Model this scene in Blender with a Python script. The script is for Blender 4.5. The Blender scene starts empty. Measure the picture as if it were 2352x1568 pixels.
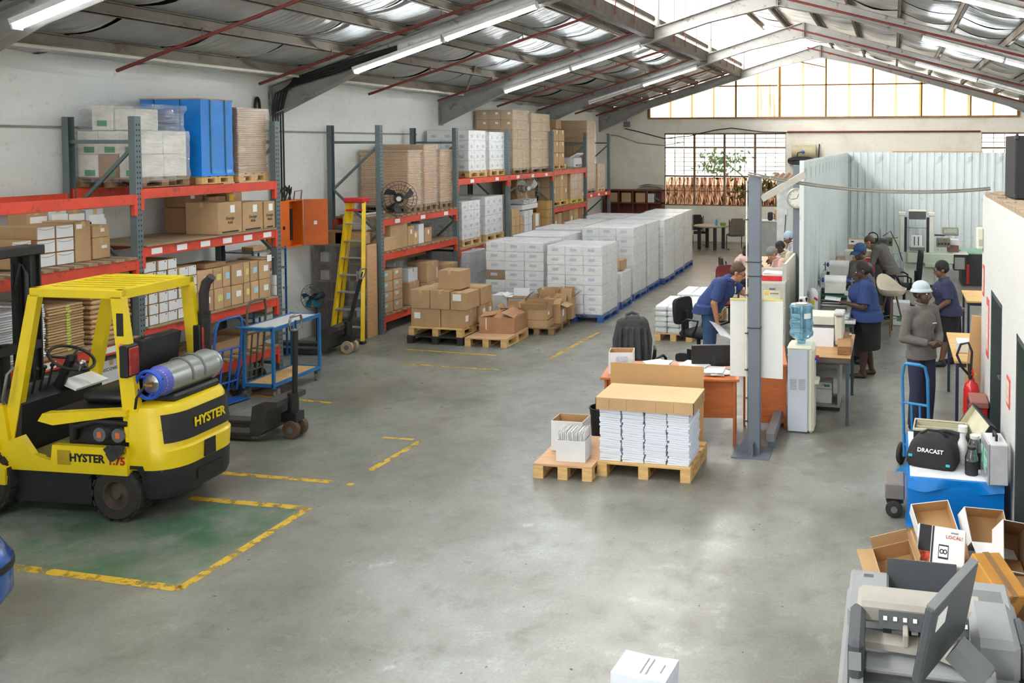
import bpy, bmesh, math, random
from mathutils import Vector as V, Matrix as MX, noise as mnoise
from math import sin, cos, pi, radians as R
S = bpy.context.scene
COL = S.collection
rnd = random.Random(7)
# ---------------------------------------------------------------- camera
F, CX, CY, CH = 2040., 1600., 411., 3.3          # focal length / principal point in photo pixels, height
YAW, PIT = math.atan2(450, F), math.atan2(81, F)
cd = bpy.data.cameras.new('camera'); cam = bpy.data.objects.new('camera', cd); COL.objects.link(cam)
cam.location = (0, 0, CH); cam.rotation_euler = (pi/2-PIT, 0, YAW)
cd.sensor_width = 36; cd.lens = 36*F/2352; cd.shift_x = -(CX-1176)/2352; cd.shift_y = -(784-CY)/2352
cd.clip_start = .05; cd.clip_end = 300
S.camera = cam
# ---------------------------------------------------------------- world, exposure
w = bpy.data.worlds.new('sky'); S.world = w; w.use_nodes = True
bg = w.node_tree.nodes['Background']; bg.inputs[0].default_value = (1, .97, .92, 1); bg.inputs[1].default_value = 2.6
S.view_settings.view_transform = 'Standard'; S.view_settings.look = 'None'; S.view_settings.gamma = 1
S.view_settings.exposure = 1.15; S.view_settings.use_curve_mapping = False
TUBE, CLER, GABLE = 44.0, 8.5, .62                 # lamp tubes, clerestory sheets, gable sheets

# ---------------------------------------------------------------- pixel -> point on a plane of the room
_fw = V((-sin(YAW)*cos(PIT), cos(YAW)*cos(PIT), -sin(PIT))); _rt = V((cos(YAW), sin(YAW), 0)); _up = _rt.cross(_fw)
_C = V((0, 0, CH))
def ray(x, y): return _fw + _rt*((x-CX)/F) - _up*((y-CY)/F)
def FL(x, y, z=0.): d = ray(x, y); return _C + d*((z-CH)/d.z)
def OX(x, y, X): d = ray(x, y); return _C + d*(X/d.x)
def OY(x, y, Y): d = ray(x, y); return _C + d*(Y/d.y)

# ---------------------------------------------------------------- mesh builder
def rot(rx=0, ry=0, rz=0):
    return MX.Rotation(rz, 4, 'Z') @ MX.Rotation(ry, 4, 'Y') @ MX.Rotation(rx, 4, 'X')
def at(x, y, z, rx=0, ry=0, rz=0): return MX.Translation((x, y, z)) @ rot(rx, ry, rz)
class MB:
    def __init__(s): s.v = []; s.f = []; s.mi = []; s.T = None; s.cm = 0
    def add(s, vs, fs):
        n = len(s.v)
        if s.T is not None: vs = [s.T @ V(p) for p in vs]
        s.v += [tuple(p) for p in vs]; s.f += [tuple(i+n for i in f) for f in fs]; s.mi += [s.cm]*len(fs)
        return s
    def box(s, x0, x1, y0, y1, z0, z1):
        return s.add([(x0,y0,z0),(x1,y0,z0),(x1,y1,z0),(x0,y1,z0),(x0,y0,z1),(x1,y0,z1),(x1,y1,z1),(x0,y1,z1)],
                     [(0,3,2,1),(4,5,6,7),(0,1,5,4),(1,2,6,5),(2,3,7,6),(3,0,4,7)])
    def bx(s, c, d, M=None):
        x, y, z = d[0]/2, d[1]/2, d[2]/2
        vs = [V(p) for p in ((-x,-y,-z),(x,-y,-z),(x,y,-z),(-x,y,-z),(-x,-y,z),(x,-y,z),(x,y,z),(-x,y,z))]
        if M is not None: vs = [M.to_3x3() @ p for p in vs]
        c = V(c)
        return s.add([p+c for p in vs], [(0,3,2,1),(4,5,6,7),(0,1,5,4),(1,2,6,5),(2,3,7,6),(3,0,4,7)])
    def cbox(s, x0, x1, y0, y1, z0, z1, b=.01):
        b = min(b, (x1-x0)*.45, (y1-y0)*.45, (z1-z0)*.45)
        X = (x0, x0+b, x1-b, x1); Y = (y0, y0+b, y1-b, y1); Z = (z0, z0+b, z1-b, z1)
        vs = []; ix = {}
        def vid(i, j, k):
            if (i, j, k) not in ix: ix[(i, j, k)] = len(vs); vs.append((X[i], Y[j], Z[k]))
            return ix[(i, j, k)]
        fs = []
        for a in (0, 3):
            q = [vid(a,1,1), vid(a,2,1), vid(a,2,2), vid(a,1,2)]; fs.append(q if a else q[::-1])
            q = [vid(1,a,1), vid(1,a,2), vid(2,a,2), vid(2,a,1)]; fs.append(q if a else q[::-1])
            q = [vid(1,1,a), vid(2,1,a), vid(2,2,a), vid(1,2,a)]; fs.append(q if a else q[::-1])
        o = {0:1, 3:2}
        for a in (0, 3):
            for c in (0, 3):
                fl = (a == 0) ^ (c == 0)
                q = [vid(a,o[c],1), vid(a,o[c],2), vid(o[a],c,2), vid(o[a],c,1)]; fs.append(q if fl else q[::-1])
                q = [vid(a,1,o[c]), vid(o[a],1,c), vid(o[a],2,c), vid(a,2,o[c])]; fs.append(q if fl else q[::-1])
                q = [vid(1,a,o[c]), vid(2,a,o[c]), vid(2,o[a],c), vid(1,o[a],c)]; fs.append(q if fl else q[::-1])
                for e in (0, 3):
                    q = [vid(a,o[c],o[e]), vid(o[a],c,o[e]), vid(o[a],o[c],e)]
                    fs.append(q if (fl ^ (e == 3)) else q[::-1])
        return s.add(vs, fs)
    def cyl(s, p0, p1, r, n=10, r1=None, cap=True):
        p0, p1 = V(p0), V(p1); r1 = r if r1 is None else r1
        d = (p1-p0); q = d.to_track_quat('Z', 'Y').to_matrix()
        vs = []; fs = []
        for i in range(n):
            a = 2*pi*i/n; e = q @ V((cos(a), sin(a), 0)); vs += [p0+e*r, p1+e*r1]
        for i in range(n):
            j = (i+1) % n; fs.append((2*i, 2*j, 2*j+1, 2*i+1))
        if cap: fs.append(tuple(range(0, 2*n, 2))[::-1]); fs.append(tuple(range(1, 2*n, 2)))
        return s.add(vs, fs)
    def tube(s, pts, r, n=8, closed=False):
        pts = [V(p) for p in pts]; m = len(pts); vs = []; fs = []; up = None
        rs = r if isinstance(r, (list, tuple)) else [r]*m
        for i, p in enumerate(pts):
            if closed: t = (pts[(i+1) % m]-pts[i-1])
            else: t = pts[min(i+1, m-1)]-pts[max(i-1, 0)]
            t = t.normalized()
            if up is None: up = V((0,0,1)) if abs(t.z) < .9 else V((1,0,0))
            a = t.cross(up); a = a.normalized() if a.length > 1e-6 else V((1,0,0)); b = a.cross(t).normalized(); up = b
            for k in range(n):
                g = 2*pi*k/n; vs.append(p+(a*cos(g)+b*sin(g))*rs[i])
        for i in range(m if closed else m-1):
            for k in range(n):
                k2 = (k+1) % n; i2 = (i+1) % m
                fs.append((i*n+k, i*n+k2, i2*n+k2, i2*n+k))
        if not closed: fs.append(tuple(range(n))[::-1]); fs.append(tuple((m-1)*n+k for k in range(n)))
        return s.add(vs, fs)
    def lathe(s, prof, n=20, c=(0,0,0), M=None, cap=True):
        vs = []; fs = []; c = V(c); m = len(prof)
        for r, z in prof:
            for k in range(n):
                a = 2*pi*k/n; p = V((r*cos(a), r*sin(a), z))
                vs.append((M.to_3x3() @ p if M is not None else p)+c)
        for i in range(m-1):
            for k in range(n):
                k2 = (k+1) % n; fs.append((i*n+k, i*n+k2, (i+1)*n+k2, (i+1)*n+k))
        if cap and prof[0][0] > 1e-5: fs.append(tuple(range(n))[::-1])
        if cap and prof[-1][0] > 1e-5: fs.append(tuple((m-1)*n+k for k in range(n)))
        return s.add(vs, fs)
    def prism(s, poly, ax, a, b):
        # poly: 2-D outline in the two axes other than ax (order x,y / x,z / y,z), extruded from a to b along ax
        def mk(p, t):
            return (t, p[0], p[1]) if ax == 'x' else (p[0], t, p[1]) if ax == 'y' else (p[0], p[1], t)
        n = len(poly); ar = sum(poly[i][0]*poly[(i+1) % n][1]-poly[(i+1) % n][0]*poly[i][1] for i in range(n))
        if (ar < 0) ^ (ax == 'y'): poly = poly[::-1]
        vs = [mk(p, a) for p in poly]+[mk(p, b) for p in poly]
        fs = [tuple(range(n))[::-1], tuple(range(n, 2*n))]+[(i, (i+1) % n, n+(i+1) % n, n+i) for i in range(n)]
        return s.add(vs, fs)
    def ball(s, c, r, n=12, m=8, M=None):
        rr = r if isinstance(r, (tuple, list)) else (r, r, r)
        c = V(c); vs = []; fs = []
        for i in range(m+1):
            t = pi*i/m
            for k in range(n):
                a = 2*pi*k/n; p = V((rr[0]*sin(t)*cos(a), rr[1]*sin(t)*sin(a), rr[2]*cos(t)))
                vs.append((M.to_3x3() @ p if M is not None else p)+c)
        for i in range(m):
            for k in range(n):
                k2 = (k+1) % n; fs.append((i*n+k, (i+1)*n+k, (i+1)*n+k2, i*n+k2))
        return s.add(vs, fs)
    def quad(s, a, b, c, d): return s.add([a, b, c, d], [(0, 1, 2, 3)])
    def sheet(s, fn, nu, nv):
        vs = [fn(i/nu, j/nv) for i in range(nu+1) for j in range(nv+1)]
        fs = [(i*(nv+1)+j, (i+1)*(nv+1)+j, (i+1)*(nv+1)+j+1, i*(nv+1)+j+1) for i in range(nu) for j in range(nv)]
        return s.add(vs, fs)
    def mesh(s, name, mats, smooth=None):
        me = bpy.data.meshes.new(name); me.from_pydata(s.v, [], s.f)
        mats = mats if isinstance(mats, (list, tuple)) else [mats]
        for m in mats: me.materials.append(m)
        if len(mats) > 1: me.polygons.foreach_set('material_index', s.mi)
        me.update()
        if smooth is not None:
            me.polygons.foreach_set('use_smooth', [True]*len(me.polygons)); me.set_sharp_from_angle(angle=R(smooth))
        return me
    def obj(s, name, mats, parent=None, smooth=None, M=None, label=None):
        return mobj(name, s.mesh(name, mats, smooth), parent, M, label)
def mobj(name, me, parent=None, M=None, label=None):
    o = bpy.data.objects.new(name, me); COL.objects.link(o)
    if parent is not None: o.parent = parent
    if M is not None: o.matrix_local = M
    if label: o['label'] = label
    return o
def tag(o, label, cat=None, group=None, kind=None):
    o['label'] = label
    if cat: o['category'] = cat
    if group: o['group'] = group
    if kind: o['kind'] = kind
    return o
def thing(name, label, cat, loc=(0,0,0), rz=0, group=None, M=None):
    o = bpy.data.objects.new(name, None); COL.objects.link(o); o.empty_display_size = .1
    if M is not None: o.matrix_local = M
    else: o.location = loc; o.rotation_euler = (0, 0, rz)
    return tag(o, label, cat, group)
def struct(name, mb, mat, parent=None, smooth=None):
    o = mb.obj(name, mat, parent, smooth)
    if parent is None: o['kind'] = 'structure'
    return o
def dup(root, loc=None, rz=None, label=None, group=None, M=None):
    r = root.copy(); COL.objects.link(r)
    if M is not None: r.matrix_local = M
    else:
        if loc is not None: r.location = loc
        if rz is not None: r.rotation_euler = (0, 0, rz)
    if label: r['label'] = label
    if group: r['group'] = group
    for ch in list(root.children):
        c = ch.copy(); COL.objects.link(c); c.parent = r
        for g in ch.children:
            d = g.copy(); COL.objects.link(d); d.parent = c
    return r
_mc = {}
def boxmesh(dx, dy, dz, mat, b=0.):
    k = (round(dx, 3), round(dy, 3), round(dz, 3), mat.name, b)
    if k not in _mc:
        m = MB()
        if b: m.cbox(-dx/2, dx/2, -dy/2, dy/2, 0, dz, b)
        else: m.box(-dx/2, dx/2, -dy/2, dy/2, 0, dz)
        _mc[k] = m.mesh('block', mat)
    return _mc[k]
def textmesh(s, size, mat, ext=.001, align='CENTER', bold=0.):
    cu = bpy.data.curves.new('t', 'FONT'); cu.body = s; cu.size = size; cu.extrude = ext; cu.align_x = align; cu.align_y = 'CENTER'
    cu.offset = bold; cu.resolution_u = 2
    o = bpy.data.objects.new('t', cu); COL.objects.link(o)
    dg = bpy.context.evaluated_depsgraph_get(); me = bpy.data.meshes.new_from_object(o.evaluated_get(dg))
    bpy.data.objects.remove(o); me.materials.clear(); me.materials.append(mat)
    return me
def text(s, size, mat, parent, M, name='lettering', **k): return mobj(name, textmesh(s, size, mat, **k), parent, M)
ORD = ['first','second','third','fourth','fifth','sixth','seventh','eighth','ninth','tenth','eleventh','twelfth']

# ---------------------------------------------------------------- materials
def lin(c):
    c = c/255.; return c/12.92 if c <= .04045 else ((c+.055)/1.055)**2.4
def rgb(c): return (lin(c[0]), lin(c[1]), lin(c[2]), 1)
def newmat(name):
    m = bpy.data.materials.new(name); m.use_nodes = True; nt = m.node_tree
    return m, nt, nt.nodes['Principled BSDF'], nt.nodes['Material Output']
def nd(nt, typ, **k):
    n = nt.nodes.new(typ)
    for a, v in k.items():
        if a in n.inputs: n.inputs[a].default_value = v
        else: setattr(n, a, v)
    return n
def ramp(nt, fac, stops):
    r = nt.nodes.new('ShaderNodeValToRGB'); nt.links.new(fac, r.inputs[0]); e = r.color_ramp.elements
    while len(e) < len(stops): e.new(.5)
    for i, (p, c) in enumerate(stops): e[i].position = p; e[i].color = c if len(c) == 4 else (*c, 1)
    return r.outputs[0]
def mixc(nt, fac, a, b, mode='MIX'):
    n = nt.nodes.new('ShaderNodeMix'); n.data_type = 'RGBA'; n.blend_type = mode
    for i, v in ((0, fac), (6, a), (7, b)):
        if hasattr(v, 'links'): nt.links.new(v, n.inputs[i])
        else: n.inputs[i].default_value = v
    return n.outputs[2]
_M = {}
def mat(name, c, rough=.6, metal=0., var=.12, vs=6., bump=0., bs=40., wear=None, wamt=.0, wsc=8., stretch=None, spec=None, coat=0., coord='Object'):
    """plain procedural material: base colour with noise variation, optional worn/dirty patches and fine bump"""
    if name in _M: return _M[name]
    m, nt, b, out = newmat(name); L = nt.links.new
    tc = nd(nt, 'ShaderNodeTexCoord'); co = tc.outputs[coord]
    if stretch:
        mp = nd(nt, 'ShaderNodeMapping'); mp.inputs['Scale'].default_value = stretch; L(co, mp.inputs[0]); co = mp.outputs[0]
    n = nd(nt, 'ShaderNodeTexNoise', Scale=vs, Detail=4.); L(co, n.inputs['Vector'])
    C = rgb(c); hi = tuple(min(1, x*(1+var)) for x in C[:3]); lo = tuple(x*(1-var) for x in C[:3])
    col = ramp(nt, n.outputs[0], [(.3, lo), (.7, hi)])
    if wear:
        n2 = nd(nt, 'ShaderNodeTexNoise', Scale=wsc, Detail=6., Roughness=.7); L(co, n2.inputs['Vector'])
        f = ramp(nt, n2.outputs[0], [(max(0, .62-wamt*.3), (0,0,0)), (max(.02, .68-wamt*.3), (1,1,1))])
        col = mixc(nt, f, col, rgb(wear))
    L(col, b.inputs['Base Color']); b.inputs['Roughness'].default_value = rough; b.inputs['Metallic'].default_value = metal
    if spec is not None: b.inputs['Specular IOR Level'].default_value = spec
    if coat: b.inputs['Coat Weight'].default_value = coat; b.inputs['Coat Roughness'].default_value = .1
    if bump:
        n3 = nd(nt, 'ShaderNodeTexNoise', Scale=bs, Detail=3.); L(co, n3.inputs['Vector'])
        bp = nd(nt, 'ShaderNodeBump', Strength=bump, Distance=.02); L(n3.outputs[0], bp.inputs['Height']); L(bp.outputs[0], b.inputs['Normal'])
    _M[name] = m; return m
def emit(name, c, s):
    if name in _M: return _M[name]
    m, nt, b, out = newmat(name); b.inputs['Emission Color'].default_value = rgb(c); b.inputs['Emission Strength'].default_value = s
    b.inputs['Base Color'].default_value = rgb(c); _M[name] = m; return m
def film(name, tint=(255,255,255), op=.16, gl=.22, rough=.16, scale=9., bump=.9, st=(1,1,4)):
    """crinkled stretch film: mostly clear, glossy wrinkles, a little milky"""
    if name in _M: return _M[name]
    m, nt, b, out = newmat(name); L = nt.links.new; nt.nodes.remove(b)
    tc = nd(nt, 'ShaderNodeTexCoord'); mp = nd(nt, 'ShaderNodeMapping'); mp.inputs['Scale'].default_value = st; L(tc.outputs['Object'], mp.inputs[0])
    n = nd(nt, 'ShaderNodeTexNoise', Scale=scale, Detail=5., Distortion=1.6); L(mp.outputs[0], n.inputs['Vector'])
    bp = nd(nt, 'ShaderNodeBump', Strength=bump, Distance=.03); L(n.outputs[0], bp.inputs['Height'])
    tr = nd(nt, 'ShaderNodeBsdfTransparent'); tr.inputs[0].default_value = rgb(tint)
    gs = nd(nt, 'ShaderNodeBsdfGlossy'); gs.inputs['Roughness'].default_value = rough; L(bp.outputs[0], gs.inputs['Normal'])
    df = nd(nt, 'ShaderNodeBsdfDiffuse'); df.inputs[0].default_value = rgb((236,238,240)); L(bp.outputs[0], df.inputs['Normal'])
    m1 = nd(nt, 'ShaderNodeMixShader'); L(tr.outputs[0], m1.inputs[1]); L(df.outputs[0], m1.inputs[2])
    L(ramp(nt, n.outputs[0], [(.35, (op*.3,)*3), (.75, (min(1, op*2.),)*3)]), m1.inputs[0])
    m2 = nd(nt, 'ShaderNodeMixShader'); L(m1.outputs[0], m2.inputs[1]); L(gs.outputs[0], m2.inputs[2])
    lw = nd(nt, 'ShaderNodeLayerWeight', Blend=.35); L(bp.outputs[0], lw.inputs['Normal'])
    mm_ = nd(nt, 'ShaderNodeMath', operation='MULTIPLY_ADD'); L(lw.outputs['Facing'], mm_.inputs[0]); mm_.inputs[1].default_value = gl*2.6; mm_.inputs[2].default_value = gl*.45; mm_.use_clamp = True
    L(mm_.outputs[0], m2.inputs[0])
    L(m2.outputs[0], out.inputs['Surface']); _M[name] = m; return m
# ================================================================ SETTING
XW, YB, XR = -9.75, 29.35, 5.15
FRY = [-9.3, -3.85, 1.6, 7.05, 12.5, 17.95, 23.4, 28.85]
def zl(x): return 4.22+.302*(x+9.75)
def zr(x): return 6.47-.302*(x+2.3)
# ---- floor
def floor_mat():
    m, nt, b, out = newmat('concrete'); L = nt.links.new
    tc = nd(nt, 'ShaderNodeTexCoord'); co = tc.outputs['Object']
    n1 = nd(nt, 'ShaderNodeTexNoise', Scale=.55, Detail=6., Roughness=.62); L(co, n1.inputs['Vector'])
    n2 = nd(nt, 'ShaderNodeTexNoise', Scale=3.2, Detail=8., Roughness=.72); L(co, n2.inputs['Vector'])
    n3 = nd(nt, 'ShaderNodeTexNoise', Scale=42., Detail=3.); L(co, n3.inputs['Vector'])
    c = ramp(nt, n1.outputs[0], [(.3, rgb((100,97,89))[:3]), (.52, rgb((130,130,122))[:3]), (.7, rgb((150,152,147))[:3])])
    c = mixc(nt, ramp(nt, n2.outputs[0], [(.34, (.42,)*3), (.48, (0,)*3)]), c, rgb((98,92,84)))
    c = mixc(nt, ramp(nt, n2.outputs[0], [(.58, (0,)*3), (.74, (.6,)*3)]), c, rgb((186,188,182)))
    c = mixc(nt, .10, c, ramp(nt, n3.outputs[0], [(.35, (.1,.1,.1)), (.65, (.8,.8,.8))]), 'OVERLAY')
    sx = nd(nt, 'ShaderNodeSeparateXYZ'); L(co, sx.inputs[0])
    def mr(src, a, bb, inv=False):
        q = nd(nt, 'ShaderNodeMapRange'); q.inputs[1].default_value = a; q.inputs[2].default_value = bb; L(src, q.inputs[0])
        if inv: q.inputs[3].default_value = 1; q.inputs[4].default_value = 0
        return q.outputs[0]
    def mul(a, bb):
        q = nd(nt, 'ShaderNodeMath', operation='MULTIPLY')
        for i, v in enumerate((a, bb)):
            if hasattr(v, 'links'): L(v, q.inputs[i])
            else: q.inputs[i].default_value = v
        return q.outputs[0]
    n4 = nd(nt, 'ShaderNodeTexNoise', Scale=1.3, Detail=8., Roughness=.7); L(co, n4.inputs['Vector'])
    worn = ramp(nt, n4.outputs[0], [(.40, (1,)*3), (.60, (.05,)*3)])
    m1 = mul(mr(sx.outputs[0], -5.25, -5.15, True), mul(mr(sx.outputs[1], 5.45, 5.55), mr(sx.outputs[1], 6.95, 7.0, True)))
    g = rgb((44,96,64))
    c = mixc(nt, mul(mul(m1, worn), .85), c, g)
    worn2 = ramp(nt, n4.outputs[0], [(.36, (1,)*3), (.5, (0,)*3)])
    m2 = mul(mr(sx.outputs[0], -4.6, -5.4), mul(mr(sx.outputs[1], 7.2, 7.4), mr(sx.outputs[1], 24, 21)))
    c = mixc(nt, mul(mul(m2, worn2), .55), c, rgb((70,104,82)))
    # brown tint toward the far end
    c = mixc(nt, mul(mr(sx.outputs[1], 13, 22), .45), c, rgb((140,120,98)))
    L(c, b.inputs['Base Color'])
    L(ramp(nt, n2.outputs[0], [(.3, (.45,)*3), (.7, (.24,)*3)]), b.inputs['Roughness'])
    bp = nd(nt, 'ShaderNodeBump', Strength=.12, Distance=.01); L(n2.outputs[0], bp.inputs['Height']); L(bp.outputs[0], b.inputs['Normal'])
    return m
floor = struct('floor', MB().box(XW-.3, XR+.3, -9.6, YB+.3, -.3, 0), floor_mat())
def paint_mat():
    m, nt, b, out = newmat('worn yellow paint'); L = nt.links.new
    tc = nd(nt, 'ShaderNodeTexCoord'); n = nd(nt, 'ShaderNodeTexNoise', Scale=7., Detail=8., Roughness=.75); L(tc.outputs['Object'], n.inputs['Vector'])
    b.inputs['Base Color'].default_value = rgb((205,165,42)); b.inputs['Roughness'].default_value = .5
    tr = nd(nt, 'ShaderNodeBsdfTransparent'); mx = nd(nt, 'ShaderNodeMixShader')
    L(ramp(nt, n.outputs[0], [(.40, (0,)*3), (.50, (1,)*3)]), mx.inputs[0]); L(tr.outputs[0], mx.inputs[1]); L(b.outputs[0], mx.inputs[2])
    L(mx.outputs[0], out.inputs['Surface']); return m
PAINT = paint_mat()
for (a, b_, wd) in [((20,1300),(420,1352),.085),((412,1352),(709,1166),.08),((436,1143),(706,1167),.085),((490,1084),(760,1106),.07),((849,1080),(968,1012),.075),
                    ((878,1004),(950,1009),.05),((925,835),(1145,849),.06),((932,802),(1140,816),.055),((1262,824),(1375,763),.07),((560,905),(760,925),.06),((798,1111),(812,1112),.06)]:
    p, q = FL(*a, .0015), FL(*b_, .0015); d = (q-p).normalized(); s = V((-d.y, d.x, 0))*wd/2
    MB().quad(p-s, q-s, q+s, p+s).obj('yellow_line', PAINT, floor)
# ---- walls
def plaster(name, c, brick=.0, dirt=(190,180,160), damp=.35, bsz=(.24,.09)):
    m, nt, b, out = newmat(name); L = nt.links.new
    tc = nd(nt, 'ShaderNodeTexCoord'); co = tc.outputs['Object']
    n1 = nd(nt, 'ShaderNodeTexNoise', Scale=1.1, Detail=7., Roughness=.65); L(co, n1.inputs['Vector'])
    n2 = nd(nt, 'ShaderNodeTexNoise', Scale=14., Detail=6.); L(co, n2.inputs['Vector'])
    C = rgb(c)
    col = mixc(nt, ramp(nt, n1.outputs[0], [(.5, (0,)*3), (.75, (damp,)*3)]), C, rgb(dirt))
    col = mixc(nt, ramp(nt, n2.outputs[0], [(.62, (0,)*3), (.72, (.25,)*3)]), col, rgb((150,145,132)))
    L(col, b.inputs['Base Color']); b.inputs['Roughness'].default_value = .75
    h = n2.outputs[0]
    if brick:
        mp = nd(nt, 'ShaderNodeMapping'); L(co, mp.inputs[0]); mp.inputs['Rotation'].default_value = (pi/2, 0, 0) if brick > 0 else (pi/2, 0, pi/2)
        if brick < 0:
            cb = nd(nt, 'ShaderNodeSeparateXYZ'); L(co, cb.inputs[0]); cc = nd(nt, 'ShaderNodeCombineXYZ'); L(cb.outputs[1], cc.inputs[0]); L(cb.outputs[2], cc.inputs[1]); v = cc.outputs[0]
        else:
            cb = nd(nt, 'ShaderNodeSeparateXYZ'); L(co, cb.inputs[0]); cc = nd(nt, 'ShaderNodeCombineXYZ'); L(cb.outputs[0], cc.inputs[0]); L(cb.outputs[2], cc.inputs[1]); v = cc.outputs[0]
        br = nd(nt, 'ShaderNodeTexBrick', Scale=1.); br.inputs['Brick Width'].default_value = bsz[0]; br.inputs['Row Height'].default_value = bsz[1]; br.inputs['Mortar Size'].default_value = .008
        br.inputs['Color1'].default_value = (1,1,1,1); br.inputs['Color2'].default_value = (.9,.9,.9,1); br.inputs['Mortar'].default_value = (0,0,0,1); L(v, br.inputs[0])
        h = mixc(nt, .35, br.outputs[0], n2.outputs[0])
    bp = nd(nt, 'ShaderNodeBump', Strength=.35, Distance=.012); L(h, bp.inputs['Height']); L(bp.outputs[0], b.inputs['Normal'])
    return m
WL = plaster('white limewash left', (226,228,224), -1., (196,194,186), .45)
WB = plaster('white limewash back', (226,222,210), 1., (170,150,115), .4)
wl = struct('wall_left', MB().box(XW-.25, XW, -9.6, YB+.25, 0, 4.50), WL)
# back wall with openings for two windows and the gable glazing
X1a, X1b, Z1a, Z1b = -7.61, -3.45, 1.2, 3.66
X2a, X2b = 2.74, 4.9
ZS = 4.18
GX0, GX1 = -8.15, 3.84
m = MB(); y0, y1 = YB, YB+.25
m.box(XW, XR, y0, y1, 0, Z1a)
for a, b_ in ((XW, X1a), (X1b, X2a), (X2b, XR)): m.box(a, b_, y0, y1, Z1a, Z1b)
m.box(XW, XR, y0, y1, Z1b, ZS)
m.prism([(XW, ZS), (GX0, ZS), (GX0, zl(GX0)+.2), (XW, zl(XW)+.2)], 'y', y0, y1)
m.prism([(GX1, ZS), (XR, ZS), (XR, zr(XR)+.2), (GX1, zr(GX1)+.2)], 'y', y0, y1)
wb = struct('wall_back', m, WB)
struct('wall_right', MB().box(XR, XR+.25, -9.6, YB+.25, 0, 4.50), WL)
# front wall behind the viewpoint with the open loading door daylight comes in by
m = MB(); m.box(XW, -8.6, -9.85, -9.6, 0, 4.3); m.box(-.5, XR, -9.85, -9.6, 0, 4.3); m.box(-8.6, -.5, -9.85, -9.6, 3.9, 4.3)
m.prism([(XW, 4.3), (XR, 4.3), (-2.3, 6.6)], 'y', -9.85, -9.6); struct('wall_front', m, WL)
struct('ground_outside', MB().box(-30, 30, -40, -9.85, -.3, -.02).box(-30, 30, YB+.25, 70, -.3, -.02), mat('yard ground', (150,140,125), .9, vs=.5))
# ---- back windows
FRAME = mat('rusty window frame', (108,92,74), .7, var=.2, wear=(140,104,70), wamt=.4)
def pane_clear():
    m, nt, b, out = newmat('dusty clear pane'); L = nt.links.new; nt.nodes.remove(b)
    tr = nd(nt, 'ShaderNodeBsdfTransparent'); tr.inputs[0].default_value = (.96,.95,.92,1); gs = nd(nt, 'ShaderNodeBsdfGlossy'); gs.inputs['Roughness'].default_value = .08
    mx = nd(nt, 'ShaderNodeMixShader'); mx.inputs[0].default_value = .06; L(tr.outputs[0], mx.inputs[1]); L(gs.outputs[0], mx.inputs[2]); L(mx.outputs[0], out.inputs[0]); return m
def pane_smear():
    m, nt, b, out = newmat('smeared pane'); L = nt.links.new; nt.nodes.remove(b)
    tc = nd(nt, 'ShaderNodeTexCoord'); mp = nd(nt, 'ShaderNodeMapping'); mp.inputs['Scale'].default_value = (7,1,1.3); L(tc.outputs['Object'], mp.inputs[0])
    oi = nd(nt, 'ShaderNodeObjectInfo'); ad = nd(nt, 'ShaderNodeVectorMath', operation='ADD'); L(mp.outputs[0], ad.inputs[0]); L(oi.outputs['Location'], ad.inputs[1])
    n = nd(nt, 'ShaderNodeTexNoise', Scale=2.2, Detail=5., Distortion=1.2); L(ad.outputs[0], n.inputs['Vector'])
    tr = nd(nt, 'ShaderNodeBsdfTransparent'); L(ramp(nt, n.outputs[0], [(.34, (.10,.06,.04)), (.46, (.36,.25,.19)), (.6, (.7,.58,.5))]), tr.inputs[0])
    df = nd(nt, 'ShaderNodeBsdfDiffuse'); df.inputs[0].default_value = rgb((120,95,75)); mx = nd(nt, 'ShaderNodeMixShader'); mx.inputs[0].default_value = .15
    L(tr.outputs[0], mx.inputs[1]); L(df.outputs[0], mx.inputs[2]); L(mx.outputs[0], out.inputs[0]); return m
PC, PS = pane_clear(), pane_smear()
def steel_window(name, xa, xb, ncol, lab):
    root = bpy.data.objects.new(name, None); COL.objects.link(root); root['kind'] = 'structure'; root['label'] = lab
    root.location = (xa, YB+.10, 0); W = xb-xa; cw = W/ncol
    for i in range(ncol+1): mobj('mullion', boxmesh(.07 if 0 < i < ncol else .05, .09, Z1b-Z1a, FRAME), root, at(i*cw, 0, Z1a))
    rows = []
    zt = Z1b-.03
    def seg(z0, z1, k): return [(z0+(z1-z0)*j/k, z0+(z1-z0)*(j+1)/k) for j in range(k)]
    secs = [(3.21, Z1b-.05, 3, PC), (2.24, 3.13, 6, PC), (1.22, 2.17, 2, PS)]
    for z in (Z1b-.025, 3.17, 2.2, Z1a+.01): mobj('transom', boxmesh(W, .08, .06, FRAME), root, at(W/2, 0, z-.03))
    for (z0, z1, k, pm) in secs:
        for (a, b_) in seg(z0, z1, k):
            for c in range(ncol):
                for j in range(3):
                    x0 = c*cw+.035; pw = (cw-.07)/3
                    mobj('pane', boxmesh(pw-.014, .006, b_-a-.014, pm), root, at(x0+pw*(j+.5), 0, a+.007))
        for j in range(1, k): mobj('glazing_bar', boxmesh(W, .025, .022, FRAME), root, at(W/2, 0, z0+(z1-z0)*j/k-.007))
        for c in range(ncol):
            for j in (1, 2): mobj('glazing_bar', boxmesh(.022, .025, z1-z0, FRAME), root, at(c*cw+.035+(cw-.07)/3*j, 0, z0))
    return root
win1 = steel_window('window_1', X1a, X1b, 4, 'steel-framed window of small panes, brown-smeared lower panes, in back wall')
win2 = steel_window('window_2', X2a, X2b, 2, 'small-paned steel window at right end of back wall')
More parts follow.
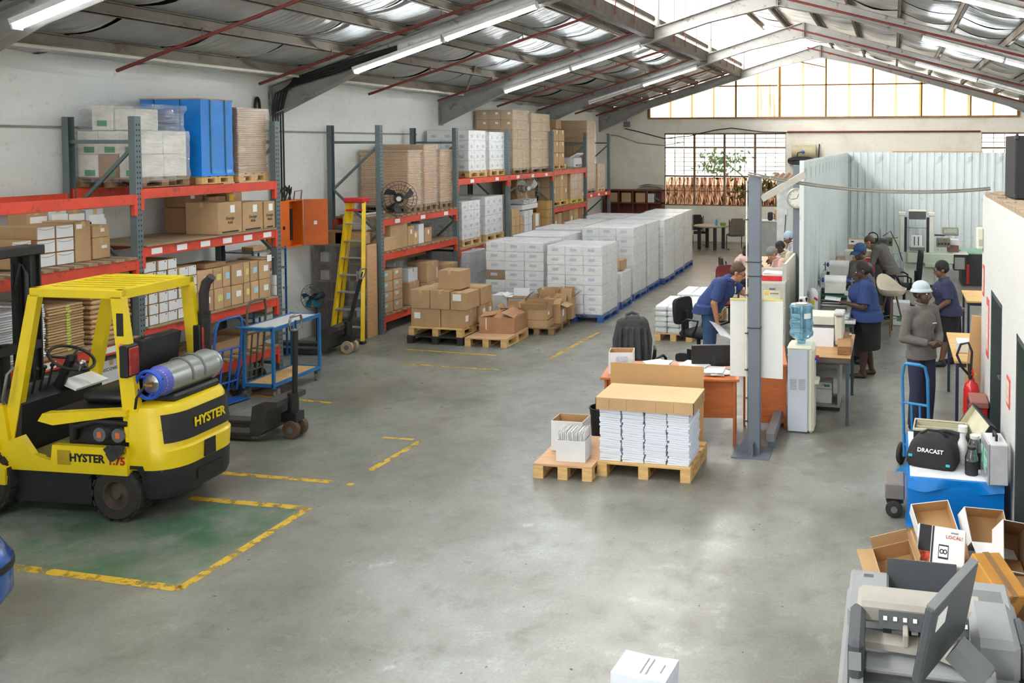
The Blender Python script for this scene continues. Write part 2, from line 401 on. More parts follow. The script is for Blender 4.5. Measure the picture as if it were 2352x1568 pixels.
# foliage outside the window
LEAF = mat('outdoor leaf', (70,112,66), .6, var=.4, vs=3)
m = MB(); rr = random.Random(3)
for cx, cz, sp, n in ((-5.9, 2.75, .5, 150), (-6.1, 2.35, .3, 60), (-4.1, 1.75, .55, 200), (-5.0, 1.5, .4, 80)):
    for _ in range(n):
        p = V((cx+rr.gauss(0, sp), YB+1.6+rr.gauss(0, .3), cz+rr.gauss(0, sp*.35))); a = rr.uniform(0, pi); s = rr.uniform(.05, .12)
        u = V((cos(a), .3, sin(a)))*s; v_ = V((-sin(a), .2, cos(a)))*s*.4; m.quad(p-u, p-v_, p+u, p+v_)
m.tube([(-4.6, YB+1.7, 0), (-4.5, YB+1.7, 1.4), (-5.2, YB+1.6, 2.2), (-6.0, YB+1.6, 2.8)], [.05,.04,.03,.01], 6)
o = m.obj('shrub', LEAF); tag(o, 'green leafy shrub outside the back window', 'shrub')
# ---- gable glazing: translucent corrugated sheets, lit by the sky behind
def lit_sheet(name, s, c0, c1, lo, hi, sc=(9,1,.35)):
    m, nt, b, out = newmat(name); L = nt.links.new
    tc = nd(nt, 'ShaderNodeTexCoord'); mp = nd(nt, 'ShaderNodeMapping'); mp.inputs['Scale'].default_value = sc; L(tc.outputs['Object'], mp.inputs[0])
    oi = nd(nt, 'ShaderNodeObjectInfo'); ad = nd(nt, 'ShaderNodeVectorMath', operation='ADD'); L(mp.outputs[0], ad.inputs[0]); L(oi.outputs['Location'], ad.inputs[1])
    n = nd(nt, 'ShaderNodeTexNoise', Scale=1.3, Detail=6., Roughness=.7); L(ad.outputs[0], n.inputs['Vector'])
    col = ramp(nt, n.outputs[0], [(lo, c0), (hi, c1)])
    L(col, b.inputs['Emission Color']); b.inputs['Emission Strength'].default_value = s; L(col, b.inputs['Base Color']); b.inputs['Roughness'].default_value = .6; return m
GS = lit_sheet('daylit corrugated sheet', GABLE, (1,.95,.84), (.66,.40,.15), .54, .78)
GSD = lit_sheet('stained daylit sheet', GABLE*.7, (1,.90,.70), (.42,.22,.06), .42, .66)
BARM = mat('rusty glazing bar', (120,84,40), .7, var=.2)
gw = bpy.data.objects.new('window_3', None); COL.objects.link(gw); gw['kind'] = 'structure'; gw['label'] = 'translucent corrugated gable glazing above the back wall'
ns = 16; sw = (GX1-GX0)/ns
def zroof(x): return min(zl(x), zr(x))+.16 if x > -2.3 else zl(x)+.16
for i in range(ns):
    xa = GX0+i*sw; k = 12; mm = MB(); pts = []
    for j in range(k+1):
        x = xa+sw*j/k; yy = YB+.12+(.012 if j % 2 else -.012)
        zt_ = min(zl(x), zr(x))+.16 if x > -4.9 else zl(x)+.16
        if x < -2.3 and x > -4.9: zt_ = max(zl(x), zr(x))+.0
        pts.append((x-xa, yy-YB, zt_))
    for j in range(k):
        a, b_ = pts[j], pts[j+1]; mm.quad((a[0], a[1], ZS), (b_[0], b_[1], ZS), (b_[0], b_[1], b_[2]), (a[0], a[1], a[2]))
    mm.obj('corrugated_sheet', GSD if i in (5,) else GS, gw, M=MX.Translation((xa, YB, 0)))
    if i: MB().box(-.03, .03, .08, .10, ZS, min(zl(xa), zr(xa))).obj('sheet_lap', lit_sheet('stained lap', GABLE*.75, (.8,.5,.2), (.5,.28,.08), .4, .7), gw, M=MX.Translation((xa, YB, 0)))
for px in (1690, 1790, 1897, 2005, 2117, 2230):
    x = OY(px, 230, YB).x; MB().box(-.025, .025, 0, .05, ZS, min(zl(x), zr(x))).obj('glazing_bar', BARM, gw, M=MX.Translation((x, YB+.02, 0)))
zb = OY(2000, 193, YB).z
for a, b_ in ((1610, 1785), (1792, 2180)):
    xa, xb = OY(a, 195, YB).x, OY(b_, 195, YB).x; MB().box(xa, xb, 0, .04, zb-.02, zb+.02).obj('glazing_bar', BARM, gw, M=MX.Translation((0, YB+.02, 0)))
a, b_ = OY(1813, 137, YB), OY(1895, 154, YB); MB().cyl(a, b_, .018, 6).obj('stay_bar', BARM, gw)
MB().box(GX0-.03, GX1+.03, -.06, .1, ZS-.05, ZS+.01).obj('sill', mat('rusty sill', (146,104,62), .7, var=.25), gw, M=MX.Translation((0, YB, 0)))
for x in (GX0, GX1): MB().box(x-.04, x+.04, -.03, .1, ZS, min(zl(x), zr(x))).obj('side_frame', BARM, gw, M=MX.Translation((0, YB, 0)))
# ---- roof: outer skin, purlins, sagging foil blankets
STEEL = mat('grey painted portal steel', (148,147,143), .55, .1, var=.1, vs=3, wear=(110,100,90), wamt=.15, wsc=4)
PURL = mat('dusty purlin', (120,111,98), .75, var=.14, vs=3, wear=(100,86,70), wamt=.1, wsc=2)
m = MB(); e = .30
for (xa, za, xb, zb_) in ((XW-.3, zl(XW-.3), -4.95, zl(-4.95)), (-4.95, zr(-4.95), XR+.3, zr(XR+.3))):
    m.prism([(xa, za+e), (xb, zb_+e), (xb, zb_+e+.03), (xa, za+e+.03)], 'y', -9.9, YB+.3)
roof = struct('ceiling', m, mat('roof sheet', (70,66,60), .8))
def foil_mat(name, c):
    m, nt, b, out = newmat(name); L = nt.links.new
    tc = nd(nt, 'ShaderNodeTexCoord'); co = tc.outputs['Object']
    mp = nd(nt, 'ShaderNodeMapping'); mp.inputs['Scale'].default_value = (.55, 5, .55); L(co, mp.inputs[0])
    n = nd(nt, 'ShaderNodeTexNoise', Scale=1.6, Detail=5., Distortion=.8); L(mp.outputs[0], n.inputs['Vector'])
    n2 = nd(nt, 'ShaderNodeTexNoise', Scale=1.2, Detail=4.); L(co, n2.inputs['Vector'])
    C = rgb(c)[:3]; L(ramp(nt, n2.outputs[0], [(.3, tuple(x*.72 for x in C)), (.7, C)]), b.inputs['Base Color'])
    b.inputs['Metallic'].default_value = .45; b.inputs['Roughness'].default_value = .34
    bp = nd(nt, 'ShaderNodeBump', Strength=1., Distance=.09); L(n.outputs[0], bp.inputs['Height']); L(bp.outputs[0], b.inputs['Normal']); return m
FOIL = foil_mat('insulation foil', (206,210,210))
PX_L = [-9.22, -8.25, -7.33, -6.4, -5.5]; PX_R = [-4.2, -3.1, -1.9, -.9, .1, 1.1, 2.1, 3.1, 4.0, 4.7]
def purl(x, zf):
    z = zf(x); mm = MB(); mm.box(x-.03, x-.022, -9.6, YB, z, z+.15); mm.box(x-.03, x+.04, -9.6, YB, z, z+.008); mm.box(x-.03, x+.04, -9.6, YB, z+.142, z+.15); mm.box(x+.032, x+.04, -9.6, YB, z, z+.03)
    mm.obj('purlin', PURL, roof)
for x in PX_L: purl(x, zl)
for x in PX_R: purl(x, zr)
def foil(side, y0, y1, seed):
    rr = random.Random(seed); xs = [XW-.1]+PX_L+[-4.98] if side == 'L' else [-4.9]+PX_R+[XR+.1]; zf = zl if side == 'L' else zr
    mm = MB(); cols = []
    for i in range(len(xs)-1):
        for k in range(6): cols.append((xs[i]+(xs[i+1]-xs[i])*k/6, sin(pi*k/6)))
    cols.append((xs[-1], 0)); ny = 10; sag = rr.uniform(.04, .10); vs = []; fs = []
    for j in range(ny+1):
        t = j/ny; y = y0+(y1-y0)*t; edge = .045*(abs(2*t-1)**4)
        for (x, s) in cols:
            n = mnoise.noise(V((x*.8+seed*7.1, y*2.6, seed)))
            vs.append((x, y, zf(x)+.17-sag*s*(.7+.5*n)-edge*s+.012*n))
    nc = len(cols)
    for j in range(ny):
        for i in range(nc-1): fs.append((j*nc+i, (j+1)*nc+i, (j+1)*nc+i+1, j*nc+i+1))
    mm.add(vs, fs).obj('foil_blanket', FOIL, roof, smooth=60)
yy = 1.6; k = 0
while yy < YB-.1:
    foil('L', yy+.035, min(yy+1.33, YB), k); foil('R', yy+.035, min(yy+1.33, YB), k+50); yy += 1.3625; k += 1
foil('L', -9.6, 1.6, 98); foil('R', -9.6, 1.6, 99)
# dark seams between blankets
SEAM = mat('dark seam tape', (60,58,54), .8)
yy = 2.9625; k = 0
# ---- clerestory (raised roof light along the ridge)
cl = bpy.data.objects.new('window_4', None); COL.objects.link(cl); cl['kind'] = 'structure'; cl['label'] = 'bright translucent clerestory sheets along the raised ridge roof'
CS = lit_sheet('daylit clerestory sheet', CLER, (1,.98,.96), (.9,.82,.7), .6, .85, (1,9,.35))
zc0, zc1 = zl(-4.95)+.12, zr(-4.95)+.12
me = MB(); k = 16
for j in range(k):
    ya, yb = .98*j/k, .98*(j+1)/k; xa, xb = (.012 if j % 2 else -.012), (-.012 if j % 2 else .012)
    me.quad((xa, ya, zc0), (xb, yb, zc0), (xb, yb, zc1), (xa, ya, zc1))
me = me.mesh('corrugated_sheet', CS); y = -9.0
while y < YB-.5: mobj('corrugated_sheet', me, cl, MX.Translation((-4.97, y, 0))); y += 1.0
MB().box(-5.02, -4.86, -9.6, YB, zc0-.30, zc0-.02).obj('gutter_beam', mat('dark gutter beam', (84,74,64), .8, var=.25), cl)
MB().box(-4.93, -4.86, -9.6, YB, zc0+.06, zc0+.15).obj('lower_rail', mat('dark gutter beam', (84,74,64)), cl)
PIPE = mat('red oxide pipe', (112,48,42), .6, var=.2)
for fy in FRY:
    if fy < 1: continue
    MB().cyl((-4.8, fy, zl(-4.8)), (-4.8, fy, zr(-4.8)), .055, 10).obj('post', STEEL, cl, 40)
    for dy in (1.6, 2.7, 3.9):
        if fy+dy < YB: MB().cyl((-4.83, fy+dy, zc0-.2), (-4.83, fy+dy, zc1), .014, 6).obj('rod', PIPE, cl)
# ---- portal frames
def frame(fy, n):
    xs = [(-9.75, .50), (-8.05, .27), (-3.7, .27), (-2.3, .40), (-.9, .27), (3.45, .27), (5.15, .50)]
    top = [(x, min(zl(x), zr(x))) for x, d in xs]; bot = [(x, min(zl(x), zr(x))-d) for x, d in xs]
    root = bpy.data.objects.new('portal_frame', None); COL.objects.link(root); root.location = (0, fy, 0); root['kind'] = 'structure'
    root['label'] = 'grey steel portal frame rafter, %s from the back wall' % (['nearest','second','third','fourth','fifth','sixth','seventh','eighth'][n])
    MB().prism(top+bot[::-1], 'y', -.006, .006).obj('web', STEEL, root)
    for nm, pl in (('top_flange', top), ('bottom_flange', bot)):
        mm = MB()
        for i in range(len(pl)-1):
            (xa, za), (xb, zb_) = pl[i], pl[i+1]; t = .014 if nm[0] == 'b' else -.014
            mm.prism([(xa, za), (xb, zb_), (xb, zb_+t), (xa, za+t)], 'y', -.085, .085)
        mm.obj(nm, STEEL, root)
    mm = MB(); z = zl(-2.3); mm.box(-2.325, -2.305, -.09, .09, z-.42, z+.0); mm.box(-2.295, -2.275, -.09, .09, z-.42, z); mm.obj('apex_plate', STEEL, root)
    mm = MB(); mm.box(-9.745, -9.725, -.09, .09, zl(XW)-.52, zl(XW)); mm.box(5.125, 5.145, -.09, .09, zl(XW)-.52, zl(XW)); mm.obj('knee_plate', STEEL, root)
    mm = MB()
    for z in (-.08, -.2, -.32):
        for x in (-2.345, -2.255):
            for yy in (-.05, .05): mm.bx((x, yy, 6.47+z), (.03, .025, .025))
    mm.obj('bolt', STEEL, root)
for i, fy in enumerate(FRY): frame(fy, len(FRY)-1-i)
# fly bracing and red sprinkler pipes
for (a, b_) in (((1120, 75), (1072, 205)),):
    p, q = OY(*a, 15.5), OY(*b_, 17.2); o = MB().cyl(p, q, .03, 8).obj('roof_brace', PURL, roof, 40)
for k, y in enumerate((3.9, 6.4, 9.3, 11.85, 14.75, 17.3, 20.2, 22.75, 25.65, 27.6)):
    mm = MB(); mm.tube([(-9.45, y, zl(-9.45)-.10), (-5.05, y, zl(-5.05)-.10)], .024, 8)
    if k % 2: mm.tube([(-2.6, y, zr(-2.6)-.30), (4.9, y, zr(4.9)-.10)], .024, 8)
    for x in (-8.2, -6.4): mm.cyl((x, y, zl(x)-.1), (x, y, zl(x)+.02), .008, 5)
    for x in (-.9, 1.1, 3.1):
        if k % 2: mm.cyl((x, y, zr(x)-.1), (x, y, zr(x)+.02), .008, 5)
    o = mm.obj('sprinkler_pipe', PIPE, None, 40); o['kind'] = 'structure'; o['label'] = 'red sprinkler pipe under the roof, %s from the loading door' % ORD[k]
# white conduit along the eaves purlin
mm = MB(); mm.cyl((-9.17, 1.6, zl(-9.17)-.03), (-9.17, 17.9, zl(-9.17)-.03), .022, 8); o = mm.obj('eaves_conduit', mat('white conduit', (214,210,198), .6), None, 40); o['kind'] = 'structure'; o['label'] = 'white conduit along the eaves purlin'
# ---- fluorescent fittings
TUBEM = emit('lit fluorescent tube', (246,252,255), TUBE); TOFF = mat('unlit tube', (226,228,222), .4)
FIT = mat('white fitting', (222,224,222), .5)
def fitting(x0, x1, fy, side, lit, lab):
    zf = zl if side == 'L' else zr
    z0, z1 = zf(x0)-.27, zf(x1)-.27; root = thing('fluorescent_fitting', lab, 'light', ((x0+x1)/2, fy, (z0+z1)/2), 0, 'fluorescent fittings under the rafters')
    d = V((x1-x0, 0, z1-z0)); L_ = d.length; M = MX.Rotation(-math.atan2(d.z, d.x), 4, 'Y')
    mm = MB(); mm.bx((0,0,.02), (L_, .11, .055)); mm.T = None
    mm.obj('housing', FIT, root, M=M)
    for yy in (-.03, .03): MB().cyl((-L_/2+.03, yy, -.035), (L_/2-.03, yy, -.035), .016, 10).obj('tube', TUBEM if lit else TOFF, root, 40, M=M)
    for x in (-L_/2+.012, L_/2-.012): MB().bx((x, 0, -.03), (.024, .10, .06)).obj('lamp_holder', FIT, root, M=M)
BAYN = {28.85:'rafter against the back wall', 23.4:'rafter next before the back wall', 17.95:'rafter above the white wrapped pallets', 12.5:'rafter above the tall ladder', 7.05:'rafter above the forklift', 1.6:'added unseen above the viewpoint', -3.85:'added unseen behind the viewpoint'}
def slots(fy, side, lit):
    for k, l in enumerate(lit):
        if side == 'L': x0 = -8.15+k*1.53; x1 = x0+1.5
        else: x1 = 3.57-k*1.53; x0 = x1-1.5
        if l is None: continue
        fitting(x0, x1, fy-.16, side, l, '%s %s tube light on %s slope, %s' % ('lit' if l else 'unlit', ['lower','upper'][k], 'left' if side == 'L' else 'right', BAYN[fy]))
slots(7.05, 'L', (True, True)); slots(12.5, 'L', (True, True)); slots(17.95, 'L', (True, True)); slots(23.4, 'L', (False, True))
slots(7.05, 'R', (True, True)); slots(12.5, 'R', (True, True)); slots(17.95, 'R', (True, True)); slots(23.4, 'R', (False, True))
for fy in (1.6, -3.85): slots(fy, 'L', (True, True)); slots(fy, 'R', (True, True))  # unseen tube lights added above and behind the viewpoint for more illumination
# ---- corrugated partition of the finishing bay
PARM = mat('pale blue corrugated steel', (210,219,218), .45, .1, var=.05, vs=1.5, wear=(180,190,186), wamt=.12, wsc=3)
ZP = 3.07; XP, YPn, YPf = -1.2, 12.25, 24.15
def rib_panel(w, z):
    mm = MB(); prof = []; x = 0; p = .19
    while x < w-.01:
        prof += [(x, 0), (x+.10, 0), (x+.12, .035), (x+.17, .035)]; x += p
    prof = [q for q in prof if q[0] < w]+[(w, 0)]
    for a, b_ in zip(prof, prof[1:]): mm.quad((a[0], -a[1], 0), (b_[0], -b_[1], 0), (b_[0], -b_[1], z), (a[0], -a[1], z))
    return mm.mesh('corrugated_panel', PARM)
wp = bpy.data.objects.new('wall_partition', None); COL.objects.link(wp); wp['kind'] = 'structure'; wp['label'] = 'pale blue corrugated steel partition around the finishing bay'
pm_ = rib_panel(.76, ZP); x = XP
while x < XR-.3: mobj('corrugated_panel', pm_, wp, at(x, YPf, 0)); x += .76
y = YPn; 
while y < YPf-.1: mobj('corrugated_panel', pm_, wp, at(XP, y, 0, rz=pi/2)); y += .76
MB().box(XP-.03, XP, YPn-.05, YPf, 0, ZP-.05).box(XP, XR, YPf+.005, YPf+.03, 0, ZP-.05).obj('backing', PARM, wp)
MB().box(XP-.04, XP+.02, YPn-.09, YPn-.03, 0, ZP).obj('edge_trim', PARM, wp)
MB().box(.0, 2.3, YPf-.02, YPf+.25, ZP+.005, ZP+.035).obj('top_board', mat('bare plank', (176,140,96), .7), wp)
# ---- office block wall at right with brick coping and two dark doors
XO, YO, ZO, TO = 1.0, 10.46, 2.72, .40
D1 = (8.56, 9.49, 1.81); D2 = (6.55, 7.58, 1.76)
WO = plaster('white limewash office', (192,193,190), 0, (200,196,186), .3)
m = MB(); m.box(XO, XO+TO, D1[1], YO, 0, ZO); m.box(XO, XO+TO, D1[0], D1[1], D1[2], ZO); m.box(XO, XO+TO, D2[1], D1[0], 0, ZO); m.box(XO, XO+TO, D2[0], D2[1], D2[2], ZO); m.box(XO, XO+TO, 1.2, D2[0], 0, ZO)
m.box(XO+TO, XR, YO-.3, YO, 0, ZO)
wo = struct('wall_office', m, WO)
struct('ceiling_office', MB().box(XO+TO, XR, 1.2, YO-.3, ZO-.2, ZO-.05), mat('office roof slab', (120,112,100), .9, var=.25, vs=2))
BRK = mat('old dusty brick', (150,132,108), .9, var=.25, vs=3, bump=.5, bs=25)
rb = random.Random(5); bm_ = [MB().cbox(-.048, .048, -.105, .105, 0, .05+.006*i, .006).mesh('brick', BRK) for i in range(3)]
y = 6.3; r = 0
while y < YO-.02:
    for c in range(4):
        yy = y+(.055 if c % 2 else 0)+.108
        if yy < YO-.08: mobj('brick', bm_[rb.randrange(3)], wo, at(XO+.052+c*.1, yy, ZO-.006, rz=rb.uniform(-.03, .03)))
    y += .222
DOOR = mat('dark green-grey door', (62,72,70), .5, var=.08)
for i, (a, b_, z) in enumerate((D1, D2)):
    d = bpy.data.objects.new('door_%d' % (i+1), None); COL.objects.link(d); d.location = (XO+.12, (a+b_)/2, 0); d['kind'] = 'structure'; d['label'] = ['dark grey door in the white office wall beside the red extinguisher','dark grey door in the white office wall nearest the viewpoint'][i]
    w_ = b_-a; MB().cbox(0, .04, -w_/2+.05, w_/2-.05, .01, z-.05, .004).obj('leaf', DOOR, d)
    MB().box(-.12, .06, -w_/2, -w_/2+.05, 0, z).box(-.12, .06, w_/2-.05, w_/2, 0, z).box(-.12, .06, -w_/2, w_/2, z-.05, z).obj('door_frame', DOOR, d)
    MB().cyl((-.0, w_/2-.12, .95), (-.06, w_/2-.12, .95), .012, 8).cyl((-.055, w_/2-.12, .95), (-.055, w_/2-.24, .95), .011, 8).obj('door_handle', mat('brushed handle', (160,158,150), .35, .8), d, 40)
# ---- free-standing poles with diagonal brackets
PGREY = mat('grey gloss pole paint', (102,110,120), .4, .1, var=.08, vs=3)
def pole(loc, h, lab, flip):
    t = thing('steel_post', lab, 'post', loc); hh = .07
    MB().cbox(-.065, .065, -.05, .05, 0, h, .006).obj('shaft', PGREY, t)
    MB().box(-.005, .005, -.16, .16, 0, .14).prism([(-.2, .012), (-.06, .012), (-.06, .25)], 'y', -.006, .006).obj('gusset', PGREY, t)
    MB().box(-.22, .18, -.2, .2, 0, .012).obj('base_plate', PGREY, t)
    return t
P1 = FL(1733, 1040); post1 = pole((P1.x, P1.y, 0), 2.96, 'grey steel post with white poster board tied to it', 1)
post2 = pole((-1.42, 13.66, 0), 2.97, 'grey steel post carrying the round wall clock', -1)
mm = MB(); a, b_ = V((.07, .0, 2.72)), V((.52, .06, 2.98)); 
mm.bx((a+b_)/2, ((b_-a).length, .07, .07), MX.Rotation(math.atan2(.06, .45), 4, 'Z') @ MX.Rotation(-math.atan2(b_.z-a.z, .45), 4, 'Y')); mm.obj('bracket_arm', mat('pale steel channel', (176,172,160), .5, .2), post1)
mm = MB(); mm.tube([(-.085, -.02, .3), (-.085, -.02, 2.9), (-.04, -.02, 2.99)], .011, 6); mm.obj('conduit', mat('white conduit', (214,210,198)), post1, 40)
mm = MB()
for z in (.35, .6, .9, 1.29, 1.7, 2.05, 2.5, 2.8): mm.box(-.1, -.06, -.06, .06, z, z+.006)
for z in (1.35, 1.9, 2.05): mm.box(-.07, .07, -.058, .055, z, z+.008)
mm.obj('cable_tie', mat('black plastic', (26,26,28), .5), post1)
# ================================================================ RACKS AND GOODS
KRAFT = mat('kraft cardboard', (178,145,106), .8, var=.1, vs=4, bump=.05, bs=60)
KRAFT2 = mat('pale kraft cardboard', (190,156,114), .8, var=.1, vs=4)
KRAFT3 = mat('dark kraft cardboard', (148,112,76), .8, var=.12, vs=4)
KIN = mat('cardboard inside', (188,150,104), .85, var=.08)
WCARD = mat('white card', (222,223,224), .7, var=.04, vs=5)
WCARD2 = mat('greyish white card', (206,208,210), .7, var=.05, vs=5)
WPAPER = mat('white paper label', (238,238,236), .7, var=.02)
PRINTB = mat('faint blue print', (194,201,219), .7, var=.35, vs=60)
PRINTG = mat('green label print', (70,150,100), .7, var=.3, vs=40)
PRINTK = mat('black print', (40,40,42), .7, var=.2)
BLUESTK = mat('light blue sticker', (160,205,225), .6)
TAPE = mat('parcel tape', (196,166,120), .35, var=.05)
TAPEW = mat('clear tape', (206,192,168), .25, var=.05)
RED = mat('orange-red rack beam', (206,66,40), .5, var=.14, vs=3, wear=(150,60,44), wamt=.12, wsc=5)
UPR = mat('slate grey upright', (98,110,112), .5, .2, var=.1, vs=3)
HOLE = mat('dark slot', (24,24,26), .9)
PINE = mat('pallet pine', (212,174,114), .75, var=.2, vs=5, stretch=(1,6,6), bump=.1)
PINED = mat('weathered pallet wood', (132,104,72), .85, var=.25, vs=5, stretch=(1,6,6))
BLACKW = mat('black stained pallet', (46,44,40), .85, var=.2)
BLUEW = mat('blue painted pallet', (36,84,158), .65, var=.18, vs=6)
CHIP = mat('grubby deck board', (150,128,98), .85, var=.2, vs=6)
def strip(pts, w, ax, m, parent, name='tape', M=None, label=None):
    """ribbon that follows pts; ax = unit vector across the ribbon"""
    a = V(ax)*w/2; vs = []
    for p in pts: vs += [V(p)-a, V(p)+a]
    return MB().add(vs, [(2*i, 2*i+1, 2*i+3, 2*i+2) for i in range(len(pts)-1)]).obj(name, m, parent, M=M, label=label)
_tm = {}
def tapemesh(sx, sy, sz, along, m):
    k = (round(sx, 3), round(sy, 3), round(sz, 3), along, m.name)
    if k not in _tm:
        e = .0015; w = min(.05, .3*min(sx, sy)); d = min(.06, sz*.35)
        if along == 'x': pts = [(-sx/2-e, 0, sz-d), (-sx/2-e, 0, sz+e), (sx/2+e, 0, sz+e), (sx/2+e, 0, sz-d)]; ax = V((0, 1, 0))
        else: pts = [(0, -sy/2-e, sz-d), (0, -sy/2-e, sz+e), (0, sy/2+e, sz+e), (0, sy/2+e, sz-d)]; ax = V((1, 0, 0))
        vs = []
        for p in pts: vs += [V(p)-ax*w/2, V(p)+ax*w/2]
        _tm[k] = MB().add(vs, [(2*i, 2*i+1, 2*i+3, 2*i+2) for i in range(3)]).mesh('tape', m)
    return _tm[k]
def sticker(parent, face, size, u, v, w, h, m, name='label_sticker', e=.002):
    sx, sy, sz = size; me = boxmesh(.002, w, h, m)
    if face == '+x': M = at(sx/2+e/2, u, v-h/2)
    elif face == '-x': M = at(-sx/2-e/2, u, v-h/2)
    elif face == '-y': M = at(u, -sy/2-e/2, v-h/2, rz=pi/2)
    elif face == '+y': M = at(u, sy/2+e/2, v-h/2, rz=pi/2)
    else: M = at(u, v-h/2, sz+e/2, ry=-pi/2) @ rot(0, 0, pi/2)
    return mobj(name, me, parent, M)
def carton(c, size, label, group=None, m=None, rz=0, st=(), tape='x', name='carton', cat='box', tm=None, tilt=None):
    m = m or KRAFT
    o = mobj(name, boxmesh(*size, m, .006)); o.matrix_local = at(*c, *(tilt or (0, 0)), rz); tag(o, label, cat, group)
    if tape: mobj('tape', tapemesh(*size, tape, tm or TAPE), o)
    for s in st:
        sticker(o, s[0], size, s[1]*(size[1] if s[0][1] == 'x' else size[0]), s[2]*size[2], s[3], s[4], s[5] if len(s) > 5 else WPAPER)
    return o
def shelfbox(pl, pr, pt, zb, X, depth, label, group=None, gap=.006, h=None, **k):
    pm = (pl+pr)/2
    y0, y1 = OX(pl, pt+20, X).y, OX(pr, pt+20, X).y
    hh = h or OX(pm, pt, X).z-zb
    return carton((X-depth/2, (y0+y1)/2, zb), (depth, y1-y0-gap, hh), label, group, **k)
# ---- pallet
def pallet_parts(parent, sx, sy, h=.14, m=None, z=0, sheet=None, blocks=3):
    """runners along y; deck boards across; children of parent, base centred at (0,0,z)"""
    m = m or PINE; bt = .02
    for i in range(blocks):
        x = -sx/2+.05+(sx-.1)*i/(blocks-1)
        for j in range(3): mobj('block', boxmesh(.1, .1, h-.055, m), parent, at(x, -sy/2+.05+(sy-.1)*j/2, z+.016))
        mobj('bottom_board', boxmesh(.1, sy, .016, m), parent, at(x, 0, z))
        mobj('stringer_board', boxmesh(.1, sy, .018, m), parent, at(x, 0, z+h-.039))
    if sheet: mobj('plywood_deck', boxmesh(sx, sy, .02, sheet), parent, at(0, 0, z+h-.02))
    else:
        n = max(4, int(sy/.16)); w = sy/n*.74
        for j in range(n): mobj('deck_board', boxmesh(sx, w, .02, m), parent, at(0, -sy/2+w/2+(sy-w)*j/(n-1), z+h-.02))
def pallet(loc, sx, sy, label, rz=0, group=None, **k):
    t = thing('pallet', label, 'pallet', loc, rz, group); pallet_parts(t, sx, sy, **k); return t
# ---- film skins
FILM = film('stretch film', (255,255,255), .10, .12, .14, 5., .5)
FILMW = film('warm stretch film', (255,254,250), .10, .14, .18, 6., .6)
FILMB = film('blue stretch film', (60,160,235), .1, .2, .15, 6., .6)
def film_skin(parent, sx, sy, z0, z1, m, seed=0, wob=.008, top=True, name='stretch_film', bulge=0.):
    rr = random.Random(seed); n, k = 16, 8; vs = []; fs = []
    per = []
    for i in range(n):
        t = i/n*4; s = int(t); f = t-s
        p = [(-1+2*f, -1), (1, -1+2*f), (1-2*f, 1), (-1, 1-2*f)][s]; per.append(p)
    for j in range(k+1):
        z = z0+(z1-z0)*j/k
        for i, (a, b_) in enumerate(per):
            w_ = rr.uniform(-wob*.3, wob)+bulge*(1 if j == 0 else 0)+.006
            vs.append((a*(sx/2+w_), b_*(sy/2+w_), z+(rr.uniform(-.02, .015) if j == 0 else 0)))
    for j in range(k):
        for i in range(n): fs.append((j*n+i, j*n+(i+1) % n, (j+1)*n+(i+1) % n, (j+1)*n+i))
    if top:
        vs.append((0, 0, z1+.006)); c = len(vs)-1
        for i in range(n): fs.append((k*n+i, k*n+(i+1) % n, c))
    return MB().add(vs, fs).obj(name, m, parent)
# ---- wrapped pallet load: pallet + cartons + film move as one
def wload(loc, sx, sy, h, n, label, cm, pm=None, fm=None, group=None, rz=0, lab=None, ph=.14, seed=0, skip=(), brown=(), filmz=None, ptype=3, jit=.004):
    t = thing('wrapped_pallet_load', label, 'pallet load', loc, rz, group); rr = random.Random(seed)
    pallet_parts(t, sx, sy, ph, pm or PINE, blocks=ptype)
    nx, ny, nz = n; bx_, by, bz = (sx-.03)/nx, (sy-.03)/ny, h/nz
    me = boxmesh(bx_-.004, by-.004, bz-.003, cm, .008); me2 = boxmesh(bx_-.004, by-.004, bz-.003, KRAFT3, .008)
    for k in range(nz):
        for i in range(nx):
            for j in range(ny):
                if not (i == nx-1 or j == 0 or k == nz-1) or (i, j, k) in skip: continue
                b_ = mobj('carton', me2 if (i, j, k) in brown else me, t, at(-sx/2+.015+bx_*(i+.5)+rr.uniform(-jit, jit), -sy/2+.015+by*(j+.5)+rr.uniform(-jit, jit), ph+bz*k, rz=rr.uniform(-.012, .012)))
                if lab:
                    if j == 0: mobj('printed_label', boxmesh(bx_*lab[0], .002, bz*lab[1], lab[2]), b_, at(lab[3]*bx_, -by/2-.0, bz*lab[4]))
                    if i == nx-1 and len(lab) > 5: mobj('printed_label', boxmesh(.002, by*lab[0], bz*lab[1], lab[2]), b_, at(bx_/2, 0, bz*lab[4]))
    if fm: film_skin(t, sx, sy, ph-.05, ph+h+.004, fm, seed)
    return t
def reams(loc, sx, sy, h, nl, label, m, pm=None, fm=None, group=None, seed=0, cap=None, lab=None, ph=.13, name='wrapped_paper_stack', cat='pallet load', pal=True):
    t = thing(name, label, cat, loc, 0, group); rr = random.Random(seed)
    if pal: pallet_parts(t, sx, sy, ph, pm or PINE)
    else: ph = 0
    lz = h/nl
    ms = [MB().cbox(-sx/2+.012, sx/2-.012, -sy/2+.012, sy/2-.012, 0, lz*.94, lz*.35).mesh('paper_bundle', m) for _ in range(1)]
    for k in range(nl):
        b_ = mobj('paper_bundle', ms[0], t, at(rr.uniform(-.008, .008), rr.uniform(-.008, .008), ph+lz*k))
        if lab: mobj('label_sticker', boxmesh(.003, sy*lab[0], lz*.7, lab[1]), b_, at(sx/2-.011, sy*lab[2], lz*.1))
    if cap: mobj('cap_board', boxmesh(sx, sy, .03, cap), t, at(0, 0, ph+h))
    if fm: film_skin(t, sx, sy, ph-.04, ph+h+(.03 if cap else 0)+.002, fm, seed, .012)
    return t
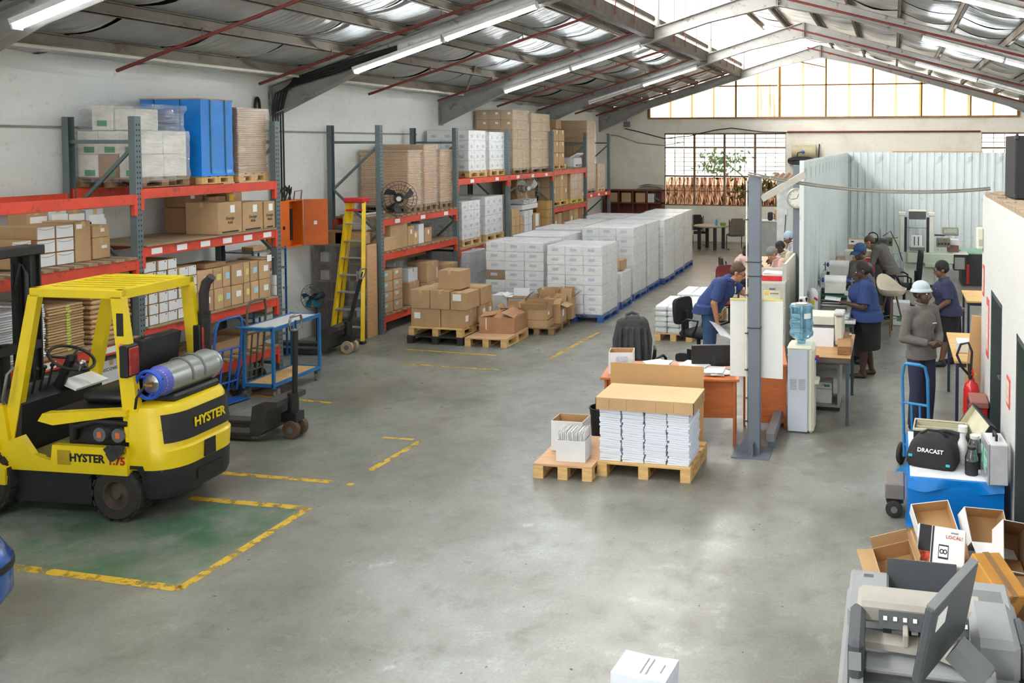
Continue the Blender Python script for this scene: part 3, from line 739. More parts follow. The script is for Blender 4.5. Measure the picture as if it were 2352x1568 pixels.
# ================================================================ pallet racks
XF, XK = -8.64, -9.58       # front / back upright lines
def holes(n, z0, dz):
    m = MB()
    for k in range(n):
        for y in (-.018, .018): m.box(.0455, .0465, y-.006, y+.006, z0+k*dz, z0+k*dz+.022)
    return m.mesh('slot_row', HOLE)
def upright(root, x, y, h, fr):
    m = MB(); s = 1 if fr else -1
    m.box(-.045, .045, -.045, -.041, 0, h); m.box(-.045, .045, .041, .045, 0, h); m.box(.041 if fr else -.045, .045 if fr else -.041, -.041, .041, 0, h)
    o = m.obj('upright', UPR, root, M=MX.Translation((x, y, 0)))
    if fr:
        hm = mobj('slot_row', _hm[0], o); hm['kind'] = 'stuff'
    MB().box(-.07, .07, -.06, .06, 0, .008).obj('foot_plate', UPR, o)
_hm = [holes(56, .1, .062)]
def endframe(root, y, h=3.62):
    upright(root, XF, y, h, True); upright(root, XK, y, h, False)
    zs = [.25, 1.0, 1.75, 2.5, 3.25]
    mobj('brace', boxmesh(XF-XK-.08, .03, .045, UPR), root, at((XF+XK)/2, y, 3.30))
    mobj('brace', boxmesh(XF-XK-.08, .03, .045, UPR), root, at((XF+XK)/2, y, .12))
    for i in range(4):
        a, b_ = V((XF-.04, y, zs[i])), V((XK+.04, y, zs[i+1]))
        if i % 2 == 1: a, b_ = V((XF-.04, y, zs[i+1])), V((XK+.04, y, zs[i]))
        a, b_ = (a, b_)
        d = b_-a; M = MX.Translation((a+b_)/2) @ MX.Rotation(-math.atan2(d.z, d.x), 4, 'Y')
        mobj('brace', boxmesh(d.length, .028, .04, UPR), root, M @ MX.Translation((0, 0, -.02)))
def level(root, ya, yb, z, deck='slats', bh=.12, tags=0, beams=True):
    """z = top of beam"""
    L_ = yb-ya-.09; yc = (ya+yb)/2
    for x in (XF+.02, XK-.0):
        b_ = mobj('beam', boxmesh(.045, L_, bh, RED, .004), root, at(x, yc, z-bh))
        for y in (-L_/2+.0, L_/2-.0): mobj('beam_connector', boxmesh(.055, .05, .24, RED, .003), b_, at(.0, y, -.13))
        if x > -9 and tags:
            for k in range(tags): mobj('shelf_tag', boxmesh(.002, .16, .07, WPAPER), b_, at(.0235, -L_/2+L_*(k+.5)/tags, .025))
    if deck == 'slats':
        n = int(L_/.17)
        for k in range(n): mobj('deck_slat', boxmesh(XF-XK+.08, .11, .03, CHIP), root, at((XF+XK)/2+.02, ya+.06+L_*(k+.5)/n, z+.002))
    elif deck == 'panel':
        MB().cbox(XK-.03, XF+.07, ya+.07, yb-.07, z+.002, z+.024, .004).obj('deck_panel', CHIP, root)
rack1 = thing('pallet_rack', 'orange-red and grey pallet rack behind the forklift and blue trolley', 'rack')
Y0, Y1, Y2 = 6.34, 8.72, 11.12
for y in (Y0, Y1, Y2): endframe(rack1, y)
level(rack1, Y1, Y2, 2.77, 'none'); level(rack1, Y1, Y2, 2.08, 'panel', tags=6); level(rack1, Y1, Y2, 1.10, 'panel'); level(rack1, Y1, Y2, .40, 'slats')
level(rack1, Y0, Y1, 2.71, 'none'); level(rack1, Y0, Y1, 1.95, 'slats'); level(rack1, Y0, Y1, 1.04, 'panel', tags=3); level(rack1, Y0, Y1, .38, 'slats')
rack2 = thing('pallet_rack', 'long orange-red and grey pallet rack behind the white wrapped pallets', 'rack')
YU = [13.77, 16.5, 19.0, 21.72, 24.28, 26.45]
for y in YU: endframe(rack2, y)
level(rack2, YU[0], YU[1], 1.99, 'slats', tags=3); level(rack2, YU[0], YU[1], 1.39, 'slats'); level(rack2, YU[0], YU[1], .30, 'slats')
level(rack2, YU[1], YU[2], 2.58, 'none', tags=2); level(rack2, YU[1], YU[2], 1.13, 'panel', tags=2)
level(rack2, YU[2], YU[3], 2.58, 'none', tags=3); level(rack2, YU[2], YU[3], 1.15, 'panel')
level(rack2, YU[3], YU[4], 2.60, 'slats'); level(rack2, YU[3], YU[4], 1.62, 'slats'); level(rack2, YU[3], YU[4], 1.02, 'panel')
level(rack2, YU[4], YU[5], 1.84, 'none', tags=3); level(rack2, YU[4], YU[5], .9, 'panel')
XG = XF+.03
# ---- rack 1, right bay, top
zt = 2.775
A = wload((-9.16, 9.22, zt), .92, .76, .56, (3, 2, 2), 'film-wrapped white cartons with green labels on dark pallet atop left rack', mat('carton white warm', (222,218,208), .75), PINED, FILM, ph=.12, lab=(.5,.26,PRINTG,.1,.06), seed=1, brown=((1,0,0),))
bx2 = MB().cbox(-.15, .15, -.16, .16, 0, .3, .008).obj('carton', mat('carton white warm', (222,218,208)), A, M=at(-.12, -.16, .685)); MB().box(-.07, .07, -.163, -.161, .05, .12).obj('printed_label', PRINTG, bx2)
MB().cbox(-.16, .16, -.16, .16, 0, .26, .01).obj('carton', mat('carton white warm', (222,218,208)), A, M=at(.2, -.14, .685))
film_skin(A, .86, .66, .6, 1.0, FILM, 4, .03)
BLUEF = mat('glossy blue wrap', (14,124,212), .22, var=.1, vs=3, bump=.25, bs=6, coat=.5)
t = thing('wrapped_pallet_load', 'tall load wrapped in bright blue plastic atop left rack', 'pallet load', (-9.17, 10.10, zt)); pallet_parts(t, .92, .56, .11, PINE)
h = .99
def bluefn(sx, sy, z0, z1, seed):
    rr = random.Random(seed); m = MB(); n = 40; k = 14; vs = []; fs = []
    for j in range(k+1):
        for i in range(n):
            q = i/n*4; s = int(q); f = q-s; a, b_ = [(-1+2*f, -1), (1, -1+2*f), (1-2*f, 1), (-1, 1-2*f)][s]
            w_ = .006*mnoise.noise(V((a*6, b_*6+seed, j*.8)))+(.015 if j == 0 else 0)
            vs.append((a*(sx/2+w_), b_*(sy/2+w_), z0+(z1-z0)*j/k))
    for j in range(k):
        for i in range(n): fs.append((j*n+i, j*n+(i+1) % n, (j+1)*n+(i+1) % n, (j+1)*n+i))
    fs.append(tuple(k*n+i for i in range(n)))
    return m.add(vs, fs)
bluefn(.92, .56, .10, .11+h, 3).obj('blue_wrap', BLUEF, t, smooth=50)
MB().cbox(-.47, .47, -.29, .29, .11+h, .125+h, .003).obj('top_board', KRAFT2, t)
SG = mat('green strapping', (40,90,70), .4)
for y in (-.12, .14): MB().box(.466, .47, y-.006, y+.006, .11, .11+h).obj('strap', SG, t)
for x in (-.25, .15): MB().box(x-.006, x+.006, -.29, -.286, .11, .11+h).obj('strap', SG, t)
mm = MB().box(-.22, .1, -.288, -.286, .68, .98).obj('printed_panel', mat('darker blue print', (14,92,170), .3), t)
reams((-9.17, 10.78, zt), .92, .60, .90, 34, 'film-wrapped brown paper stack on pallet at right end atop left rack', KRAFT2, PINE, FILMW, seed=5, ph=.12, name='wrapped_paper_stack')
# ---- rack 1, right bay, second shelf: branded cartons
z = 2.106
def print_brand(o, size, face='+x', s=.05):
    sx, sy, sz = size
    text('Design\nAids', s, PRINTK, o, at(sx/2+.002, 0, sz*.42, rz=pi/2) @ rot(pi/2), name='lettering')
for (a, b_, pt, dep, l) in ((500, 556, 464, .5, 'large kraft carton with black lettering, left of pair on empty rack shelf'), (557, 604, 464, .5, 'large kraft carton with black lettering and white label on rack shelf'), (606, 632, 462, .5, 'kraft carton with two white labels against rack upright on rack shelf')):
    o = shelfbox(a, b_, pt, z, XG, dep, l, 'branded cartons on the rack', st=(('+x', .1, .78, .08, .1), ('+x', -.0, .06, .3 if a < 600 else .12, .02, PRINTK)), tape='y')
    s_ = o.dimensions; sz = OX((a+b_)/2, pt, XG).z-z; sy = OX(b_, pt+20, XG).y-OX(a, pt+20, XG).y
    print_brand(o, (dep, sy, sz), s=.055)
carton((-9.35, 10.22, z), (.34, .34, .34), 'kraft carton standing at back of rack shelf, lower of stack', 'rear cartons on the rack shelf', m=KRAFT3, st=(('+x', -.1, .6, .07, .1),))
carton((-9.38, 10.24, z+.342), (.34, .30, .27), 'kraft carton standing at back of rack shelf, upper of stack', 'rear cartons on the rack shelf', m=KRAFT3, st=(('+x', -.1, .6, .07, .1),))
carton((-9.33, 10.60, z), (.34, .32, .46), 'tall kraft carton behind the branded cartons on rack shelf', 'rear cartons on the rack shelf', m=KRAFT2)
carton((-9.33, 10.93, z), (.34, .30, .50), 'kraft carton with yellow note behind the branded cartons', 'rear cartons on the rack shelf', st=(('+x', -.2, .82, .09, .14, mat('yellow note', (240,205,20), .6)),))
# ---- rack 1, right bay, third shelf: small white-fronted cartons and brown cartons
z = 1.126
cols = [(322,343,6),(344,366,6),(367,388,6),(389,411,6),(413,435,5),(437,457,5)]
for ci, (a, b_, n) in enumerate(cols):
    for r in range(n):
        y0, y1 = OX(a, 660, XG).y, OX(b_, 660, XG).y; h = .128
        o = carton((XG-.22-(.03*rnd.random()), (y0+y1)/2, z+r*h), (.42, y1-y0-.004, h-.003), 'small white-fronted carton, %s column from the left upright, %s row up, rack shelf behind exhaust' % (ORD[ci], ORD[r]), 'small white-fronted cartons on the rack', tape=None, rz=rnd.uniform(-.03, .03))
        s_ = (.42, y1-y0-.004, h-.003); sticker(o, '+x', s_, 0, .5*s_[2], s_[1]*.93, s_[2]*.9, WCARD, 'white_front'); sticker(o, '+x', s_, s_[1]*.25, s_[2]*.85, .016, .012, PRINTK, 'printed_mark', .005)
bc = [(458,494),(495,516),(517,535),(536,563),(564,578),(579,597),(598,624)]
for ci, (a, b_) in enumerate(bc):
    for r in range(2):
        y0, y1 = OX(a, 680, XG).y, OX(b_, 680, XG).y; h = .275
        carton((XG-.2-.02*rnd.random(), (y0+y1)/2, z+r*h), (.38, y1-y0-.006, h-.004), 'tall kraft carton with pale label, %s from left, %s row, beside small white-fronted cartons' % (ORD[ci], ['bottom','top'][r]), 'kraft cartons on the rack', st=(('+x', .1, .55, min(.09, (y1-y0)*.5), .08, [WPAPER, BLUESTK, mat('yellow label', (214,206,120))][(ci*2+r*3) % 3]),), tape='y', m=[KRAFT, KRAFT2][(ci+r) % 2])
shelfbox(600, 631, 592, z+.552, XG, .4, 'kraft carton with white label, on top of the brown carton row', 'kraft cartons on the rack', st=(('+x', .1, .5, .09, .09),))
shelfbox(470, 520, 598, z+.552, XG-.05, .36, 'open-flapped dark carton lying on the brown carton row', 'kraft cartons on the rack', m=KRAFT3, h=.06, tape=None)
for r in range(2): shelfbox(622, 638, 0, z+r*.15, XG, .35, 'small white-faced carton by rack upright, %s of two' % ['lower','upper'][r], 'small white cartons by upright', m=WCARD, h=.145, tape=None)
# ---- rack 1, right bay, bottom shelf
z = .436
carton((-9.05, 10.1, z), (.55, 1.05, .2), 'long flat kraft carton on bottom rack shelf behind sack truck', 'bottom shelf cartons', m=KRAFT, tape='y')
carton((-9.0, 10.82, z), (.5, .34, .24), 'kraft carton at right end of bottom rack shelf', 'bottom shelf cartons', m=KRAFT2)
carton((-9.02, 9.15, z), (.45, .30, .25), 'kraft carton on bottom rack shelf behind gas cylinder', 'bottom shelf cartons', m=KRAFT)
carton((-9.2, 9.43, z), (.42, .24, .3), 'dark kraft carton on bottom rack shelf behind exhaust stack', 'bottom shelf cartons', m=KRAFT3)
# ---- rack 1, left bay, upper shelf
z = 1.985
for ci, (a, b_, n) in enumerate([(26,72,2),(84,127,3),(128,170,3)]):
    for r in range(n):
        y0, y1 = OX(a, 540, XG-.2).y, OX(b_, 540, XG-.2).y; h = .146; rr_ = r+(1 if n == 2 else 0)*0
        zz = z+r*h+(.02 if ci == 0 else 0)
        s_ = (.5, y1-y0-.006, h-.004)
        o = carton((XG-.2-.25, (y0+y1)/2, zz), s_, 'white-fronted carton, %s column, %s row up, rack shelf above forklift mast' % (ORD[ci], ORD[r]), 'white-fronted cartons above the mast', tape=None)
        sticker(o, '+x', s_, 0, s_[2]*.5, s_[1]*.94, s_[2]*.9, WCARD, 'white_front'); strip([(s_[0]/2+.005, y_*s_[1]*.45, s_[2]*(.86-.13*(1-y_*y_))) for y_ in (-1,-.6,-.2,.2,.6,1)], .006, (0,0,1), mat('grey crease', (150,150,152), .7), o, 'flap_crease')
shelfbox(172, 209, 508, z, XG-.2, .45, 'tall kraft carton with white label beside white-fronted cartons above mast', 'upper left shelf cartons', st=(('+x', -.25, .88, .07, .05),))
shelfbox(212, 254, 545, z, XG-.25, .36, 'small kraft carton, lower of two at shelf edge above mast', 'upper left shelf cartons', st=(('+x', .15, .55, .07, .035),), m=KRAFT2)
shelfbox(212, 251, 517, OX(233, 545, XG-.25).z+.002, XG-.25, .34, 'small kraft carton, upper of two at shelf edge above mast', 'upper left shelf cartons', st=(('+x', .1, .6, .05, .04),), m=KRAFT2)
for k, (a, b_, pt, zz) in enumerate([(60,107,482,.36),(112,154,476,.36),(155,190,476,.36),(160,200,496,.22),(198,238,480,.36),(204,242,492,.18)]):
    shelfbox(a, b_, pt, z, XG-.66, .26, 'white-sided carton in back row of shelf above mast, %s from left' % ORD[k], 'back row cartons above the mast', m=[KRAFT, WCARD2][k % 2 if k < 3 else 1], st=(('+x', .1, .8, .2, .08),), tape='x') if k not in (3,) else None
# ---- rack 1, left bay, middle shelf: kraft-wrapped paper stacks
z = 1.068
ya, yb = OX(215, 660, XG).y, OX(313, 660, XG).y
reams((-9.1, (ya+yb)/2, z), .9, yb-ya, .76, 14, 'tall stack of kraft-wrapped paper bundles with white labels behind forklift', KRAFT2, lab=(.18, WPAPER, .12), pal=False, seed=11, name='paper_bundle_stack', cat='paper stack')
ya, yb = OX(116, 720, XG).y, OX(205, 720, XG).y
reams((-9.08, (ya+yb)/2, z), .86, yb-ya, .5, 17, 'lower stack of kraft-wrapped bundles with green stickers behind steering wheel', KRAFT, lab=(.1, mat('lime sticker', (190,214,90), .6), .05), pal=False, seed=12, name='paper_bundle_stack', cat='paper stack')
ya, yb = OX(62, 740, XG).y, OX(114, 740, XG).y
reams((-9.06, (ya+yb)/2, z), .84, yb-ya, .56, 24, 'stack of white paper sheets behind the forklift mast', WCARD, pal=False, seed=13, name='paper_bundle_stack', cat='paper stack')
ya, yb = OX(-40, 740, XG).y, OX(58, 740, XG).y
reams((-9.06, (ya+yb)/2, z), .84, yb-ya, .54, 22, 'stack of white paper sheets at left edge behind the overhead guard', WCARD2, pal=False, seed=14, name='paper_bundle_stack', cat='paper stack')
# ---- rack 1, left bay, bottom shelf
z = .416
for k, (y, h, l) in enumerate(((8.38, .42, 'white paper carton printed with black lettering on bottom rack shelf'), (7.95, .38, 'white paper carton beside the printed one on bottom rack shelf'))):
    o = carton((-9.0, y, z), (.6, .38, h), l, 'white cartons on bottom shelf', m=WCARD, tape='x')
    text('DISCOVERY', .055, PRINTK, o, at(.302, 0, h*.75, rz=pi/2) @ rot(pi/2))
# ---- rack 2 bay a, top shelf: three stacks of kraft sheets
z = 2.025
reams((-9.18, 15.02, z), 1.0, .50, 1.0, 32, 'kraft sheet stack with white label, nearest of three behind the black wall fan', mat('kraft sheet', (202,164,122), .8, var=.08), PINED, FILMW, seed=21, cap=KRAFT2, lab=None)
reams((-9.18, 15.60, z), 1.0, .52, 1.10, 34, 'kraft sheet stack, middle and tallest of three on long rack', mat('kraft sheet', (202,164,122)), PINED, FILMW, seed=22, cap=KRAFT2)
reams((-9.18, 16.2, z), 1.0, .52, 1.0, 32, 'kraft sheet stack with white label, farthest of three on long rack', mat('kraft sheet', (202,164,122)), PINED, FILMW, seed=23, cap=KRAFT2)
# ---- rack 2 bay a, second shelf
z = 1.425
carton((-9.1, 14.0, z), (.5, .30, .32), 'kraft carton behind top of step ladder on rack shelf', 'rack shelf beside ladder', m=KRAFT)
for k, (a, b_, pt, dep, mm_, l) in enumerate([(878,908,545,.4,KRAFT2,'open pale kraft carton at left of rack shelf below wall fan'),(897,936,512,.4,KRAFT,'large kraft carton on rack shelf below wall fan'),(937,952,518,.4,KRAFT,'narrow kraft carton with white label below wall fan'),(948,962,530,.35,KRAFT2,'narrow standing carton with printed side below wall fan'),(962,974,514,.4,WCARD,'tall narrow white carton below wall fan'),(976,992,522,.4,KRAFT,'small kraft carton with white label at right below wall fan')]):
    shelfbox(a, b_, pt, z, XG-.01*k, dep, l, 'rack shelf below wall fan', m=mm_, st=(('+x', 0, .7, .05, .08),) if k in (2,3,5) else (), tape='y')
TUB = mat('cream plastic tub', (214,210,196), .4)
m = MB(); m.cbox(-.25, .25, -.28, .28, 0, .34, .05); o = m.obj('plastic_tub', TUB); o.location = (-9.2, 14.12, z+.325); tag(o, 'large cream plastic tub behind the top of the step ladder', 'tub'); MB().cbox(-.27, .27, -.3, .3, .3, .34, .015).obj('rim', TUB, o)
# ---- rack 2 bay a, bottom shelf
z = .336
k = 0
for ci, (a, b_) in enumerate([(880,904),(906,926)]):
    for r in range(4):
        y0, y1 = OX(a, 660, XG).y, OX(b_, 660, XG).y
        carton((XG-.2, (y0+y1)/2, z+r*.185), (.38, y1-y0-.008, .18), 'kraft carton with light blue sticker, %s column, %s row up, beside wrapped bookcase' % (['left','right'][ci], ORD[r]), 'cartons with blue stickers', st=(('+x', -.15, .7, .09, .05, BLUESTK),), tape='y', rz=rnd.uniform(-.03, .03))
carton((-8.85, 14.85, z), (.45, .34, .42), 'kraft carton at bottom of rack under white box, beside blue-stickered cartons', 'cartons low on long rack')
carton((-8.85, 14.85, z+.422), (.4, .32, .24), 'white carton on kraft carton low on long rack', 'cartons low on long rack', m=WCARD2)
carton((-8.75, 15.35, z), (.5, .45, .34), 'kraft carton low on long rack behind pallet of cartons', 'cartons low on long rack')
carton((-8.75, 15.38, z+.342), (.42, .42, .38), 'square kraft carton with white edge low on long rack', 'cartons low on long rack', st=(('+x', .35, .4, .03, .2),))
carton((-8.7, 15.98, z), (.5, .42, .62), 'tall kraft carton with open flap low on long rack', 'cartons low on long rack', m=KRAFT)
carton((-9.15, 15.1, z+.8), (.4, 1.5, .12), 'long dark carton lying on the low cartons of the long rack', 'cartons low on long rack', m=KRAFT3)
wload((-8.85, 17.0, 0), .9, .75, .95, (3, 2, 4), 'small film-wrapped white carton stack on floor under the long rack', WCARD2, PINED, FILM, lab=(.5,.4,PRINTB,0,.3), seed=31)
# ---- rack 2 bay b
WWRAP = mat('white carton in film', (240,242,242), .65, var=.04)
lb = (.35, .3, PRINTB, 0, .25, 1)
wload((-9.19, 17.62, 2.585), 1.0, .84, .86, (3, 3, 4), 'white film-wrapped carton load on upper rack, left of the pair', WWRAP, PINE, FILM, lab=lb, seed=32)
wload((-9.19, 18.6, 2.585), 1.0, .82, .84, (3, 3, 4), 'white film-wrapped carton load on upper rack, right of the pair', WWRAP, PINE, FILM, lab=lb, seed=33)
wload((-9.19, 17.3, 1.157), 1.0, .86, .80, (3, 3, 4), 'white film-wrapped carton load on lower rack, left of the pair', WWRAP, PINE, FILM, lab=lb, seed=34)
wload((-9.19, 18.42, 1.157), 1.0, .92, .84, (3, 3, 4), 'white film-wrapped carton load on lower rack, right of the pair', WWRAP, PINE, FILM, lab=lb, seed=35)
# ---- rack 2 bay c
lk = (.22, .2, WPAPER, .2, .55)
wload((-9.17, 19.88, 2.585), .96, .92, 1.38, (3, 3, 6), 'tall film-wrapped kraft carton load reaching the roof, nearer of two', KRAFT, PINED, FILMW, lab=lk, seed=36, ph=.13)
wload((-9.17, 21.1, 2.585), .96, 1.2, 1.34, (3, 3, 6), 'tall film-wrapped kraft carton load reaching the roof, farther of two', KRAFT2, PINED, FILMW, seed=37, ph=.13)
z = 1.178; k = 0
for ci, (a, b_, n) in enumerate([(1172,1181,3),(1182,1190,3),(1191,1199,2)]):
    for r in range(n):
        shelfbox(a, b_, 0, z+r*.2, XG, .4, 'small kraft carton, %s column, %s row up, on rack below grey wall fan' % (ORD[ci], ORD[r]), 'small cartons below grey fan', h=.195, m=KRAFT2, tape=None)
for ci, (a, b_) in enumerate([(1201,1211),(1212,1221)]):
    for r in range(3): shelfbox(a, b_, 0, z+r*.17, XG, .4, 'white carton, %s column, %s row up, on rack below grey wall fan' % (['left','right'][ci], ORD[r]), 'white cartons below grey fan', h=.165, m=WCARD, tape=None)
shelfbox(1196, 1232, 0, z+.53, XG-.04, .4, 'flat white carton lying on the small white cartons below grey fan', 'white cartons below grey fan', h=.12, m=WCARD, tape=None)
shelfbox(1199, 1230, 0, z+.66, XG-.06, .36, 'topmost flat white carton below grey wall fan', 'white cartons below grey fan', h=.1, m=WCARD2, tape=None)
shelfbox(1222, 1241, 490, z, XG, .4, 'kraft carton with framed white label right of white cartons', 'small cartons below grey fan', st=(('+x', .1, .6, .2, .3),))
shelfbox(1236, 1264, 465, z, XG-.3, .1, 'large sheet of kraft board standing at rack back right of white cartons', 'small cartons below grey fan', m=mat('mustard board', (176,142,84), .8), tape=None)
for r in range(3): shelfbox(1253, 1266, 0, z+r*.22, XG, .3, 'mustard kraft carton by rack upright, %s row up' % ORD[r], 'mustard cartons by upright', h=.215, m=mat('mustard board', (176,142,84)), tape=None)
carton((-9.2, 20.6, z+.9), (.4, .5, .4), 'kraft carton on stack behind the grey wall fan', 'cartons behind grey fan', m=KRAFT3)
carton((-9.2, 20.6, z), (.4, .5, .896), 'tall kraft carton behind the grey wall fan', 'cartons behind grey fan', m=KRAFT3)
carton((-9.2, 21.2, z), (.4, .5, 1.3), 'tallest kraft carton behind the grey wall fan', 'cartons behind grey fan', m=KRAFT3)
# ---- rack 2 bay d
pallet((-9.16, 22.45, 2.63), .9, .95, 'pallet on upper rack under six columns of kraft cartons', group='pallets on the long rack', h=.12)
for i in range(2):
    for j in range(2):
        for r in range(3): carton((-8.93-.42*i, 22.24+.42*j, 2.75+r*.31), (.4, .4, .3), 'kraft carton, %s %s column, %s row up, upper rack near back wall' % (['front','rear'][i], ['left','right'][j], ORD[r]), 'cartons on upper rack near back wall', st=(('+x', .2, .8, .06, .1),), m=KRAFT2, tape='y')
carton((-9.38, 23.3, 3.35), (.4, .8, .36), 'dark kraft carton on rear rack stack near roof', 'rear roof-high cartons', m=KRAFT3); carton((-9.38, 23.3, 2.63), (.42, .84, .715), 'large dark kraft carton at rear of upper rack near back wall', 'rear roof-high cartons', m=KRAFT3)
carton((-9.34, 23.5, 3.715), (.4, .4, .26), 'topmost kraft carton on rear rack stack near roof', 'rear roof-high cartons', m=KRAFT2)
o = thing('office_printer', 'white office printer on rack beside the roof-high cartons', 'printer', (-8.85, 23.75, 2.63))
MB().cbox(-.2, .2, -.3, .3, .0, .28, .03).obj('body', WCARD2, o); MB().bx((.12, 0, .32), (.3, .5, .04), rot(0, -.5)).obj('paper_tray', WCARD, o); MB().box(.2, .24, -.22, .22, .06, .09).obj('output_tray', mat('dark grey plastic', (70,72,74), .5), o)
wload((-9.1, 24.85, 1.85), .9, .75, 2.0, (2, 2, 8), 'tall narrow film-wrapped kraft load beside the back-wall end of the long rack', KRAFT2, PINED, FILMW, seed=41, ph=.12)
wload((-9.1, 25.75, 1.85), .9, .7, .72, (2, 2, 3), 'low film-wrapped load at the far end of the long rack', KRAFT2, PINE, FILMW, seed=42, ph=.12)
pallet((-9.14, 22.4, 1.655), .94, 1.1, 'pallet on middle shelf of the long rack near back wall', group='pallets on the long rack', h=.13)
for j in range(4):
    for r in range(2): carton((-8.88, 21.98+.28*j, 1.786+r*.36), (.4, .27, .355), 'tall kraft carton, %s from left, %s row, middle rack shelf near back wall' % (ORD[j], ['bottom','top'][r]), 'tall cartons on middle shelf', m=[KRAFT2, KRAFT][j % 2], tape=None, st=(('+x', 0, .7, .06, .1),) if (j+r) % 3 == 0 else ())
wload((-9.12, 23.6, 1.655), .96, 1.0, .70, (2, 3, 3), 'film-wrapped kraft load with yellow pallet edge on middle rack shelf', KRAFT2, mat('yellow pallet', (214,190,60), .7), FILMW, seed=43, ph=.13)
z = 1.045
for j, (y, w_, h_) in enumerate([(21.98,.28,.4),(22.28,.28,.42),(22.7,.5,.5),(23.15,.34,.52),(23.52,.34,.46),(23.9,.36,.5)]):
    carton((-8.85, y, z), (.42, w_-.01, h_), 'kraft carton, %s from left, lowest visible rack shelf near back wall' % ORD[j], 'cartons on lowest visible shelf', m=[KRAFT, KRAFT2, KRAFT3][j % 3], tape='y', st=(('+x', 0, .35, .1, .16),) if j in (0, 3) else ())
# ================================================================ white wrapped pallets on the floor
WL_ = mat('white paper carton', (240,241,241), .65, var=.03)
lw = (.36, .30, PRINTB, -.05, .42)
def white(x0, x1, y0, y1, h, n, label, seed, **k):
    return wload(((x0+x1)/2, (y0+y1)/2, 0), x1-x0, y1-y0, h, n, label, WL_, BLUEW, FILM, 'white wrapped pallet loads on the floor', lab=lw, seed=seed, jit=.006, **k)
white(-6.3, -5.2, 15.5, 16.5, 1.27, (3, 3, 7), 'white wrapped carton load nearest the camera, right of the front two', 51)
white(-7.68, -6.46, 15.8, 16.8, 1.27, (3, 3, 7), 'white wrapped carton load with one brown carton, left of the front two', 52, brown=((0,0,3),))
white(-6.42, -5.27, 17.78, 18.8, 1.40, (3, 3, 7), 'white wrapped carton load right row, third back beyond the small load', 53)
white(-6.42, -5.27, 18.88, 19.9, 1.40, (3, 3, 7), 'white wrapped carton load right row, fourth back', 54)
white(-6.3, -5.2, 20.06, 21.1, 1.38, (3, 3, 7), 'white wrapped carton load right row, fifth back', 55)
white(-6.3, -5.25, 21.2, 22.3, 1.38, (3, 3, 7), 'white wrapped carton load right row, sixth back', 56)
white(-6.35, -5.3, 22.45, 23.55, 1.38, (3, 3, 7), 'white wrapped carton load right row, farthest', 57)
white(-7.65, -6.5, 17.0, 18.1, 1.28, (3, 3, 6), 'white wrapped carton load left row, second back', 58)
white(-7.85, -6.6, 18.65, 19.75, 1.27, (3, 3, 6), 'white wrapped carton load left row, third back', 59)
white(-7.75, -6.5, 20.2, 21.3, 1.27, (3, 3, 6), 'white wrapped carton load left row, fourth back', 60)
white(-7.9, -6.6, 22.2, 23.3, 1.26, (3, 3, 6), 'white wrapped carton load left row, farthest', 61)
wload((-5.55, 17.2, 0), .62, .72, .58, (1, 2, 2), 'small white wrapped load between the tall white loads on blue pallet', WL_, BLUEW, FILM, seed=62)
carton((-5.58, 17.3, .745), (.5, .36, .2), 'kraft carton on top of the small white wrapped load', None, m=KRAFT, tape='y')
# ================================================================ FORKLIFT AND HANDLING GEAR
YEL = mat('forklift yellow', (236,206,18), .38, var=.05, vs=3, wear=(70,62,44), wamt=-.16, wsc=11, coat=.15)
BLK = mat('satin black metal', (30,30,31), .5, var=.2, vs=5)
BLKP = mat('black plastic', (26,26,28), .5)
RUB = mat('tyre rubber', (48,45,42), .85, var=.2, vs=12, bump=.3, bs=40)
RIM = mat('grimy wheel rim', (84,72,60), .7, .2, var=.3, vs=8)
CHROME = mat('bright chrome', (190,190,190), .2, .9)
GREYM = mat('grey metal', (120,122,124), .45, .5)
VINYL = mat('black vinyl seat', (34,34,36), .42, bump=.15, bs=30)
def wheel(parent, x, y, r, w, n=18, tread=True, name='wheel'):
    m = MB(); M = MX.Rotation(pi/2, 4, 'X')
    m.lathe([(r*.55, -w/2), (r*.9, -w/2), (r, -w*.36), (r, w*.36), (r*.9, w/2), (r*.55, w/2)], 28, (0, 0, 0), M, cap=False)
    if tread:
        for k in range(n):
            a = 2*pi*k/n
            for s in (-1, 1):
                q = MX.Rotation(-(a+(pi/n if s > 0 else 0)), 4, 'Y'); m.bx(q @ V((r*1.0, s*w*.25, 0)), (r*.07, w*.42, r*.22), q)
    o = m.obj(name, RUB, parent, smooth=40, M=at(x, y, r*1.03))
    mm = MB(); mm.lathe([(0, -w*.42), (r*.16, -w*.44), (r*.2, -w*.3), (r*.42, -w*.22), (r*.5, -w*.46), (r*.57, -w*.48), (r*.57, w*.48), (r*.5, w*.46), (r*.42, w*.22), (r*.2, w*.3), (r*.16, w*.44), (0, w*.42)], 24, (0, 0, 0), M)
    mm.obj('rim', RIM, o, smooth=40); return o
fk = thing('forklift', 'yellow gas-powered forklift truck parked on the green floor bay', 'forklift', (-6.62, 6.84, 0), .07)
for y in (-.40, .40): wheel(fk, 0, y, .235, .18, 16)
for y in (-.45, .45): wheel(fk, -1.30, y, .30, .2, 18)
def rplan(x0, x1, hy, r, n=6, front=False):
    p = [(x0, -hy)]
    for k in range(n+1): a = -pi/2+pi/2*k/n; p.append((x1-r+r*cos(a), -hy+r+r*sin(a)))
    for k in range(n+1): a = pi/2*k/n; p.append((x1-r+r*cos(a), hy-r+r*sin(a)))
    p.append((x0, hy)); return p
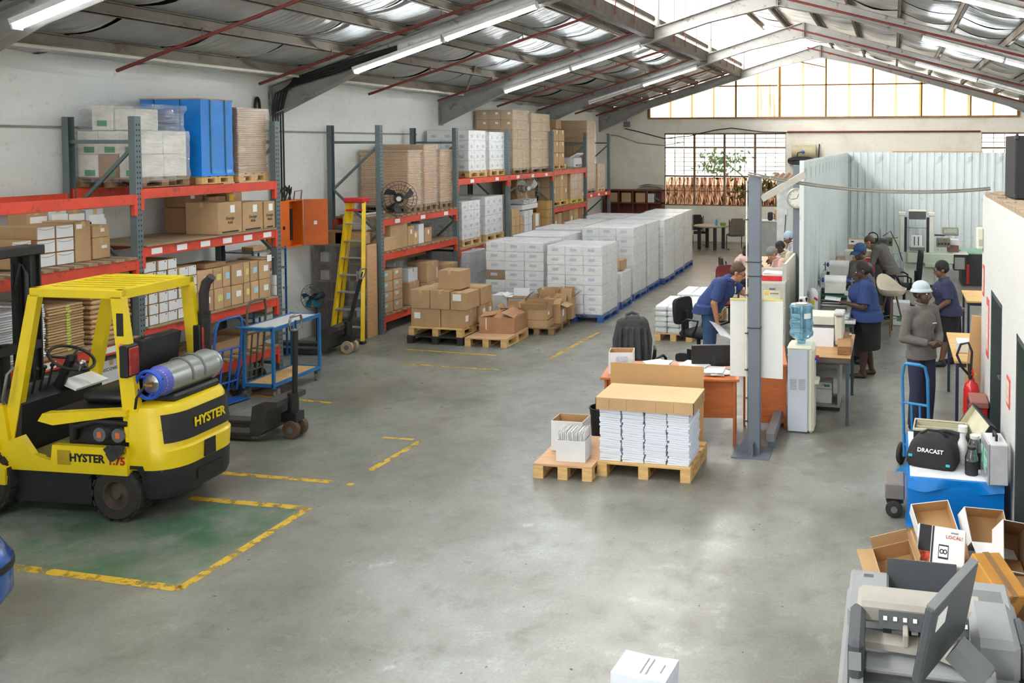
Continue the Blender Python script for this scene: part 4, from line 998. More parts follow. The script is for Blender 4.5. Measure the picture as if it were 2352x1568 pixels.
def loft(levels, cap=True):
    """levels: list of (z, plan polygon) with equal counts"""
    n = len(levels[0][1]); vs = []; fs = []
    for z, p in levels: vs += [(a, b_, z if not callable(z) else z(a, b_)) for a, b_ in p]
    for j in range(len(levels)-1):
        for i in range(n): fs.append((j*n+i, j*n+(i+1) % n, (j+1)*n+(i+1) % n, (j+1)*n+i))
    fs.append(tuple(range(n))[::-1]); fs.append(tuple((len(levels)-1)*n+i for i in range(n)))
    return MB().add(vs, fs)
# black lower counterweight and chassis
loft([(.20, rplan(.24, .49, .43, .2)), (.26, rplan(.24, .53, .46, .27)), (.46, rplan(.24, .54, .46, .27))]).obj('lower_counterweight', mat('scuffed black paint', (34,34,35), .5, var=.2, wear=(196,192,176), wamt=-.2, wsc=14, stretch=(1,1,5)), fk, 40)
MB().box(-1.02, -.26, -.46, .46, .13, .44).box(-.3, .3, -.28, .28, .2, .44).obj('chassis', BLK, fk)
MB().prism([(-.28, .44), (-.28, .36), (-.2, .47), (.2, .47), (.27, .38), (.27, .44), (.25, .5), (-.26, .5)], 'y', -.47, -.43).obj('wheel_arch', BLK, fk)
# counterweight
loft([(.46, rplan(.12, .54, .46, .27)), (.62, rplan(.12, .55, .465, .27)), (.64, rplan(.12, .53, .46, .27)), (.95, rplan(.12, .50, .455, .27)), (1.00, rplan(.13, .47, .43, .24)), (1.02, rplan(.15, .42, .39, .18))]).obj('counterweight', YEL, fk, 35)
def gp(u, v):
    pl = [(x, y) for x, y in rplan(.12, .53-.03*v, .46, .27, 10) if abs(y) < .42 and x > .3]; k = u*(len(pl)-1); i = min(int(k), len(pl)-2); f = k-i
    x, y = pl[i][0]*(1-f)+pl[i+1][0]*f, pl[i][1]*(1-f)+pl[i+1][1]*f; n = V((x-.2, y, 0)).normalized()*.012; return (x+n.x, y+n.y, .69+.25*v)
MB().sheet(gp, 24, 1).obj('grille_panel', BLK, fk, 40)
text('HYSTER', .115, YEL, fk, at(.536, .02, .81, rz=pi/2) @ rot(pi/2), ext=.004, bold=.003, name='rear_lettering')
MB().box(.50, .558, -.08, .06, .47, .62).obj('tow_recess', BLKP, fk)
MB().box(.5, .546, -.16, .16, .30, .38).obj('rear_slot', BLKP, fk)
# yellow side frame with lettering
MB().prism([(-1.2, .47), (-1.08, .66), (-.92, .72), (-.8, .56), (-.62, .52), (-.6, .66), (.13, .66), (.13, .42), (-1.0, .42)], 'y', -.50, -.44).obj('side_frame', YEL, fk)
MB().prism([(-1.2, .47), (-1.08, .66), (-.92, .72), (-.8, .56), (-.62, .52), (-.6, .66), (.13, .66), (.13, .42), (-1.0, .42)], 'y', .44, .50).obj('side_frame', YEL, fk)
MB().box(-.95, -.6, -.46, .46, .50, .54).obj('floor_plate', mat('worn floor plate', (120,110,50), .7, .2, var=.3), fk)
MB().prism([(-1.62, .3), (-1.62, .62), (-1.2, .68), (-1.1, .5), (-1.02, .44), (-1.02, .3)], 'y', -.56, -.34).obj('front_fender', YEL, fk, 30); MB().prism([(-1.62, .3), (-1.62, .62), (-1.2, .68), (-1.1, .5), (-1.02, .44), (-1.02, .3)], 'y', .34, .56).obj('front_fender', YEL, fk, 30)
text('HYSTER', .098, BLKP, fk, at(-.26, -.502, .555, pi/2), ext=.002, bold=.003, name='side_lettering')
text('1.75', .098, mat('red lettering', (190,40,30), .5), fk, at(.03, -.502, .545, pi/2), ext=.002, bold=.003, name='side_lettering')
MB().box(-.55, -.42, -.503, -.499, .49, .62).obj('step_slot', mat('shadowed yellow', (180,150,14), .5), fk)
# engine bay and hood
MB().cbox(-.55, .14, -.40, .40, .60, .86, .03).obj('engine_block', BLK, fk)
for x in (-.16, .02):
    MB().cyl((x, -.47, .76), (x, -.36, .76), .062, 16).obj('filter_cap', GREYM, fk, 40); MB().box(x-.02, x+.02, -.474, -.471, .735, .785).obj('orange_sticker', mat('orange sticker', (220,110,50), .5), fk)
MB().tube([(-.45, -.42, .7), (-.4, -.46, .82), (-.2, -.46, .88), (.1, -.44, .86)], .028, 8).obj('hose', BLKP, fk, 60)
MB().prism([(-.75, .86), (-.70, .93), (.0, .99), (.12, .99), (.12, .94), (.0, .93), (-.6, .83)], 'y', -.49, -.40).obj('hood_side', YEL, fk, 30); MB().prism([(-.75, .86), (-.70, .93), (.0, .99), (.12, .99), (.12, .94), (.0, .93), (-.6, .83)], 'y', .40, .49).obj('hood_side', YEL, fk, 30)
MB().cbox(-.66, .12, -.42, .42, .86, .95, .02).obj('hood', BLK, fk)
# seat
st = MB(); st.cbox(-.56, -.06, -.25, .25, .95, 1.07, .05); so = st.obj('seat', VINYL, fk, 60)
MB().bx((.0, 0, 1.3), (.1, .48, .5), rot(0, .16)).obj('backrest', VINYL, so, 60); MB().cbox(-.02, .08, -.2, .2, 1.48, 1.56, .03).obj('backrest_top', VINYL, so, 60)
# dash, column, steering wheel
MB().prism([(-1.2, .5), (-1.22, 1.02), (-1.08, 1.12), (-.95, .98), (-.98, .5)], 'y', -.44, .44).obj('dashboard', BLK, fk, 30)
MB().bx((-.93, .2, 1.03), (.2, .38, .02), rot(0, .35)).obj('instruction_plate', WPAPER, fk)
MB().prism([(-1.2, .7), (-1.24, 1.0), (-1.1, .98), (-1.05, .66)], 'y', -.485, -.44).obj('cowl_side', YEL, fk)
c = V((-.86, .0, 1.30)); q = rot(0, .55)
MB().cyl((-1.05, 0, .95), c, .045, 10).obj('steering_column', BLKP, fk, 40)
sw_ = MB(); pts = [c+q.to_3x3() @ V((.19*cos(2*pi*k/24), .19*sin(2*pi*k/24), 0)) for k in range(24)]; sw_.tube(pts, .014, 8, True)
for a in (0, 2.1, 4.2): sw_.cyl(c, c+q.to_3x3() @ V((.185*cos(a), .185*sin(a), 0)), .012, 6)
sw_.cyl(c-V((0,0,.02)), c+V((0,0,.025)), .045, 12); swo = sw_.obj('steering_wheel', BLKP, fk, 60)
k_ = c+q.to_3x3() @ V((.19*cos(-.4), .19*sin(-.4), .0)); MB().cyl(k_, k_+V((.03, -.0, .06)), .018, 8).ball(k_+V((.03, 0, .07)), .03).obj('spinner_knob', CHROME, swo, 60)
for y in (-.28, -.2, -.12): MB().cyl((-1.02, y, 1.0), (-.95, y, 1.25), .01, 6).ball((-.95, y, 1.26), .02).obj('hydraulic_lever', BLKP, fk, 60)
# overhead guard
def leg(p0, p1, w0, w1, y, t=.06):
    (x0, z0), (x1, z1) = p0, p1
    MB().prism([(x0-w0/2, z0), (x0+w0/2, z0), (x1+w1/2, z1), (x1-w1/2, z1)], 'y', y-t/2, y+t/2).obj('guard_leg', YEL, fk)
for y in (-.42, .42):
    leg((-1.10, .66), (-.80, 1.97), .13, .10, y); leg((.16, .70), (.02, 1.97), .16, .11, y)
    leg((-1.18, .5), (-1.12, .7), .2, .13, y)
MB().box(-.84, -.78, -.44, .44, 1.95, 2.03).obj('guard_rail', YEL, fk); MB().box(.0, .07, -.44, .44, 1.95, 2.03).obj('guard_rail', YEL, fk)
for y in (-.42, .42): MB().cbox(-.84, .07, y-.03, y+.03, 1.95, 2.03, .006).obj('guard_rail', YEL, fk)
for k in range(7): MB().box(-.80, .02, -.34+.68*k/6-.034, -.34+.68*k/6+.034, 1.985, 2.025).obj('guard_bar', YEL, fk)
MB().box(.02, .085, -.453, -.451, 1.63, 1.83).obj('vent_slot', BLKP, fk)
MB().cyl((.07, -.455, 1.53), (.07, -.451, 1.53), .036, 20).obj('warning_sticker', mat('red white sticker', (226,120,110), .5), fk)
# tail lights
TLR = mat('tail light lens', (150,50,40), .25, var=.4, vs=14)
for y in (-.45, .45):
    o = MB().cbox(.09, .17, y-.07, y+.07, 1.28, 1.56, .012).obj('tail_light', BLKP, fk); MB().cbox(.17, .19, y-.055, y+.055, 1.30, 1.54, .008).obj('lens', TLR, o)
# gas cylinder across the counterweight
ALU = mat('aluminium gas cylinder', (176,180,178), .32, .75, var=.1, vs=6)
gc = MB(); gc.lathe([(0, -.42), (.07, -.415), (.125, -.37), (.15, -.31), (.152, .3), (.16, .31), (.16, .34), (.14, .36), (.13, .42), (.0, .42)], 28, (0,0,0), MX.Rotation(-pi/2, 4, 'X'))
g = gc.obj('gas_cylinder', ALU, fk, 40, M=at(.27, .02, 1.20, rz=.02) @ MX.Scale(.93, 4))
BLUP = mat('blue valve guard', (36,84,190), .5)
cm = MB(); pts = [V((.13*cos(a), -.46-.0*a, .13*sin(a))) for a in [2*pi*k/20 for k in range(20)]]
cm.tube(pts, .018, 6, True)
for a in (.5, 2.6, 4.6): cm.cyl((.13*cos(a), -.46, .13*sin(a)), (.1*cos(a), -.38, .1*sin(a)), .015, 6)
cm.obj('valve_collar', BLUP, g, 60); MB().lathe([(0, -.421), (.11, -.40), (.145, -.33), (.15, -.31)], 24, (0,0,0), MX.Rotation(-pi/2, 4, 'X')).obj('blue_neck', mat('blue cylinder neck', (92,100,190), .45), g, 60)
MB().cyl((0, -.5, 0), (0, -.41, 0), .025, 8).cyl((0, -.49, .0), (.07, -.49, .0), .016, 8).obj('valve', mat('brass valve', (180,140,80), .35, .8), g, 40)
for y in (-.05, .12):
    s = MB(); s.tube([(.158*cos(a), y, .158*sin(a)) for a in [pi*(-.1+1.2*k/14) for k in range(15)]], .012, 4); s.obj('strap', GREYM, g, 40)
MB().cbox(.13, .42, -.28, .32, 1.01, 1.08, .02).obj('cylinder_bracket', BLK, fk)
MB().tube([(.27, -.44, 1.2), (.22, -.48, 1.1), (.18, -.45, 1.0)], .012, 6).obj('gas_hose', BLKP, fk, 60)
# exhaust stack
ex = MB(); ex.tube([(.16, .46, .98), (.16, .46, 1.86), (.19, .46, 1.96), (.25, .46, 2.02)], [.045, .045, .045, .04], 14); eo = ex.obj('exhaust_stack', mat('sooty exhaust', (58,54,52), .7, .3), fk, 60)
MB().cyl((.16, .46, 1.12), (.16, .46, 1.68), .056, 18).obj('perforated_guard', mat('perforated guard', (44,42,42), .6, .4, var=.6, vs=60), eo, 40)
# mast
MAST = mat('greasy mast steel', (46,44,42), .5, .3, var=.25, vs=6)
for y in (-.30, .30):
    MB().box(-1.60, -1.52, y-.06, y-.045, .08, 2.22).box(-1.60, -1.52, y+.045, y+.06, .08, 2.22).box(-1.57, -1.55, y-.05, y+.05, .08, 2.22).obj('mast_channel', MAST, fk)
    MB().box(-1.70, -1.62, y*.8-.035, y*.8+.035, .08, 2.24).obj('inner_channel', MAST, fk)
    MB().tube([(-1.62, y*.5, .3), (-1.62, y*.5, 2.15)], .016, 6).obj('lift_chain', BLKP, fk)
    MB().tube([(-1.52, y*.6, .6), (-1.5, y*.6, 1.6), (-1.51, y*.62, 2.05), (-1.56, y*.6, 2.15), (-1.6, y*.5, 1.9)], .018, 6).obj('hydraulic_hose', BLKP, fk, 60)
MB().cbox(-1.72, -1.50, -.40, .40, 2.22, 2.31, .01).obj('crosshead', MAST, fk); MB().box(-1.62, -1.52, -.36, .36, 1.3, 1.38).obj('mast_tie', MAST, fk)
MB().cyl((-1.58, 0, .15), (-1.58, 0, 1.4), .045, 12).obj('lift_cylinder', MAST, fk, 40)
for z in (.25, .6): MB().box(-1.80, -1.74, -.48, .48, z, z+.09).obj('carriage_bar', BLK, fk)
for y in (-.3, .3): MB().prism([(-1.84, .1), (-1.80, .1), (-1.80, .75), (-1.84, .75)], 'y', y-.05, y+.05).box(-2.85, -1.80, y-.05, y+.05, .06, .10).obj('fork', BLK, fk)
MB().cbox(-1.36, -1.30, -.62, -.46, 1.58, 1.76, .02).obj('work_lamp', BLKP, fk); MB().cyl((-1.2, -.46, 1.62), (-1.32, -.5, 1.66), .012, 6).obj('lamp_bracket', BLKP, fk)
MB().cbox(-1.40, -1.31, -.60, -.50, 1.46, 1.56, .015).obj('indicator', mat('amber lens', (200,90,40), .3), fk)
MB().tube([(-1.08, -.49, 1.0), (-1.03, -.55, 1.05), (-.98, -.55, 1.28), (-.97, -.49, 1.33)], .012, 6).obj('grab_handle', GREYM, fk, 60)
# rag on the ledge
m = MB(); m.sheet(lambda u, v: (-6.63+.2*u+.02*sin(9*v), 6.305-.015*sin(7*u)-.01*v, .70-.09*abs(sin(3*u+.4))*v-.04*v+.01*sin(13*u*v)), 12, 8); o = m.obj('rag', mat('dark rag', (48,50,50), .9), smooth=60); tag(o, 'dark rag draped over the forklift side ledge', 'rag')
# ---------------------------------------------------------------- pallet jacks
def jack(loc, rz, lean, label, wm):
    t = thing('pallet_jack', label, 'pallet jack', loc, rz, 'pallet jacks'); G = mat('dark grey jack paint', (66,64,62), .55, .2, var=.25, vs=5)
    for y in (-.19, .19):
        MB().cbox(-1.22, -.25, y-.08, y+.08, .065, .11, .008).box(-1.2, -.3, y-.075, y-.07, .03, .07).box(-1.2, -.3, y+.07, y+.075, .03, .07).obj('fork', G, t)
        MB().cyl((-1.1, y-.04, .04), (-1.1, y+.04, .04), .04, 14).obj('load_roller', RIM, t, 40)
    MB().prism([(-.32, .07), (-.28, .40), (-.12, .46), (.02, .46), (.02, .40), (-.1, .36), (-.16, .12), (-.2, .07)], 'y', -.27, .27).obj('body', G, t)
    MB().cyl((.04, 0, .2), (.04, 0, .5), .06, 12).box(-.06, .12, -.08, .08, .18, .28).obj('pump', BLK, t, 40)
    for y in (-.075, .075):
        o = MB().lathe([(.0, -.03), (.095, -.03), (.10, -.02), (.10, .02), (.095, .03), (0, .03)], 24, (0,0,0), MX.Rotation(pi/2, 4, 'X')).obj('steer_wheel', wm, t, 40, M=at(.06, y, .10)); MB().cyl((0, -.034, 0), (0, .034, 0), .04, 12).obj('hub', GREYM, o, 40)
    p = V((.06, 0, .48)); e = V((.06+sin(lean)*.72, 0, .48+cos(lean)*.72))
    MB().cyl(p, e, .03, 10).obj('handle_shaft', BLK, t, 40)
    d = (e-p).normalized(); s = V((0,1,0)); f = e+d*.17
    MB().tube([e, e+s*.1+d*.03, e+s*.115+d*.1, f+s*.09, f-s*.09, e-s*.115+d*.1, e-s*.1+d*.03, e], .014, 8).obj('handle_loop', mat('chromed handle', (140,138,136), .3, .8), t, 60)
    MB().cyl(e+d*.03, e+d*.12, .01, 6).obj('release_lever', BLK, t)
    return t
TAN = mat('dirty wheel tread', (96,74,58), .8, var=.25)
jack((-6.62, 8.70, 0), .06, .03, 'dark grey pallet jack with upright handle beside the blue trolley', TAN)
jack((-8.42, 12.42, 0), .10, .28, 'black pallet jack with tilted handle in front of the step ladder', mat('pale wheel tread', (170,150,120), .7))
# ---------------------------------------------------------------- blue trolley, sack trucks
BLU = mat('blue enamel', (30,104,158), .45, var=.12, vs=5, wear=(30,60,90), wamt=-.1)
t = thing('platform_trolley', 'blue two-tier steel trolley with wooden decks beside left rack', 'trolley', (-8.02, 10.42, 0), .04)
a, b_ = .21, .50
for x in (-a, a):
    for y in (-b_, b_): mobj('leg', boxmesh(.035, .035, .80, BLU), t, at(x, y, .13))
for z, d in ((.17, -.0), (.90, 0)):
    for x in (-a, a): mobj('rail', boxmesh(.035, 2*b_, .04, BLU), t, at(x, 0, z-.02))
    for y in (-b_, b_): mobj('rail', boxmesh(2*a, .035, .04, BLU), t, at(0, y, z-.02))
MB().cbox(-a+.015, a-.015, -b_+.015, b_-.015, .16, .18, .003).obj('lower_deck', PINE, t); MB().cbox(-a+.01, a-.01, -b_+.01, b_-.01, .90, .915, .003).obj('upper_deck', mat('white laminate deck', (206,208,206), .5), t)
MB().tube([(a, -b_, .93), (a, -b_-.16, .95), (-a, -b_-.16, .95), (-a, -b_, .93)], .014, 8).obj('push_handle', BLU, t, 60)
for x in (-a, a):
    for y in (-b_+.06, b_-.06):
        o = MB().cyl((-.018, 0, .05), (.018, 0, .05), .05, 16).obj('caster', mat('grey caster', (120,116,108), .6), t, 40, M=at(x, y, 0)); MB().box(-.028, -.02, -.03, .03, .05, .13).box(.02, .028, -.03, .03, .05, .13).box(-.028, .028, -.03, .03, .12, .13).obj('fork', GREYM, o)
def sack_truck(loc, rz, m, label, h=1.15, tilt=.1, wd=.2, curved=True):
    t = thing('sack_truck', label, 'hand truck', loc, rz, 'hand trucks'); T = rot(tilt)
    q = MB(); q.T = T
    top = [(-wd, 0, .12), (-wd, 0, h-.15), (-wd*.8, .0, h-.03), (-wd*.5, -.04, h), (wd*.5, -.04, h), (wd*.8, 0, h-.03), (wd, 0, h-.15), (wd, 0, .12)]
    q.tube(top, .016, 8); q.obj('frame', m, t, 60)
    for x in (-wd*.33, wd*.33):
        q = MB(); q.T = T; q.cyl((x, 0, .12), (x, 0, h*.62), .012, 8); q.obj('upright_bar', m, t, 40)
    for z in (.25, h*.62):
        q = MB(); q.T = T; q.cyl((-wd, 0, z), (wd, 0, z), .014, 8); q.obj('cross_bar', m, t, 40)
    MB().cbox(-wd-.02, wd+.02, -.22, .02, .02, .03, .003).obj('toe_plate', m, t)
    MB().cyl((-wd-.09, .09, .11), (wd+.09, .09, .11), .012, 8).obj('axle', GREYM, t, 40)
    for s in (-1, 1):
        o = MB().lathe([(0, -.02), (.1, -.022), (.11, -.012), (.11, .012), (.1, .022), (0, .02)], 24, (0,0,0), rot(0, pi/2)).obj('wheel', RUB, t, 40, M=at(s*(wd+.07), .09, .11)); MB().cyl((-.025, 0, 0), (.025, 0, 0), .04, 10).obj('hub', GREYM, o, 40)
        MB().cyl((s*wd, .09, .11), T @ V((s*wd, 0, .42)), .01, 6).obj('stay', m, t)
    return t
BLU2 = mat('bright blue tube', (36,92,176), .45, var=.1)
sack_truck((-8.33, 9.66, 0), pi/2-.15, BLU2, 'blue tubular sack truck standing against the left rack', 1.12, .14)
sack_truck((-8.46, 10.35, 0), pi/2-.1, mat('grimy steel tube', (104,94,88), .5, .4), 'dull steel sack truck behind the blue trolley', 1.22, .10, .16)
# ---------------------------------------------------------------- pedestal fan
TEAL = mat('teal fan blade', (24,110,136), .4)
def cage(parent, r, m, n=24, d=.12, wire=.004, M=None):
    q = MB()
    for s in (-1, 1):
        for k in range(n):
            a = 2*pi*k/n; q.tube([(.04*cos(a), s*d*.55, .04*sin(a)), (r*.7*cos(a+.12), s*d*.5, r*.7*sin(a+.12)), (r*cos(a+.18), 0, r*sin(a+.18))], wire, 4)
        for f in (.5, .8): q.tube([(r*f*cos(2*pi*k/28), s*d*.5*(1.0 if f < .6 else .85), r*f*sin(2*pi*k/28)) for k in range(28)], wire, 4, True)
    o = q.obj('guard_cage', m, parent, M=M); o['kind'] = 'stuff'; MB().tube([(r*cos(2*pi*k/36), 0, r*sin(2*pi*k/36)) for k in range(36)], wire*2, 6, True).obj('cage_rim', m, parent, 60, M=M)
def blades(parent, r, n, m, M=None, hubm=None):
    for k in range(n):
        a = 2*pi*k/n
        def f(u, v): 
            rr_ = r*(.16+.78*u); ang = a+.55*u+(.62-.3*abs(u-.5))*(v-.5); return (rr_*cos(ang), .05*(v-.5), rr_*sin(ang))
        MB().sheet(f, 6, 3).obj('blade', m, parent, 60, M=M)
    MB().cyl((0, -.05, 0), (0, .05, 0), r*.17, 16).obj('hub', hubm or m, parent, 40, M=M)
pf = OY(722, 682, 12.75)
t = thing('pedestal_fan', 'black pedestal fan with teal blades in front of wrapped bookcase', 'fan', (pf.x, 12.75, 0))
MB().lathe([(.2, 0), (.2, .02), (.05, .05), (.02, .07)], 24).obj('base', BLKP, t, 40); MB().cyl((0, .05, .05), (0, .05, pf.z-.05), .016, 10).obj('pole', BLKP, t, 40); MB().cyl((0, .02, pf.z), (0, .2, pf.z), .06, 14).obj('motor', BLKP, t, 40)
blades(t, .20, 5, TEAL, at(0, -.05, pf.z), BLKP); cage(t, .215, BLKP, 20, .1, .0016, at(0, -.05, pf.z))
# ---------------------------------------------------------------- yellow step ladder leaning on the rack end
LY = mat('yellow fibreglass rail', (232,192,16), .45, var=.06); LRED = mat('red plastic cap', (196,38,44), .45); LALU = mat('aluminium tread', (168,170,166), .4, .5)
t = thing('step_ladder', 'tall yellow step ladder with red top leaning at the rack end', 'ladder', (0, 0, 0)); 
def LP(px, py, f): return OY(px, py, 13.02+.42*f)
bl, br, tl, tr = LP(762, 775, 0), LP(833, 781, 0), LP(801, 462, 1), LP(836, 462, 1); bl.z = br.z = 0.02
t.location = ((bl.x+br.x)/2, bl.y, 0); off = V(t.location)
def rail(p, q, w, d, name, m): 
    p, q = p-off, q-off; v_ = q-p; M = MX.Translation(p) @ v_.to_track_quat('Z', 'Y').to_matrix().to_4x4(); return MB().box(-w/2, w/2, -d/2, d/2, 0, v_.length).obj(name, m, t, M=M)
rail(bl, tl, .05, .07, 'side_rail', LY); rail(br, tr, .06, .07, 'side_rail', LY)
r0 = V((.05, .10, 0)); rail(bl+r0, tl+V((.05, .05, 0)), .03, .05, 'rear_rail', LY); rail(br-V((.05, -.10, 0)), tr+V((-.05, .05, 0)), .03, .05, 'rear_rail', LY)
for k in range(7):
    f = .10+.122*k; p, q = bl.lerp(tl, f)-off, br.lerp(tr, f)-off; MB().cbox(p.x+.02, q.x-.02, p.y-.05, p.y+.05, p.z, p.z+.022, .004).obj('tread', LALU, t)
p, q = bl.lerp(tl, .93)-off, br.lerp(tr, .93)-off; MB().cbox(p.x, q.x, p.y-.06, p.y+.06, p.z, p.z+.03, .006).obj('tread', LRED, t, label='red top tread')
p, q = tl-off, tr-off; MB().cbox(p.x-.05, q.x+.04, p.y-.09, p.y+.12, p.z-.02, p.z+.06, .015).obj('top_cap', LRED, t)
for P_ in (bl, br): p = P_-off; MB().cbox(p.x-.04, p.x+.04, p.y-.05, p.y+.05, -.02, .05, .01).obj('rubber_foot', BLKP, t)
# ---------------------------------------------------------------- plastic-wrapped bookcase
BKW = mat('brown bookcase board', (112,86,66), .6, var=.12, vs=5, stretch=(1,1,6)); BKS = mat('pale veneer side', (196,152,108), .55, var=.12, vs=6, stretch=(1,1,8))
zb = OY(800, 562, 13.38).z; x0, x1 = -9.68, OY(845, 700, 13.38).x
t = thing('wrapped_bookcase', 'brown bookcase of open cubbies sheathed in clear plastic behind the ladder', 'bookcase', ((x0+x1)/2, 13.38, 0)); hw = (x1-x0)/2; dp = .30
MB().cbox(hw-.03, hw, 0, dp, 0, zb, .004).obj('side_panel', BKS, t, label='pale veneer side panel'); MB().box(-hw, -hw+.03, 0, dp, 0, zb).obj('side_panel', BKW, t); MB().box(-hw, hw, dp-.012, dp, 0, zb).obj('back_panel', BKW, t)
for k in range(6): MB().box(-hw+.03, hw-.03, .005, dp-.012, (zb-.03)*k/5, (zb-.03)*k/5+.03).obj('shelf', BKW, t)
for x in (-hw/3, hw/3): MB().box(x-.012, x+.012, .006, dp-.012, .03, zb-.03).obj('divider', BKW, t)
for (cx, cz) in ((-1, 4), (-1, 3), (0, 3), (1, 3), (1, 2), (1, 1), (0, 1)): MB().box(cx*hw*.66-.09, cx*hw*.66+.07, .08, .2, (zb-.03)*cz/5+.03, (zb-.03)*cz/5+.19).obj('paper_pack', WCARD2, t)
m = MB(); m.sheet(lambda u, v: (-hw-.03+(2*hw+.05)*u, -.03+.02*sin(17*u)+.012*sin(31*u+3*v), .02+(zb)*v), 40, 8); m.obj('plastic_sheet', film('bookcase film', (250,250,250), .10, .16, .2, 6., .8, (4,1,1)), t, 60)
carton((x0+.33, 13.55, zb), (.5, .24, .22), 'kraft carton on top of the wrapped bookcase', None, m=KRAFT3, tape='x')
carton((x1-.38, 13.55, zb), (.52, .24, .2), 'second kraft carton on top of the wrapped bookcase, behind ladder', None, m=KRAFT, tape='x')
# ---------------------------------------------------------------- orange switch cabinet on the wall, with cable loop
ORG = mat('orange enamel', (222,104,22), .45, var=.08); ORD_ = mat('orange enamel door', (206,98,30), .45, var=.08)
c0, c1 = OX(642, 520, -9.5), OX(664, 520, -9.5); ztop, zbot = OX(650, 462, -9.5).z, OX(650, 572, -9.5).z
t = thing('switch_cabinet', 'orange electrical cabinet with open door on the left wall', 'cabinet', (XW, c0.y, zbot)); w_ = .62; hh = ztop-zbot
m = MB(); m.box(0, .02, 0, w_, 0, hh); m.box(0, .22, 0, .02, 0, hh); m.box(0, .22, w_-.02, w_, 0, hh); m.box(0, .22, 0, w_, 0, .02); m.box(0, .22, 0, w_, hh-.02, hh); m.obj('body', ORG, t)
MB().cbox(.22, .24, .0, w_*.42, 0, hh, .004).obj('door', ORG, t); o = MB().box(.24, .255, .1, .13, hh*.4, hh*.47).obj('latch', BLKP, t)
d_ = MB().cbox(0, .02, 0, w_*.6, 0, hh, .004).obj('door', ORD_, t, M=at(.23, w_, 0, rz=-.95+pi/2-pi/2)); MB().box(.02, .024, w_*.25, w_*.33, hh*.45, hh*.53).obj('door_label', WPAPER, d_)
MB().box(.03, .1, .28, .52, .1, hh-.15).obj('switchgear', BLKP, t)
for k in range(5): MB().tube([(.1, .1+.08*k, hh), (.12, .1+.09*k, hh+.12), (.1, .3+.05*k, hh+.2+.03*(k % 2)), (.06, .5, hh+.1), (.06, .52, hh)], .012, 6).obj('cable_loop', BLKP, t, 60)
MB().tube([(.2, .42, hh), (.22, .42, hh+.14), (.22, .6, hh+.15), (.2, .6, hh)], .01, 6).obj('handle_bar', CHROME, t, 60)
mm = MB(); mm.tube([(XW+.03, c0.y+.12, ztop), (XW+.03, c0.y+.12, 3.9)], .014, 6); o = mm.obj('wall_conduit', mat('grey conduit', (150,148,140), .5), None, 40); tag(o, 'grey conduit running up left wall above the orange cabinet', 'conduit')
mm = MB(); mm.tube([(XW+.03, c0.y+.2, ztop), (XW+.03, c0.y+.2, 3.2), (XW+.03, c0.y+.14, 3.6), (XW+.03, c0.y+.14, 4.1)], .012, 6); o = mm.obj('wall_conduit', mat('grey conduit', (150,148,140)), None, 40); tag(o, 'second grey conduit beside the first above orange cabinet', 'conduit')
# ---------------------------------------------------------------- blue slotted-angle shelf
t = thing('slotted_shelf', 'blue slotted-angle shelf with small parts beneath the orange cabinet', 'shelf', (-9.42, 11.66, 0)); sl = mat('blue slotted angle', (52,122,188), .5, var=.3, vs=40)
for x in (-.24, .24):
    for y in (-.36, .36): MB().box(-.018, .018, -.003, .0, 0, 1.72).box(-.018, -.015, -.0, .036, 0, 1.72).obj('post', sl, t, M=at(x, y, 0))
for z in (.35, .72, 1.06, 1.38, 1.68): MB().cbox(-.25, .25, -.38, .38, z, z+.02, .003).obj('shelf_tray', GREYM, t)
for k, (x, y, z, s, l) in enumerate([(.1,-.15,1.7,(.2,.3,.07),'flat carton'),(.05,.15,1.4,(.24,.2,.1),'low kraft carton'),(.0,-.2,1.08,(.22,.22,.09),'small parts carton'),(.1,.1,.74,(.2,.3,.12),'kraft tray'),(.0,-.1,.37,(.3,.4,.2),'kraft carton')]):
    carton((-9.42+x, 11.66+y, z+.0), s, '%s on the %s tray from top of blue slotted shelf' % (l, ORD[k]), 'cartons on blue slotted shelf', m=[KRAFT2, KRAFT][k % 2], tape=None)
# ---------------------------------------------------------------- wall fans on the rack uprights
def wall_fan(px, py, X, r, m, rz, label, arm):
    p = OX(px, py, X); t = thing('wall_fan', label, 'fan', p, rz)
    blades(t, r*.92, 3, mat('dark fan blade', (70,68,66), .5, .3) if m is BLKP else mat('grey fan blade', (150,148,140), .5, .3), None, CHROME); cage(t, r, m, 26, .16, .0022)
    MB().cyl((0, .05, 0), (0, .26, 0), r*.3, 16).obj('motor', m, t, 40); MB().tube([(0, .2, 0)]+arm, .025, 8).obj('arm', m, t, 60)
wall_fan(916, 456, -8.35, .30, BLKP, .55, 'black caged wall fan on the front upright beside the step ladder', [(-.05, .3, -.1), (-.2, .34, -.2)])
wall_fan(1212, 432, -8.4, .34, mat('dusty grey fan', (128,124,114), .5, .3), 1.05, 'grey caged fan on the long rack below the roof-high carton loads', [(-.1, .36, 0), (-.25, .4, -.1)])
